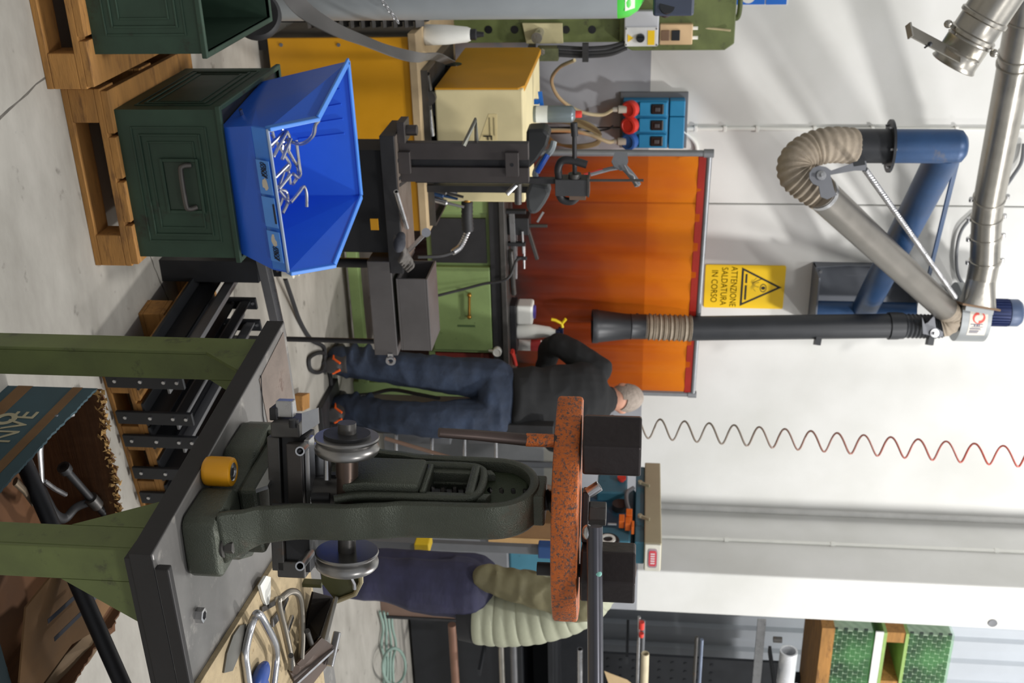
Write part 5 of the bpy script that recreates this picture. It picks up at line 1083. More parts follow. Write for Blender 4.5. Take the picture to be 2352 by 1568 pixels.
# clamps and bars in the box
bar0, bar1 = W(52, 1055, z=.17), W(285, 1580, z=.42)
db = (bar1-bar0).normalized(); solo('leaning_steel_bar', MB().cyl(bar0, bar1, .021, n=18), M('black_round_bar', (34, 34, 38), .5, .3, .1), 'thick black round bar leaning out of the torn cardboard box', 'bar', smooth=True)
bc_ = thing('screw_clamp', 'black screw clamp with cross handle lying in the torn box', 'clamp', W(150, 1130, z=.05))
p, q = W(145, 1072, z=.17), W(265, 1208, z=.20); part(bc_, 'spindle', MB().cyl(p, q, .011, n=12), m_black, smooth=True)
part(bc_, 'spindle_head', MB().cyl(p, p.lerp(q, .06), .018, n=10), m_black, smooth=True)
m_ = p.lerp(q, .55); part(bc_, 'boss', MB().cyl(p.lerp(q, .5), p.lerp(q, .63), .019, n=14), m_steel, smooth=True)
part(bc_, 'frame', MB().tube(smooth_path([m_, W(175, 1165, z=.15), W(150, 1190, z=.13), W(128, 1180, z=.13), W(110, 1150, z=.13), W(95, 1120, z=.14)], 6), .014, 8, flat=.6), m_black, smooth=True)
gp = thing('toggle_clamp', 'bright steel toggle clamp handle inside the torn box', 'clamp', W(100, 1040, z=.08))
part(gp, 'lever', MB().tube([W(98, 985, z=.2), W(92, 1035, z=.19), W(97, 1108, z=.18)], [.011, .012, .009], 8, flat=.5), m_bright, smooth=True)
part(gp, 'link', MB().tube([W(102, 1105, z=.18), W(125, 1122, z=.17), W(150, 1135, z=.16)], .007, 8), m_bright, smooth=True)
solo('steel_strip_tool', MB().tube([W(128, 960, z=.215), W(150, 956, z=.22), W(170, 952, z=.225)], [.009, .008, .005], 8, flat=.5), m_bright, 'short bright tool sticking up beside the printed side of the torn box', 'tool', smooth=True)
solo('plier_handle', MB().tube([W(35, 1105, z=.2), W(55, 1125, z=.2), W(75, 1160, z=.19)], [.012, .01, .004], 8, flat=.5), M('tarnished_steel', (140, 124, 104), .4, .7), 'tarnished plier handle next to the leaning bar in the torn box', 'pliers', smooth=True)
# dark teal carton at the very lower right
dk = thing('teal_carton', 'dark teal carton under the table at the lower edge', 'cardboard box', V(1.75, 1.75, 0))
part(dk, 'side', MB().box((1.56, 1.62, 0), (2.1, 1.9, .22)), M('dark_teal_card', (26, 46, 52), .8, 0, .15, 6), bevel=.004)
part(dk, 'lid_flap', MB().slab([V(1.56, 1.62, .222), V(2.1, 1.62, .222), V(2.1, 1.75, .23), V(1.56, 1.75, .235)], .004), M('dark_teal_card', (26, 46, 52)))
# ================================================================ foreground press table
TX0, TX1, TY0, TY1, TZ = 1.055, 2.3, 1.422, 2.19, .90
m_plate2 = M('scratched_plate', (120, 118, 116), .42, .35, .16, 5, .04, 60, ((164, 160, 154), .38, 9)); m_edge = M('dark_plate_edge', (42, 40, 40), .6, .2, .15, 12, .05, 60)
tb_ = thing('press_table', 'heavy steel plate table with olive green legs in the foreground', 'table', V(1.6, 1.8, 0))
# plate skewed slightly as measured
def tpx(y): return 1.089-(y-1.422)/(2.184-1.422)*.07
mb = MB().prism([(tpx(TY0), TY0), (TX1, TY0), (TX1, TY1+.06), (tpx(TY1), TY1)], TZ-.04, TZ, 'z'); part(tb_, 'top_plate', mb, m_plate2, bevel=.003)
mb = MB().prism([(tpx(TY0)-.0015, TY0-.0015), (TX1, TY0-.0015), (TX1, TY0+.004), (tpx(TY0)+.004, TY0+.004), (tpx(TY1)+.004, TY1), (tpx(TY1)-.0015, TY1)], TZ-.0405, TZ-.002, 'z'); part(tb_, 'flame_cut_edge', mb, m_edge, bevel=.001)
part(tb_, 'front_stop_bar', MB().box((1.115, TY0-.004, TZ), (TX1, TY0+.012, TZ+.024)), m_edge, bevel=.003)
part(tb_, 'front_skirt', MB().box((1.10, TY0+.002, TZ-.052), (TX1, TY0+.05, TZ-.041)), m_edge)
def leg(x, y, sx):
    lg = part(tb_, 'leg', MB().box((x, y, 0), (x+.066, y+.008, TZ-.04)).box((x, y+.008, 0), (x+.008, y+.066, TZ-.04)), m_green, bevel=.002)
    part(lg, 'gusset', MB().prism([(x+.066, TZ-.04), (x+.066, TZ-.19), (x+.17, TZ-.04)], y, y+.008, 'y'), m_green)
    part(lg, 'gusset', MB().prism([(y+.066, TZ-.04), (y+.066, TZ-.19), (y+.16, TZ-.04)], x, x+.008, 'x'), m_green)
leg(1.105, TY0+.03, 1)
# rear left leg, angle opens to the front
x, y = tpx(TY1)+.03, TY1-.10
lg = part(tb_, 'leg', MB().box((x, y, 0), (x+.008, y+.07, TZ-.04)).box((x+.008, y, 0), (x+.07, y+.008, TZ-.04)), m_green, bevel=.002)
part(lg, 'gusset', MB().prism([(x+.07, TZ-.04), (x+.07, TZ-.15), (x+.15, TZ-.04)], y, y+.008, 'y'), m_green)
part(lg, 'gusset', MB().prism([(y, TZ-.04), (y, TZ-.15), (y-.09, TZ-.04)], x, x+.008, 'x'), m_green)
part(tb_, 'leg', MB().box((TX1-.1, TY0+.03, 0), (TX1-.03, TY0+.04, TZ-.04)).box((TX1-.04, TY0+.04, 0), (TX1-.03, TY0+.1, TZ-.04)), m_green, bevel=.002)
part(tb_, 'leg', MB().box((TX1-.1, TY1-.1, 0), (TX1-.03, TY1-.09, TZ-.04)).box((TX1-.04, TY1-.09, 0), (TX1-.03, TY1-.03, TZ-.04)), m_green, bevel=.002)
# saw cut and welded patch plate on the rear part
part(tb_, 'patch_plate', MB().prism([(1.06, 1.99), (1.30, 2.02), (1.31, 2.185), (1.035, 2.17)], TZ, TZ+.0015, 'z'), M('pitted_plate', (128, 116, 108), .55, .4, .2, 12, .1, 60, ((92, 70, 60), .36, 24)))
part(tb_, 'cut_line', MB().tube([V(1.055, 2.00, TZ+.002), V(1.14, 1.98, TZ+.002), V(1.2, 1.985, TZ+.002)], .0012, 5), m_black)
# chipboard
brd = MB().prism([(1.41, 1.47), (2.05, 1.47), (2.05, 2.12), (1.485, 2.12), (1.47, 1.93)], TZ, TZ+.012, 'z')
solo('chipboard_sheet', brd, M('chipboard', (172, 154, 122), .85, 0, .14, 26, .2, 80, ((120, 96, 62), .34, 60)), 'worn chipboard sheet lying on the right half of the press table', 'board', bevel=.001)
# ---------------------------------------------------------------- fly press
AX, AY = 1.140, 1.70
pr = thing('fly_press', 'cast iron hand fly press with an orange weighted arm on the table', 'press', V(AX, AY, TZ))
m_cast = M('pitted_cast_iron', (78, 82, 72), .34, .4, .2, 6, .3, 420, ((88, 78, 66), .36, 9))
m_castg = M('greenish_casting', (50, 60, 40), .5, .3, .25, 8, .2, 300)
bx0, bx1 = 1.098, 1.25
base = MB().prism([(bx0, 1.545), (bx0+.012, 1.532), (1.205, 1.525), (1.222, 1.54), (1.222, 1.60), (1.25, 1.63), (1.28, 1.68), (1.28, 1.84), (1.25, 1.90), (1.12, 1.905), (bx0+.005, 1.89), (bx0-.008, 1.86), (bx0-.008, 1.76), (bx0+.02, 1.73), (bx0+.02, 1.66), (bx0, 1.64)], TZ, TZ+.062, 'z')
part(pr, 'base', base, m_cast, bevel=.01, smooth=True)
bol = part(pr, 'bolster', MB().box((bx0+.01, 1.65, TZ+.062), (1.25, 1.84, TZ+.10)), m_cast, bevel=.008)
part(pr, 'bolster_cap', MB().prism([(1.645, TZ+.10), (1.845, TZ+.10), (1.83, TZ+.118), (1.66, TZ+.118)], bx0+.004, bx0+.012, 'x'), m_bright)
for bxx, byy in ((1.165, 1.556), (1.12, 1.875)):
    bo = part(pr, 'foot_bolt', MB().lathe((bxx, byy, TZ+.062), (0, 0, 1), [(.02, 0), (.02, .004)], 20), m_steel, smooth=True)
    part(bo, 'hex_head', MB().cyl((bxx, byy, TZ+.066), (bxx, byy, TZ+.082), .0125, n=6), m_steel, bevel=.001)
# the arch: outer and inner outline lofted with thickness
def arch_outline(z):  # half widths at height above table
    pts = [(.06, .155), (.09, .142), (.13, .122), (.20, .109), (.27, .107), (.33, .098), (.38, .089), (.45, .087), (.50, .086), (.55, .084)]
    for (a, wa), (b, wb_) in zip(pts, pts[1:]):
        if a <= z <= b: t = (z-a)/(b-a); t = t*t*(3-2*t); return wa+(wb_-wa)*t
    return pts[-1][1]
x0, x1 = 1.100, 1.172
N_ = 46; outer = []; inner = []
zz = [.06+(.53-.06)*i/(N_-1) for i in range(N_)]
for z in zz: outer.append((arch_outline(z), z))
ot = [(-w, z) for w, z in outer]
cap = []
for i in range(1, 20):
    t = math.pi*(1-i/20); cap.append((.084*math.cos(t), .53+.083*math.sin(t)))
outl = ot+cap+[(w, z) for w, z in reversed(outer)]
tin = .019; inl = []
for w, z in ot: inl.append((w+tin, z))
zi = .53; inn_cap = [((.084-tin)*math.cos(math.pi*(1-i/20)), .53+.064*math.sin(math.pi*(1-i/20))) for i in range(1, 20)]
inl = inl+inn_cap+[(-a, z) for a, z in reversed(inl)]
def flare(z): return .03*max(0, 1-(z-.06)/.10)**2
mb = MB(); n = len(outl); rows = []
for i in range(n):
    wo, zo = outl[i]; wi, zi_ = inl[i]; f = flare(zo)
    r_ = []
    for xx, (w, z) in ((x0-f*.2, (wo, zo)), (x1+f, (wo, zo)), (x1+f, (wi, zi_)), (x0-f*.2, (wi, zi_))): r_.append(V(xx, AY+w, TZ+z))
    rows.append(r_)
mb.ring(rows); part(pr, 'arch_frame', mb, m_cast, bevel=.007, smooth=True)
# screw housing web inside the arch with a window showing the screw
w1 = .050
for s in (-1, 1):
    part(pr, 'guide_cheek', MB().prism([(AY+s*w1, TZ+.27), (AY+s*w1*.98, TZ+.52), (AY+s*w1*.62, TZ+.53), (AY+s*w1*.62, TZ+.27)], x0+.006, x1-.004, 'x'), m_cast, bevel=.004, smooth=True)
part(pr, 'guide_block', MB().prism([(AY-.055, TZ+.26), (AY+.055, TZ+.26), (AY+.045, TZ+.30), (AY+.045, TZ+.40), (AY-.045, TZ+.40), (AY-.045, TZ+.30)], x0-.016, x1-.01, 'x'), m_cast, bevel=.008, smooth=True)
part(pr, 'bridge_lower', MB().box((x0-.004, AY-.047, TZ+.40), (x1-.006, AY+.047, TZ+.412)), m_cast, bevel=.004)
part(pr, 'bridge_upper', MB().box((x0-.004, AY-.05, TZ+.482), (x1-.006, AY+.05, TZ+.50)), m_cast, bevel=.006)
for s in (-1, 1):
    part(pr, 'side_web', MB().prism([(AY+s*.028, TZ+.255), (AY+s*.093, TZ+.235), (AY+s*.082, TZ+.33), (AY+s*.070, TZ+.40), (AY+s*.068, TZ+.56), (AY+s*.045, TZ+.58), (AY+s*.028, TZ+.50)], x0+.026, x1-.02, 'x'), m_cast, bevel=.003)
part(pr, 'top_web', MB().prism([(AY-.066, TZ+.495), (AY+.066, TZ+.495), (AY+.062, TZ+.56), (AY+.03, TZ+.59), (AY-.03, TZ+.59), (AY-.062, TZ+.56)], x0+.020, x1-.02, 'x'), m_castg, bevel=.003)
part(pr, 'window_back', MB().box((x1-.03, AY-.06, TZ+.26), (x1-.022, AY+.06, TZ+.5)), m_castg)
rim = smooth_path([V(x0+.006, AY+s_, TZ+z_) for s_, z_ in ((-.072, .25), (-.058, .29), (-.054, .36), (-.054, .47), (-.044, .50), (-.02, .508), (.02, .508), (.044, .50), (.054, .47), (.054, .36), (.058, .29), (.072, .25))], 5)
part(pr, 'guide_rim', MB().tube(rim, .0085, 10), m_cast, smooth=True)
# screw
n = 300; sc_ = []
for i in range(n+1):
    t = i/n; a = t*2*math.pi*13; sc_.append(V(AX+.017*math.cos(a), AY+.017*math.sin(a), TZ+.36+.28*t))
scw = part(pr, 'screw_core', MB().cyl((AX, AY, TZ+.35), (AX, AY, TZ+.645), .016, n=18), m_black, smooth=True)
part(scw, 'screw_thread', MB().tube(sc_, .006, 6), M('greasy_screw', (34, 32, 32), .25, .7), smooth=True)
part(pr, 'neck', MB().box((AX-.034, AY-.036, TZ+.60), (AX+.03, AY+.036, TZ+.624)), m_cast, bevel=.004)
part(pr, 'ram', MB().cyl((AX, AY, TZ+.175), (AX, AY, TZ+.30), .03, n=22), m_steel, smooth=True)
# weighted arm
def frm(o, r):   # local frame: along image right, towards camera, up
    e = V(math.cos(r), math.sin(r), 0); return e, V(e.y, -e.x, 0)
AR = -math.radians(25.7)+math.radians(4); e1, e2 = frm(0, AR)   # e1 to the right, e2 towards the viewer
zA = TZ+.639; C0 = V(AX, AY, zA)+e1*.018
hl = .208; plan = []
nA = 26
for i in range(nA+1):
    t = -1+2*i/nA; plan.append((t*hl, .075+.055*(1-abs(t)**2.2)-.07*abs(t)**3*(1 if t < 0 else .6)))
for i in range(nA+1):
    t = 1-2*i/nA; plan.append((t*hl*.97, .0+.02*(1-t*t)-.045*(1-abs(t))-.03*abs(t)**3))
am = MB().ring([[C0+e1*a+e2*(b-.045)+V(0, 0, z) for a, b in plan] for z in (0, .047)])
m_orange = M('worn_orange_paint', (200, 104, 42), .46, .2, .22, 14, .3, 300, ((92, 80, 76), .45, 170))
arm = part(pr, 'weighted_arm', am, m_orange, bevel=.006, smooth=True)
m_wt = M('blackened_weight', (54, 48, 48), .38, .5, .2, 7, .1, 60)
for nm, Yp, s, rot in (('left', 1016, .060, .62), ('right', 1310, .055, .42)):
    p = W(1342, Yp, d=2.02); p = C0+e1*((p-C0).dot(e1))+e2*.012+V(0, 0, .05); hh = .105 if nm == 'left' else .10
    wgt = part(arm, 'counterweight', MB().ring([[p+e1*(s*math.cos(rot+k*math.pi/3))+e2*(s*math.sin(rot+k*math.pi/3))+V(0, 0, z) for k in range(6)] for z in (.002, hh)]), m_wt, bevel=.004)
    if nm == 'right': part(arm, 'weight_stud', MB().cyl(p-V(0, 0, .078), p+V(0, 0, .0), .012, n=14), m_black, smooth=True)
# drop rod on the left end
p = C0+e1*-.135+e2*.03; q = W(1008, 993, d=1.93)
part(arm, 'drop_rod', MB().tube([p+V(0, 0, .01), p+V(0, 0, -.05), q+(p-q)*.3, q], [.0115, .0115, .0095, .0085], 14), M('rod_brown', (74, 62, 58), .4, .6), smooth=True, label='brown drop rod')
part(arm, 'rod_paint', MB().cyl(p+V(0, 0, -.0), p+V(0, 0, -.05), .0122, n=14), m_orange, smooth=True)
part(pr, 'hub_plate', MB().ring([[C0+e1*a+e2*b+V(0, 0, z) for a, b in ((-.042, .02), (.05, .02), (.055, .0), (.05, -.03), (-.042, -.03))] for z in (.052, .064)]), m_wt, bevel=.002)
part(pr, 'hub_nut', MB().ring([[C0+V(0, 0, z)+e1*(.022*math.cos(k*math.pi/3+.2))+e2*(.022*math.sin(k*math.pi/3+.2)) for k in range(6)] for z in (.064, .095)]), m_steel, bevel=.002)
c = C0+e1*-.032+e2*.015; part(pr, 'clamp_stub', MB().pipe(c+V(0, 0, .062)-e1*.008, c+V(0, 0, .082)-e1*.022, .010, .006, 14), m_bright, smooth=True)
h0 = W(1366, 1208, d=1.93); h1 = W(1368, 1640, d=1.95)
part(pr, 'handle_bar', MB().cyl(h0, h1, .0138, n=22), M('polished_bar', (84, 84, 90), .28, .85, .1, 5), smooth=True)
part(pr, 'paint_mark', MB().ball(h0.lerp(h1, .245)-FWD*.0085+UP*.004, (.006, .006, .0075)), M('mint_paint', (130, 190, 178), .6), smooth=True)
part(pr, 'handle_weld', MB().ball(h0+e1*.012+e2*-.004-V(0, 0, .012), (.014, .014, .01)), m_bright, smooth=True)
# ---------------------------------------------------------------- bending jig through the press
jg = thing('bending_jig', 'dark steel tube bending jig with grooved rollers held in the press', 'jig', V(AX, AY, TZ+.12))
J0 = V(AX, AY, 0); J1, J2 = RIGHT+FWD*.2, FWD-RIGHT*.2; J1.z = 0; J1.normalize(); J2.z = 0; J2.normalize()
def jb(mb, a0, a1, b0, b1, z0, z1):
    T = Matrix((J1, J2, V(0, 0, 1))).transposed().to_4x4(); T.translation = J0; return mb.box((a0, b0, z0), (a1, b1, z1), T)
def jp(a, b, z): return J0+J1*a+J2*b+V(0, 0, z)
def ja(Y, d=2.04): return (W(900, Y, d=d)-J0).dot(J1)
z = lambda X, d=2.04: W(X, 1150, d=d).z
L, Rr = ja(1003), ja(1335)
part(jg, 'lower_beam', jb(MB(), L, Rr, -.03, .03, z(610), z(640)), m_steel, bevel=.002)
part(jg, 'middle_beam', jb(MB(), ja(1003), ja(1340), -.022, .035, z(640)+.001, z(700)), m_black, bevel=.002)
part(jg, 'front_plate', jb(MB(), ja(1010), ja(1180), -.05, -.034, z(664), z(700)), M('jig_plate', (74, 70, 68), .4, .6, .15, 12), bevel=.002)
part(jg, 'bright_strip', jb(MB(), ja(1005), ja(1178), -.035, .0, z(700)+.0005, z(712)), m_bright, bevel=.001)
part(jg, 'upright_plate', jb(MB(), ja(1035), ja(1160), .012, .03, z(700), z(742)), m_bright, bevel=.001)
lt = part(jg, 'left_block', jb(MB(), ja(966), ja(1003)-.001, -.035, .04, z(622), z(690)), m_steel, bevel=.003)
part(jg, 'top_lug', jb(MB(), ja(922), ja(962), -.01, .012, z(626), z(666)), m_bright, bevel=.002)
part(jg, 'lug_base', jb(MB(), ja(938), ja(968), -.015, .03, z(612), z(630)), m_black, bevel=.002)
part(jg, 'square_plate', MB().slab([W(X, Y, d=2.0) for X, Y in ((693, 948), (731, 936), (733, 972), (694, 998))], .004), m_bright, label='scribed bright plate')
part(lt, 'cap_screw', MB().cyl(jp(ja(958), -.03, z(676)), jp(ja(976), -.03, z(676)), .009, n=14), m_black, smooth=True)
part(jg, 'right_block', jb(MB(), ja(1310), ja(1352), -.03, .035, z(622), z(690)), m_steel, bevel=.003)
part(jg, 'right_plate', jb(MB(), ja(1300), ja(1345), .01, .02, z(690), z(742)), m_bright, bevel=.001)
for Y0_, Y1_ in ((1036, 1018), (1300, 1278)):
    a, b = W(689, Y0_, d=1.97), W(706, Y1_, d=2.06); part(jg, 'tube_stub', MB().pipe(a, b+(b-a)*.4, .0085, .0058, 18), m_bright, smooth=True)
for X_, Y_ in ((668, 1165),):
    a, b = W(X_-42, Y_, d=2.0), W(X_, Y_, d=2.0); part(jg, 'stud', MB().cyl(a, b, .008, n=12), m_black, smooth=True)
a, b = W(716, 1144, d=2.03), W(757, 1144, d=2.03); part(jg, 'stud', MB().cyl(a, b, .010, n=12), m_black, smooth=True)
for Ya, Yb in ((1060, 1120),):
    part(jg, 'wedge_rod', MB().cyl(W(752, 1046, d=2.05), W(752, 1102, d=2.05), .007, n=12), m_bright, smooth=True)
    part(jg, 'spacer', jb(MB(), ja(1102), ja(1142), .0, .02, z(744), z(762)), m_black)
# axle with rollers
ad = 2.03; A0, A1 = W(797, 970, d=ad-.035), W(797, 1322, d=ad+.035)
axd = (A1-A0).normalized()
part(jg, 'axle', MB().cyl(A0, A1, .0165, n=24), m_steel, smooth=True)
part(jg, 'axle_sleeve', MB().cyl(A0.lerp(A1, .19), A0.lerp(A1, .34), .0205, n=24).cyl(A0.lerp(A1, .34), A0.lerp(A1, .6), .0185, n=24), M('brown_sleeve', (92, 78, 70), .35, .7, .15, 8), smooth=True)
for Yr, fl in ((1000, 1), (1262, -1)):
    c = A0.lerp(A1, (Yr-970)/352); rl = part(jg, 'grooved_roller', MB().lathe(c, axd, [(.02, 0), (.057, 0), (.0585, .003), (.0575, .006), (.0525, .009), (.0515, .011), (.0545, .0135), (.057, .017), (.0585, .022), (.0575, .028), (.054, .032), (.02, .033)], 40), M('polished_roller', (150, 148, 146), .34, .95, .06, 9), smooth=True)
    if fl > 0: part(rl, 'roller_disc', MB().lathe(c-axd*.006, axd, [(.02, 0), (.042, 0), (.042, .006), (.02, .006)], 36), m_black, smooth=True)

# ---------------------------------------------------------------- loose things on the table
rc = W(478, 1087, z=TZ); yr = thing('yellow_roller', 'amber yellow roller with a bearing standing on the plate beside the press', 'roller', V(rc.x-.012, rc.y-.01, TZ)); c = V(rc.x-.012, rc.y-.01, TZ)
part(yr, 'tread', MB().lathe(c, (0, 0, 1), [(.022, 0), (.026, .003), (.0275, .01), (.0275, .046), (.026, .052), (.023, .054), (.0178, .054), (.0176, .0495)], 36), M('amber_polyurethane', (216, 150, 20), .4, 0, .06, 9), smooth=True)
b_ = part(yr, 'bearing', MB().lathe(c+V(0, 0, .050), (0, 0, 1), [(.0175, 0), (.0175, .003), (.0165, .0034), (.015, .002), (.013, .0025), (.0105, .003), (.009, .0036), (.008, .0)], 32), m_bright, smooth=True)
part(b_, 'bore', MB().lathe(c+V(0, 0, .0505), (0, 0, 1), [(.0078, 0), (.0078, .0012)], 20), m_black)
nt_ = W(452, 1412, z=TZ); hexr = lambda r, z_: [nt_+V(math.cos(k*math.pi/3+.4)*r, math.sin(k*math.pi/3+.4)*r, z_) for k in range(6)]
solo('hex_nut', MB().ring([hexr(.014, 0), hexr(.014, .014), hexr(.0085, .0145), hexr(.008, .0), hexr(.014, 0)], caps=False), m_bright, 'small hex nut lying on the bare plate near the front edge', 'nut')
TB = TZ+.012
def bp2(X, Y, z=TB): return W(X, Y, z=z)
solo('bent_tube_handle', MB().tube(smooth_path([bp2(575, 1600, TB+.01), bp2(567, 1540, TB+.01), bp2(563, 1500, TB+.01), bp2(573, 1450, TB+.012), bp2(583, 1420, TB+.02), bp2(592, 1409, TB+.03), bp2(605, 1425, TB+.035), bp2(630, 1475, TB+.03), bp2(634, 1510, TB+.02), bp2(628, 1570, TB+.02), bp2(622, 1610, TB+.02)], 8), .0085, 14), m_bright, 'polished bent tube handle lying on the chipboard', 'tube', smooth=True)
solo('bent_tube_handle', MB().tube(smooth_path([bp2(672, 1530, TB+.015), bp2(655, 1450, TB+.02), bp2(640, 1385, TB+.03), bp2(648, 1372, TB+.035), bp2(668, 1358, TB+.045), bp2(685, 1365, TB+.05), bp2(692, 1400, TB+.04), bp2(694, 1460, TB+.03), bp2(692, 1510, TB+.02)], 8), .0075, 14), M('dull_steel_tube', (140, 134, 124), .35, .85), 'dull bent tube handle beyond the polished one on the chipboard', 'tube', smooth=True)
solo('blue_grip', remesh(MB().ball(bp2(598, 1555, TB+.015), (.022, .045, .016)).ball(bp2(598, 1590, TB+.015), (.02, .04, .015)), .004, 1), M('blue_grip_plastic', (40, 74, 150), .35), 'blue plastic grip lying inside the bent tube on the chipboard', 'grip', smooth=True)
sp_pts = [bp2(X, Y, TB+.004) for X, Y in ((515, 1545), (522, 1500), (536, 1460), (552, 1436), (566, 1432), (568, 1450), (556, 1490), (535, 1540))]
solo('steel_scraper_blade', MB().slab(sp_pts, .003), M('dull_blade', (112, 110, 104), .4, .7, .1, 20), 'rounded dull steel blade lying at the edge of the chipboard', 'blade')
solo('white_plastic_shard', MB().slab([bp2(598, 1345, TB+.007), bp2(612, 1322, TB+.007), bp2(622, 1325, TB+.007), bp2(622, 1365, TB+.007), bp2(616, 1398, TB+.007), bp2(606, 1375, TB+.007)], .006), m_white, 'white plastic shard beneath the right end of the jig', 'plastic shard')
gb2 = thing('guide_bracket', 'brown steel bracket with bright edge and pins on the right of the table', 'bracket', bp2(720, 1500))
zf_ = TB
part(gb2, 'plate', MB().slab([bp2(660, 1540, zf_), bp2(690, 1600, zf_), bp2(775, 1490, zf_+.05), bp2(735, 1462, zf_+.05)], .006), M('brown_plate', (74, 60, 52), .5, .5, .2, 10), bevel=.001)
part(gb2, 'bright_edge', MB().bar(bp2(672, 1575, zf_+.012), bp2(772, 1484, zf_+.058), .006, .010), m_bright)
part(gb2, 'upright', MB().slab([bp2(735, 1462, zf_+.05), bp2(765, 1372, zf_+.05), bp2(770, 1368, zf_+.08), bp2(745, 1468, zf_+.09)], .008), M('grey_upright', (150, 148, 144), .5, .5), bevel=.001)
part(gb2, 'web_plate', MB().slab([bp2(690, 1512, zf_), bp2(735, 1462, zf_+.05), bp2(765, 1372, zf_+.05), bp2(720, 1360, zf_+.02), bp2(705, 1420, zf_)], .005), M('dark_bracket_web', (54, 50, 48), .5, .5))
for a, b in (((706, 1448), (728, 1520)), ((668, 1505), (668, 1535))):
    part(gb2, 'pin', MB().cyl(bp2(*a, zf_+.045), bp2(*b, zf_+.02), .006, n=10), m_steel, smooth=True)
part(gb2, 'nut', MB().cyl(bp2(672, 1532, zf_+.012), bp2(680, 1538, zf_+.024), .012, n=6), M('brown_plate', (74, 60, 52)), bevel=.001)
part(gb2, 'chrome_clip', MB().bar(bp2(775, 1450, zf_+.06), bp2(757, 1530, zf_+.05), .014, .018), m_bright, bevel=.003)
for k, (a, b, w_, mt_, lb_) in enumerate((((600, 1400), (640, 1378), .012, m_steel, 'short dark tube stub on the chipboard beside the white shard'), ((640, 1420), (660, 1370), .014, m_steel, 'dark flat bar lying under the dull bent tube'), ((660, 1450), (672, 1415), .012, m_bright, 'bright metal offcut between the bent tubes'), ((625, 1430), (652, 1398), .02, m_shelf, 'grey flat strip lying across the chipboard'))):
    solo('metal_offcut', MB().bar(bp2(*a, TB+.004), bp2(*b, TB+.004), w_, .006), mt_, lb_, 'metal offcut', 'metal offcuts on the chipboard', bevel=.001)
# olive angle shield standing behind the jig at the right
ol = thing('olive_tray', 'olive green metal tray with a bright rim behind the press jig', 'tray', V(1.5, 2.0, TZ))
pts = [W(X, Y, y=2.05) for X, Y in ((735, 1300), (825, 1300), (828, 1335), (815, 1362), (770, 1378), (740, 1340))]
part(ol, 'panel', MB().slab(pts, .004), M('olive_tray_paint', (70, 72, 44), .5, .1, .15, 8))
part(ol, 'rim', MB().tube([W(828, 1296, y=2.045), W(829, 1336, y=2.045), W(815, 1364, y=2.045), W(768, 1382, y=2.045)], .006, 8), M('pale_rim', (150, 140, 110), .4, .4), smooth=True)
part(ol, 'stay', MB().bar(W(740, 1340, y=2.06), V(W(740, 1340, y=2.06).x, 2.06, TZ), .02, .01, (1, 0, 0)), M('olive_tray_paint', (70, 72, 44)))
part(ol, 'catch', MB().tube([W(805, 1322, y=2.04), W(814, 1340, y=2.04), W(815, 1352, y=2.04)], .005, 6), m_bright, smooth=True)
# ================================================================ second person behind the press
D2 = 5.0
pw = thing('person', 'person in quilted sage vest and navy trousers leaning forward behind the press', 'person', V(W(800, 1340, d=D2).x, W(800, 1340, d=D2).y, 0))
f2 = -RIGHT.copy(); f2.z = 0; f2.normalize(); s2 = FWD.copy(); s2.z = 0; s2.normalize()   # facing left, sideways = away
def w2(X, Y, o=0): return W(X, Y, d=D2)+s2*o
hip = w2(1085, 1368); kn = w2(850, 1318); ank = w2(640, 1330); wst = w2(1120, 1400); chs = w2(1260, 1392); shd = w2(1345, 1362); nk = w2(1372, 1340); hdc = w2(1398, 1312)
m_vest = M('sage_quilt', (158, 160, 138), .6, 0, .06, 6, .12, 30); m_navy = M('navy_trousers', (46, 46, 70), .85, 0, .3, 6, .5, 8, aniso=(1, 1, 2)); m_olive = M('olive_jacket', (112, 106, 78), .7, 0, .15, 7, .35, 12)
bd = MB()
tdir = (chs-wst).normalized(); tf = tdir.cross(s2).normalized()
ell_loft(bd, [(hip, s2*.15, tf*.11), (wst, s2*.15, tf*.11), (chs, s2*.17, tf*.12), (shd, s2*.16, tf*.1), (nk, s2*.06, tf*.06), (hdc, s2*.055, tf*.06)])
for o_ in (-.09, .09): limb(bd, [hip+s2*o_, kn+s2*o_, ank+s2*o_], [.08, .055, .04])
hu = (hdc-nk).normalized(); hf = s2.cross(hu).normalized(); hf = hf if hf.dot(f2) > 0 else -hf
bd.ball(hdc, 1, 18, 14, Matrix((s2*.074, hf*.095, hu*.108)).transposed()); bd.ball(hdc+hf*.1-hu*.02, (.014, .014, .02)); bd.ball(hdc+hf*.06-hu*.055, .045); bd.ball(hdc+hf*.088-hu*.06, (.012, .022, .01))
for o_ in (-1, 1): bd.ball(hdc+s2*o_*.074-hu*.01, (.02, .013, .03))
for o_ in (-.2, .2):
    k_ = 0 if o_ < 0 else 40; e_, w_ = w2(1235, 1330+k_, o_*1.02), w2(1128, 1308+k_, o_*.78); limb(bd, [shd+s2*o_, e_, w_], [.045, .036, .027]); hand(bd, w_, w2(1050, 1350+k_, o_*.3)-w_, -s2*o_+f2, 1.0, .3)
part(pw, 'body', remesh(bd, .009, 3), m_skin, smooth=True)
tr = MB()
ell_loft(tr, [(w2(1040, 1345), s2*.17, f2*.125), (w2(1080, 1356), s2*.18, f2*.14), (w2(1110, 1376), s2*.175, f2*.145)])
for o_ in (-.09, .09): limb(tr, [w2(1080, 1345)+s2*o_, w2(960, 1332)+s2*o_, kn+s2*o_, ank+s2*o_-V(0, 0, .03)], [.125, .115, .1, .085, .08])
part(pw, 'trousers', wrinkle(remesh(tr, .009, 4), .008, (3.5, 3.5, 4)), m_navy, smooth=True)
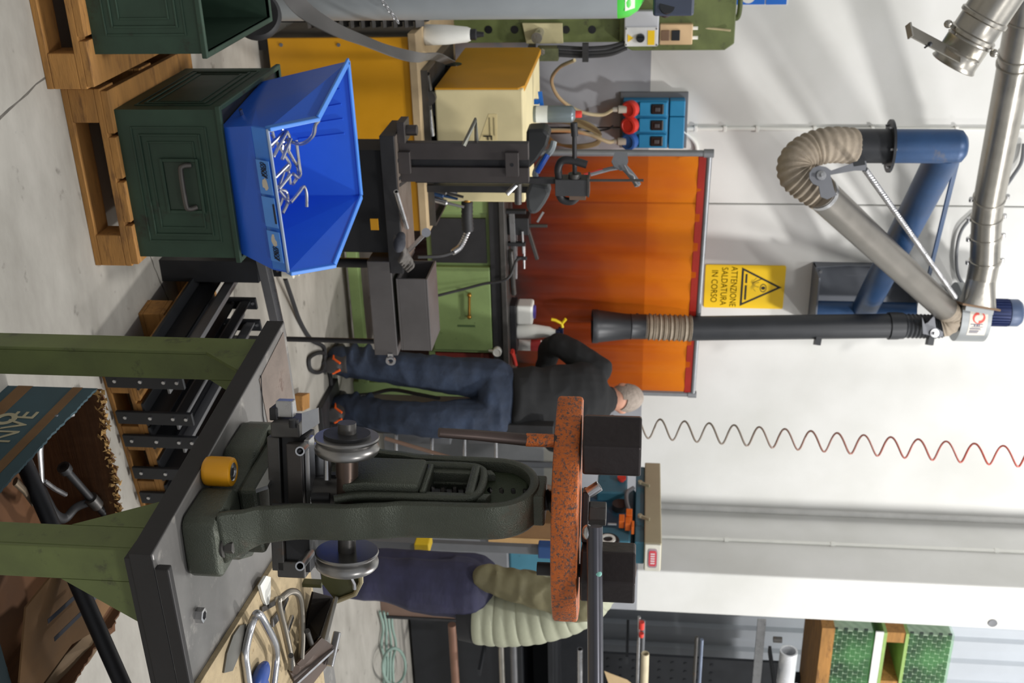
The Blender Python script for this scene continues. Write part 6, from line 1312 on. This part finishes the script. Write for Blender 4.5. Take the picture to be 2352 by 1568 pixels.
hm_ = MB(); ell_loft(hm_, [(w2(1062, 1400), s2*.182, f2*.13), (w2(1085, 1402), s2*.186, f2*.136), (w2(1112, 1404), s2*.185, f2*.135)]); part(pw, 'black_shirt_hem', hm_, M('black_shirt', (24, 24, 26), .85), smooth=True)
# quilted vest: horizontal channels
key = [(w2(1096, 1402), .19, .142), (w2(1160, 1404), .195, .150), (w2(1230, 1398), .20, .15), (w2(1300, 1384), .205, .14), (w2(1350, 1366), .19, .118), (w2(1385, 1346), .12, .085), (w2(1398, 1336), .085, .075)]
rings = []; K = 120
cs = smooth_path([k[0] for k in key], 20); nk_ = len(cs)
for i in range(nk_):
    t = i/(nk_-1)*(len(key)-1); j = min(int(t), len(key)-2); u = t-j; a = key[j][1]+(key[j+1][1]-key[j][1])*u; b = key[j][2]+(key[j+1][2]-key[j][2])*u
    d_ = (cs[min(i+1, nk_-1)]-cs[max(i-1, 0)]).normalized(); ff = s2.cross(d_).normalized(); bul = 1+.035*(abs(math.sin(i*math.pi/7.5))**.6-.6)
    rings.append((cs[i], s2*a*bul, ff*b*bul))
vm = MB(); ell_loft(vm, rings, 40); part(pw, 'quilted_vest', vm, m_vest, smooth=True)
jk = MB()
for o_ in (-.205, .205): limb(jk, [shd+s2*o_*.95, w2(1238, 1332+(0 if o_ < 0 else 40), o_*1.02), w2(1126, 1308+(0 if o_ < 0 else 40), o_*.82)], [.08, .072, .068, .055])
part(pw, 'jacket_sleeves', wrinkle(remesh(jk, .009, 3), .008, (9, 9, 14)), m_olive, smooth=True)
hb = MB(); hb.ball(hdc-hf*.012+hu*.015, 1, 18, 12, Matrix((s2*.08, hf*.1, hu*.106)).transposed())
oh = MB(); oh.v = hb.v; oh.f = [f for f in hb.f if (lambda c: not (c.dot(hf) > .05 or c.dot(hu) < -.06))(sum((hb.v[i] for i in f), Vector())/len(f)-hdc)]
part(pw, 'hair', oh, M('dark_brown_hair', (70, 54, 44), .8, 0, .2, 30), smooth=True, solid=.008)
for o_ in (-.09, .09):
    f_ = ank+s2*o_; f_ = V(f_.x, f_.y, 0); sh_ = MB()
    ell_loft(sh_, [(f_-f2*.09+V(0, 0, .04), s2*.038, V(0, 0, .04)), (f_+f2*.05+V(0, 0, .045), s2*.046, V(0, 0, .045)), (f_+f2*.17+V(0, 0, .03), s2*.04, V(0, 0, .03))], 14)
    sh_.cyl(f_+V(0, 0, .05), f_+V(0, 0, .16), .05, n=14); part(pw, 'shoe', remesh(sh_, .01, 2), m_shoe, smooth=True)

# ================================================================ teal milling machine in front of the pillar
MY = 5.3; mx = W(1500, 1247, y=MY).x; myf = W(1500, 1062, x=mx).y; mx1 = W(1500, 1310, y=MY).x; mz0, mz1 = W(1480, 1247, y=MY).z, W(1520, 1247, y=MY).z
ml = thing('milling_machine', 'teal milling machine with a long beige top cover before the white pillar', 'machine', V((mx+mx1)/2, (MY+myf)/2, 0))
m_tealp = M('teal_machine_paint', (62, 116, 136), .45, .1, .1, 6, .03, 50, ((44, 70, 84), .34, 9)); m_drabc = M('beige_cover', (168, 160, 134), .5, 0, .06, 5)
part(ml, 'top_cover', MB().box((mx, MY, mz0), (mx1, myf, mz1)), m_drabc, bevel=.006)
part(ml, 'lit_end_face', MB().box((mx+.004, MY-.012, mz0+.004), (mx1-.004, MY, mz1-.004)), M('cover_lit_pale', (206, 204, 192), .5), bevel=.004)  # same cover: paler colour paints its lit end, beige the shaded side
c = V((mx+mx1)/2, MY-.013, (mz0+mz1)/2); rx, rz = (mx1-mx)*.34, (mz1-mz0)*.27
oval = lambda k, n=28: [(c.x+rx*k*max(-1, min(1, 1.25*math.cos(t))), c.z+rz*k*max(-1, min(1, 1.25*math.sin(t)))) for t in (2*math.pi*i/n for i in range(n))]
bdg = part(ml, 'badge', MB().prism(oval(1), c.y-.002, c.y, 'y'), M('badge_silver', (170, 150, 160), .4, .3)); part(bdg, 'badge_field', MB().prism(oval(.82), c.y-.004, c.y-.002, 'y'), M('badge_red', (196, 70, 80), .4))
mb = MB()
for k in range(5): xk = c.x+rx*(-.5+.25*k); mb.box((xk-.004, c.y-.0055, c.z-rz*.45), (xk+.004, c.y-.004, c.z+rz*.45))
part(bdg, 'badge_strokes', mb, M('badge_light', (220, 210, 214), .4))
part(ml, 'ram_body', MB().box((mx+.02, MY+.03, mz0-.055), (mx1-.02, myf-.02, mz0)), m_tealp, bevel=.006)
ybk = MY+(myf-MY)*.45
part(ml, 'column', MB().box((mx+.14, ybk-.25, .95), (mx1+.25, myf-.1, mz0-.055)), m_tealp, bevel=.015)
part(ml, 'pedestal', MB().box((mx+.12, ybk-.27, .12), (mx1+.27, myf-.08, .95)), m_greypaint, bevel=.01)
part(ml, 'foot', MB().box((mx+.05, MY+.1, 0), (mx1+.3, myf-.05, .12)), m_greypaint, bevel=.01)
a, b = W(1374, 1092, x=mx+.02), W(1440, 1138, x=mx+.02)
hb_ = part(ml, 'control_box', MB().box((mx-.0, b.y, a.z), (mx+.14, a.y, b.z)), m_tealp, bevel=.01)
p = W(1428, 1104, x=mx); part(hb_, 'red_button', MB().lathe(p, (-1, 0, 0), [(.016, 0), (.016, .015), (.028, .016), (.028, .03)], 18), m_red, smooth=True)
a, b = W(1388, 1215, x=mx+.04), W(1448, 1250, x=mx+.04); part(ml, 'spindle_head', MB().box((mx+.02, b.y, W(1330, 1230, x=mx).z), (mx+.2, a.y, b.z)), m_tealp, bevel=.012)
p = W(1396, 1240, x=mx+.015); part(ml, 'dial_ring', MB().lathe(p, (-1, 0, 0), [(.028, 0), (.045, 0), (.045, .012), (.028, .012), (.028, 0)], 22, caps=False), m_white, smooth=True)
part(ml, 'dial', MB().lathe(p+V(.005, 0, 0), (-1, 0, 0), [(.07, 0), (.065, .01)], 24), m_black, smooth=True)
a, b = W(1395, 1140, x=mx+.06), W(1440, 1212, x=mx+.06); part(ml, 'gear_case', MB().box((mx+.06, b.y, a.z-.3), (mx+.2, a.y, b.z)), M('dark_teal_paint', (44, 84, 108), .45, .1), bevel=.012)
p = W(1425, 1165, x=mx+.05); part(ml, 'black_motor', MB().cyl(p+V(.05, 0, 0), p-V(.03, 0, 0), .05, n=20), m_black, smooth=True)
part(ml, 'grey_hose', MB().tube(smooth_path([W(1455, 1120, x=mx), W(1440, 1132, x=mx), W(1440, 1155, x=mx), W(1446, 1175, x=mx)], 6), .013, 8), m_greypaint, smooth=True)
for X, Y in ((1470, 1108), (1470, 1185)):
    p = W(X, Y, x=mx-.006); q = W(X+22, Y+8, x=mx-.006); part(ml, 'cover_latch', MB().bar(p, q, .012, .022, (1, 0, 0)).cyl(p+V(.006, 0, 0), p-V(.012, 0, 0), .014, n=10), m_drabc, bevel=.002)
ov = thing('orange_clamp', 'orange clamp block on the teal milling machine', 'clamp', W(1425, 1205, x=mx+.0))
for (Xa, Ya, Xb, Yb) in ((1438, 1180, 1452, 1196), (1422, 1193, 1434, 1210), (1436, 1200, 1448, 1216), (1450, 1208, 1456, 1224)):
    a, b = W(Xa, Ya, x=mx-.0), W(Xb, Yb, x=mx-.0); part(ov, 'block', MB().box((mx-.04, b.y, a.z), (mx+.01, a.y, b.z)), M('orange_block', (232, 112, 34), .45), bevel=.003)
p = W(1416, 1204, x=mx-.02); part(ov, 'screw', MB().cyl(p, p-V(0, 0, .05), .008, n=8), m_bright, smooth=True)

# ================================================================ things glimpsed between worker and press
pr2 = thing('peg_rack', 'dark rack with bright horizontal pegs behind the press', 'rack', W(770, 985, d=6.0))
g0 = W(900, 985, d=6.1); gx_, gy_ = g0.x, g0.y
part(pr2, 'post', MB().box((gx_-.05, gy_, 0), (gx_+.03, gy_+.06, 1.25)), m_black, bevel=.003)
part(pr2, 'foot', MB().box((gx_-.2, gy_-.15, 0), (gx_+.4, gy_+.2, .03)), m_black, bevel=.003)
for X in (848, 910, 992, 1067, 1139):
    a, b = W(X, 988, d=6.05), W(X, 1056, d=6.0); part(pr2, 'peg', MB().cyl(a, b, .0105, n=10), m_bright, smooth=True)
for Xa, Xb, Ya, Yb, mt_ in ((905, 1035, 985, 1022, m_greypaint), (1072, 1160, 985, 1024, m_shelf)):
    a, b = W(Xa, Ya, d=6.2), W(Xb, Yb, d=6.2); part(pr2, 'tray', MB().box((a.x, a.y, min(a.z, b.z)), (b.x, a.y+.2, max(a.z, b.z))), mt_, bevel=.004)
solo('thin_brown_rod', MB().cyl(W(884, 1006, d=5.6), W(1275, 1122, d=5.6), .010, n=8), M('brown_rod', (112, 88, 74), .6), 'thin brown rod leaning behind the press', 'rod', smooth=True)
gcab = thing('grey_cabinet', 'pale grey cabinet with dark frame behind the press arch', 'cabinet', V(3.75, 6.0, 0)); a = W(1210, 1010, d=6.6)
part(gcab, 'body', MB().box((a.x, 6.0, 0), (a.x+.75, 6.5, 1.22)), M('pale_cabinet', (158, 156, 148), .5, 0, .05), bevel=.006)
for xx in (a.x, a.x+.36): part(gcab, 'door', MB().box((xx+.03, 5.985, .1), (xx+.34, 6.0, 1.12)), M('cabinet_door', (128, 130, 132), .5), bevel=.003)
for xx in (a.x-.005, a.x+.345, a.x+.715): part(gcab, 'frame_post', MB().box((xx, 5.975, 0), (xx+.035, 5.99, 1.24)), m_greypaint)
kb = thing('brown_carton', 'brown cardboard carton between the press arch and the leaning person', 'carton', W(1200, 1230, d=5.9)); a, b = W(1120, 1196, d=5.9), W(1290, 1262, d=5.9)
part(kb, 'body', MB().box((a.x, a.y, a.z), (b.x+.05, a.y+.35, b.z)), m_kraft, bevel=.004)
part(kb, 'stand', MB().box((a.x+.02, a.y+.02, 0), (b.x+.03, a.y+.33, a.z)), m_greypaint, bevel=.004)
part(kb, 'tape', MB().box((a.x+.1, a.y-.002, a.z), (a.x+.15, a.y, b.z)), M('tape_tan', (176, 142, 96), .3))
a, b = W(1230, 1255, d=5.5), W(1300, 1280, d=5.5); bb2 = thing('blue_crate', 'blue plastic crate beside the leaning person', 'crate', V(a.x, a.y, 0))
part(bb2, 'body', MB().box((a.x, a.y, b.z-.14), (b.x+.02, a.y+.06, b.z)), M('dusty_blue', (44, 78, 132), .45, 0, .08), bevel=.006)
part(bb2, 'stand', MB().box((a.x+.02, a.y+.02, 0), (b.x+.01, a.y+.05, b.z-.14)), m_greypaint)
a = W(955, 1250, d=5.3); yc = thing('yellow_container', 'yellow container glimpsed beside the press column', 'container', V(a.x, a.y, 0)); part(yc, 'box', MB().box((a.x-.03, a.y-.04, a.z), (a.x+.03, a.y+.06, a.z+.07)), M('yellow_plastic', (226, 190, 40), .45), bevel=.006); part(yc, 'stand', MB().box((a.x-.03, a.y-.03, 0), (a.x+.02, a.y+.05, a.z)), m_greypaint)

# ================================================================ right hand bay: racks, tubes and netted loads
rk = thing('black_storage_rack', 'black perforated storage rack in the bay right of the pillar', 'rack', V(6.2, 6.9, 0))
m_rack = M('black_rack_paint', (28, 30, 34), .55, .1, .15, 8); RX = W(1100, 1418, y=6.6).x
zc = W(1335, 1430, y=6.6).z
part(rk, 'lower_cabinet', MB().box((RX, 6.6, .02), (9.0, 7.4, zc-.45)), m_rack, bevel=.006)
part(rk, 'shelf', MB().box((RX-.02, 6.55, zc-.25), (9.0, 7.4, zc-.21)), m_rack, bevel=.003)
part(rk, 'back_panel', MB().box((RX+.02, 7.36, zc-.45), (9.0, 7.4, zc+.1)), m_rack)
for xx in (RX+1.3, RX+2.6): part(rk, 'upright', MB().box((xx, 6.56, 0), (xx+.05, 6.62, 3.2)), m_rack if xx > RX else m_greypaint, bevel=.003)
PX = W(1600, 1512, y=7.5).x; pz0, pz1 = W(1370, 1530, y=7.5).z, W(1800, 1530, y=7.5).z
pp_ = part(rk, 'perforated_panel', MB().box((PX, 7.5, pz0-.4), (PX+2.5, 7.53, pz1-.45)), m_rack)
part(rk, 'upper_panel', MB().box((PX, 7.5, pz1-.45), (PX+2.5, 7.53, pz1)), m_rack)
mb = MB()
for i in range(16):
    for j in range(9): mb.cyl((PX+.06+i*.09, 7.5, pz0+.1+j*.11), (PX+.06+i*.09, 7.494, pz0+.1+j*.11), .014, n=8)
hl_ = part(pp_, 'perforations', mb, m_sockd); hl_['kind'] = 'stuff'
def tube_along(X, Y, y, L, r, mat, name, label, hollow=False, slope=0):
    p = W(X, Y, y=y); q = p+V(L, .0, slope)
    solo(name, MB().pipe(p, q, r, r*.8, 20) if hollow else MB().cyl(p, q, r, n=16), mat, label, 'tube', 'stock tubes on the right hand rack', smooth=True)
tube_along(1812, 1494, 6.3, 2.2, .062, M('white_gloss_tube', (224, 226, 230), .25, .3), 'stock_tube', 'wide white tube with open end on the right hand rack', True, -.02)
tube_along(1468, 1416, 6.3, 2.0, .012, m_bright, 'stock_tube', 'thin bright tube highest beside the pillar base', False)
tube_along(1478, 1424, 6.34, 2.0, .014, m_greypaint, 'stock_tube', 'grey tube with a red tip beside the pillar', False)
tube_along(1482, 1500, 6.2, 2.0, .028, M('wrapped_tube', (206, 194, 164), .6), 'stock_tube', 'cream wrapped tube on the right hand rack', True)
tube_along(1332, 1490, 6.2, 2.0, .02, m_bright, 'stock_tube', 'bright tube just above the press handle bar', True)
tube_along(1150, 1460, 6.3, 2.0, .022, m_galv, 'stock_tube', 'upper of two galvanised tubes on the low shelf', True)
tube_along(1178, 1458, 6.3, 2.0, .026, m_shelf, 'stock_tube', 'grey tube beside the galvanised one on the low shelf', True)
tube_along(1038, 1434, 6.2, 2.0, .03, M('copper_brown', (124, 92, 76), .5, .3), 'stock_tube', 'brown copper coloured bar on the low shelf', False)
tube_along(1600, 1462, 6.2, 2.0, .012, m_steel, 'stock_tube', 'dark thin tube below the wide white tube', False)
tube_along(1612, 1468, 6.25, 2.0, .013, M('blue_tip_tube', (120, 130, 150), .4, .4), 'stock_tube', 'thin pale tube with blue ends below the wide white tube', False)
p = W(1474, 1428, y=6.28); solo('red_end_cap', MB().cyl(p, p+V(.06, 0, 0), .02, n=12).cyl(p+V(.1, 0, 0), p+V(.13, 0, 0), .018, n=12), m_red, 'red plastic end cap on the tube beside the pillar', 'end cap')
# arms that carry the tubes
for X, Yy in ((1790, 1502), (1455, 1440), (1120, 1470)):
    p = W(X, Yy, y=6.3); part(rk, 'arm', MB().box((p.x+.1, 6.1, p.z-.05), (p.x+.16, 6.5, p.z-.03)), m_rack)
strip = W(1760, 1425, y=6.5); part(rk, 'bright_upright', MB().box((strip.x, 6.5, strip.z-.06), (9, 6.52, strip.z)), m_bright)
p = W(1776, 1468, y=6.3); part(rk, 'tube_clip', MB().cyl(p, p+V(0, 0, .06), .022, n=12), m_steel, smooth=True)
solo('kraft_paper_sheet', MB().slab([W(X, Y, y=6.1) for X, Y in ((1388, 1540), (1400, 1545), (1440, 1560), (1470, 1585), (1405, 1590))], .004), M('tan_paper', (196, 170, 130), .8), 'torn tan paper sheet at the bottom right of the rack', 'paper')
# netted pallet loads on top of the rack
NY = 7.3
def load(Xa, Xb, Ya, label):
    a, b = W(Xa, Ya, y=NY), W(Xb, Ya, y=NY); x0 = max(a.x, 5.12); L = 1.1; t = thing('netted_pallet_load', label, 'pallet load', V(x0+.5, NY+.3, a.z), 'pallet loads wrapped in green film on the rack'); n = 0
    H_ = b.z-a.z; rows = max(3, int(H_/.035)); cols = 15; protos = {}
    part(t, 'core', MB().box((x0+.012, NY+.012, a.z), (x0+L, NY+.6, b.z)), M('packing_grey', (196, 204, 190), .6))
    rh = H_/rows
    for j in range(rows):
        for i in range(cols):
            u = x0+.005+i*L/cols+(.5*L/cols if j % 2 else 0)-.02
            if u+.06 > x0+L: continue
            key = 'b'
            if key not in protos:
                o = part(t, 'packed_block', MB().box((u, NY, a.z+j*rh+.004), (u+.058, NY+.012, a.z+(j+1)*rh-.006)), M('packed_black', (38, 46, 44), .45), bevel=0); protos[key] = (o, u, j)
            else:
                o0, u0, j0 = protos[key]; o = o0.copy(); COL.objects.link(o); o.parent = t; o.location = (u-u0, 0, (j-j0)*rh)
    part(t, 'film', MB().box((x0-.01, NY-.012, a.z), (x0+L+.02, NY+.62, b.z+.01)), film)
    return t, x0, a.z, b.z
def film_mat():
    m = bpy.data.materials.new('green_stretch_film'); m.use_nodes = True; nt = m.node_tree; N = nt.nodes; L = nt.links; b = N['Principled BSDF']; b.inputs['Base Color'].default_value = s2l((120, 196, 120))+(1,); b.inputs['Roughness'].default_value = .2
    tp = N.new('ShaderNodeBsdfTransparent'); tp.inputs[0].default_value = (.93, .99, .93, 1); no = N.new('ShaderNodeTexNoise'); no.inputs['Scale'].default_value = 5; tc = N.new('ShaderNodeTexCoord'); L.new(tc.outputs['Object'], no.inputs['Vector'])
    mr = N.new('ShaderNodeMapRange'); mr.inputs[1].default_value = .35; mr.inputs[2].default_value = .7; mr.inputs[3].default_value = .96; mr.inputs[4].default_value = .72; L.new(no.outputs['Fac'], mr.inputs[0])
    mx_ = N.new('ShaderNodeMixShader'); L.new(mr.outputs[0], mx_.inputs[0]); L.new(b.outputs[0], mx_.inputs[1]); L.new(tp.outputs[0], mx_.inputs[2]); L.new(mx_.outputs[0], N['Material Output'].inputs[0]); return m
film = film_mat()
t1, lx0, za, zb_ = load(1915, 2008, 1445, 'lower load of small black blocks wrapped in green film on the rack')
t2, lx1, zc1, zd = load(2090, 2190, 1455, 'upper load of small black blocks wrapped in green film on the rack')
part(t1, 'strap', MB().box((lx0-.012, NY-.02, zb_+.012), (lx0+1.1, NY-.008, zb_+.075)), M('white_strap', (226, 226, 222), .5))
part(t1, 'support_shelf', MB().box((lx0-.05, NY-.05, za-.10), (9.0, 8.0, za)), m_wood)
up_ = thing('wrapped_pallet', 'green wrapped wooden pallet between the two netted loads', 'pallet', V(lx0+.5, NY+.3, zb_+.08))
for zz_ in (zb_+.08, zc1-.03): part(up_, 'deck_board', MB().box((lx0, NY-.01, zz_), (lx0+1.1, NY+.6, zz_+.025)), M('green_tinted_wood', (140, 170, 96), .6, 0, .15, 8))
for xx in (lx0+.0, lx0+.5, lx0+1.0): part(up_, 'block', MB().box((xx, NY, zb_+.105), (xx+.1, NY+.6, zc1-.03)), m_wood)
for xx in (5.05, 6.9): part(t1, 'shelf_post', MB().box((lx0+1.05 if xx > 6 else lx0+.2, 7.9, 0), (lx0+1.12 if xx > 6 else lx0+.27, 7.97, za-.1)), m_rack)
# recessed eye on the pillar
c = W(2280, 1430, y=YP); struct('pillar_socket', MB().lathe((c.x, YP-.003, c.z), (0, -1, 0), [(.012, 0), (.03, 0), (.03, .003), (.012, .002)], 22), m_greypaint, wp, smooth=True)
# brown board and loose hoses by the pillar foot
br = thing('brown_board', 'dull brown board standing behind the leaning person', 'board', V(4.6, 5.9, 0)); a, b = W(895, 1388, y=5.9), W(1050, 1426, y=5.9)
part(br, 'panel', MB().box((a.x-.25, 5.9, 0), (b.x, 5.94, b.z)), M('dull_brown', (112, 90, 78), .7, 0, .1, 5), bevel=.004)
part(br, 'edge_strip', MB().box((b.x-.02, 5.89, 0), (b.x, 5.9, b.z)), m_black)
random.seed(4)
for k in range(4):
    solo('pale_green_hose', MB().tube(smooth_path([W(872+9*k, 1404, z=.02+.012*k), W(880+7*k, 1440, z=.02+.012*k), W(876+11*k, 1480, z=.02+.012*k), W(884+6*k, 1520, z=.02+.012*k), W(880+8*k, 1590, z=.02+.012*k)], 8), .010, 8), M('pale_green_rubber', (128, 150, 140), .5), ('nearest', 'second', 'third', 'farthest')[k]+' pale green hose lying on the floor by the black rack', 'hose', 'pale green hoses on the floor', smooth=True)
lp2 = [W(905+26*math.cos(t), 1530+42*math.sin(t), z=.075) for t in (2*math.pi*i/26 for i in range(27))]
solo('hose_loop', MB().tube(lp2, .011, 8, caps=False), M('pale_green_rubber', (128, 150, 140)), 'pale green hose loop lying on the floor at the lower right', 'hose', smooth=True)
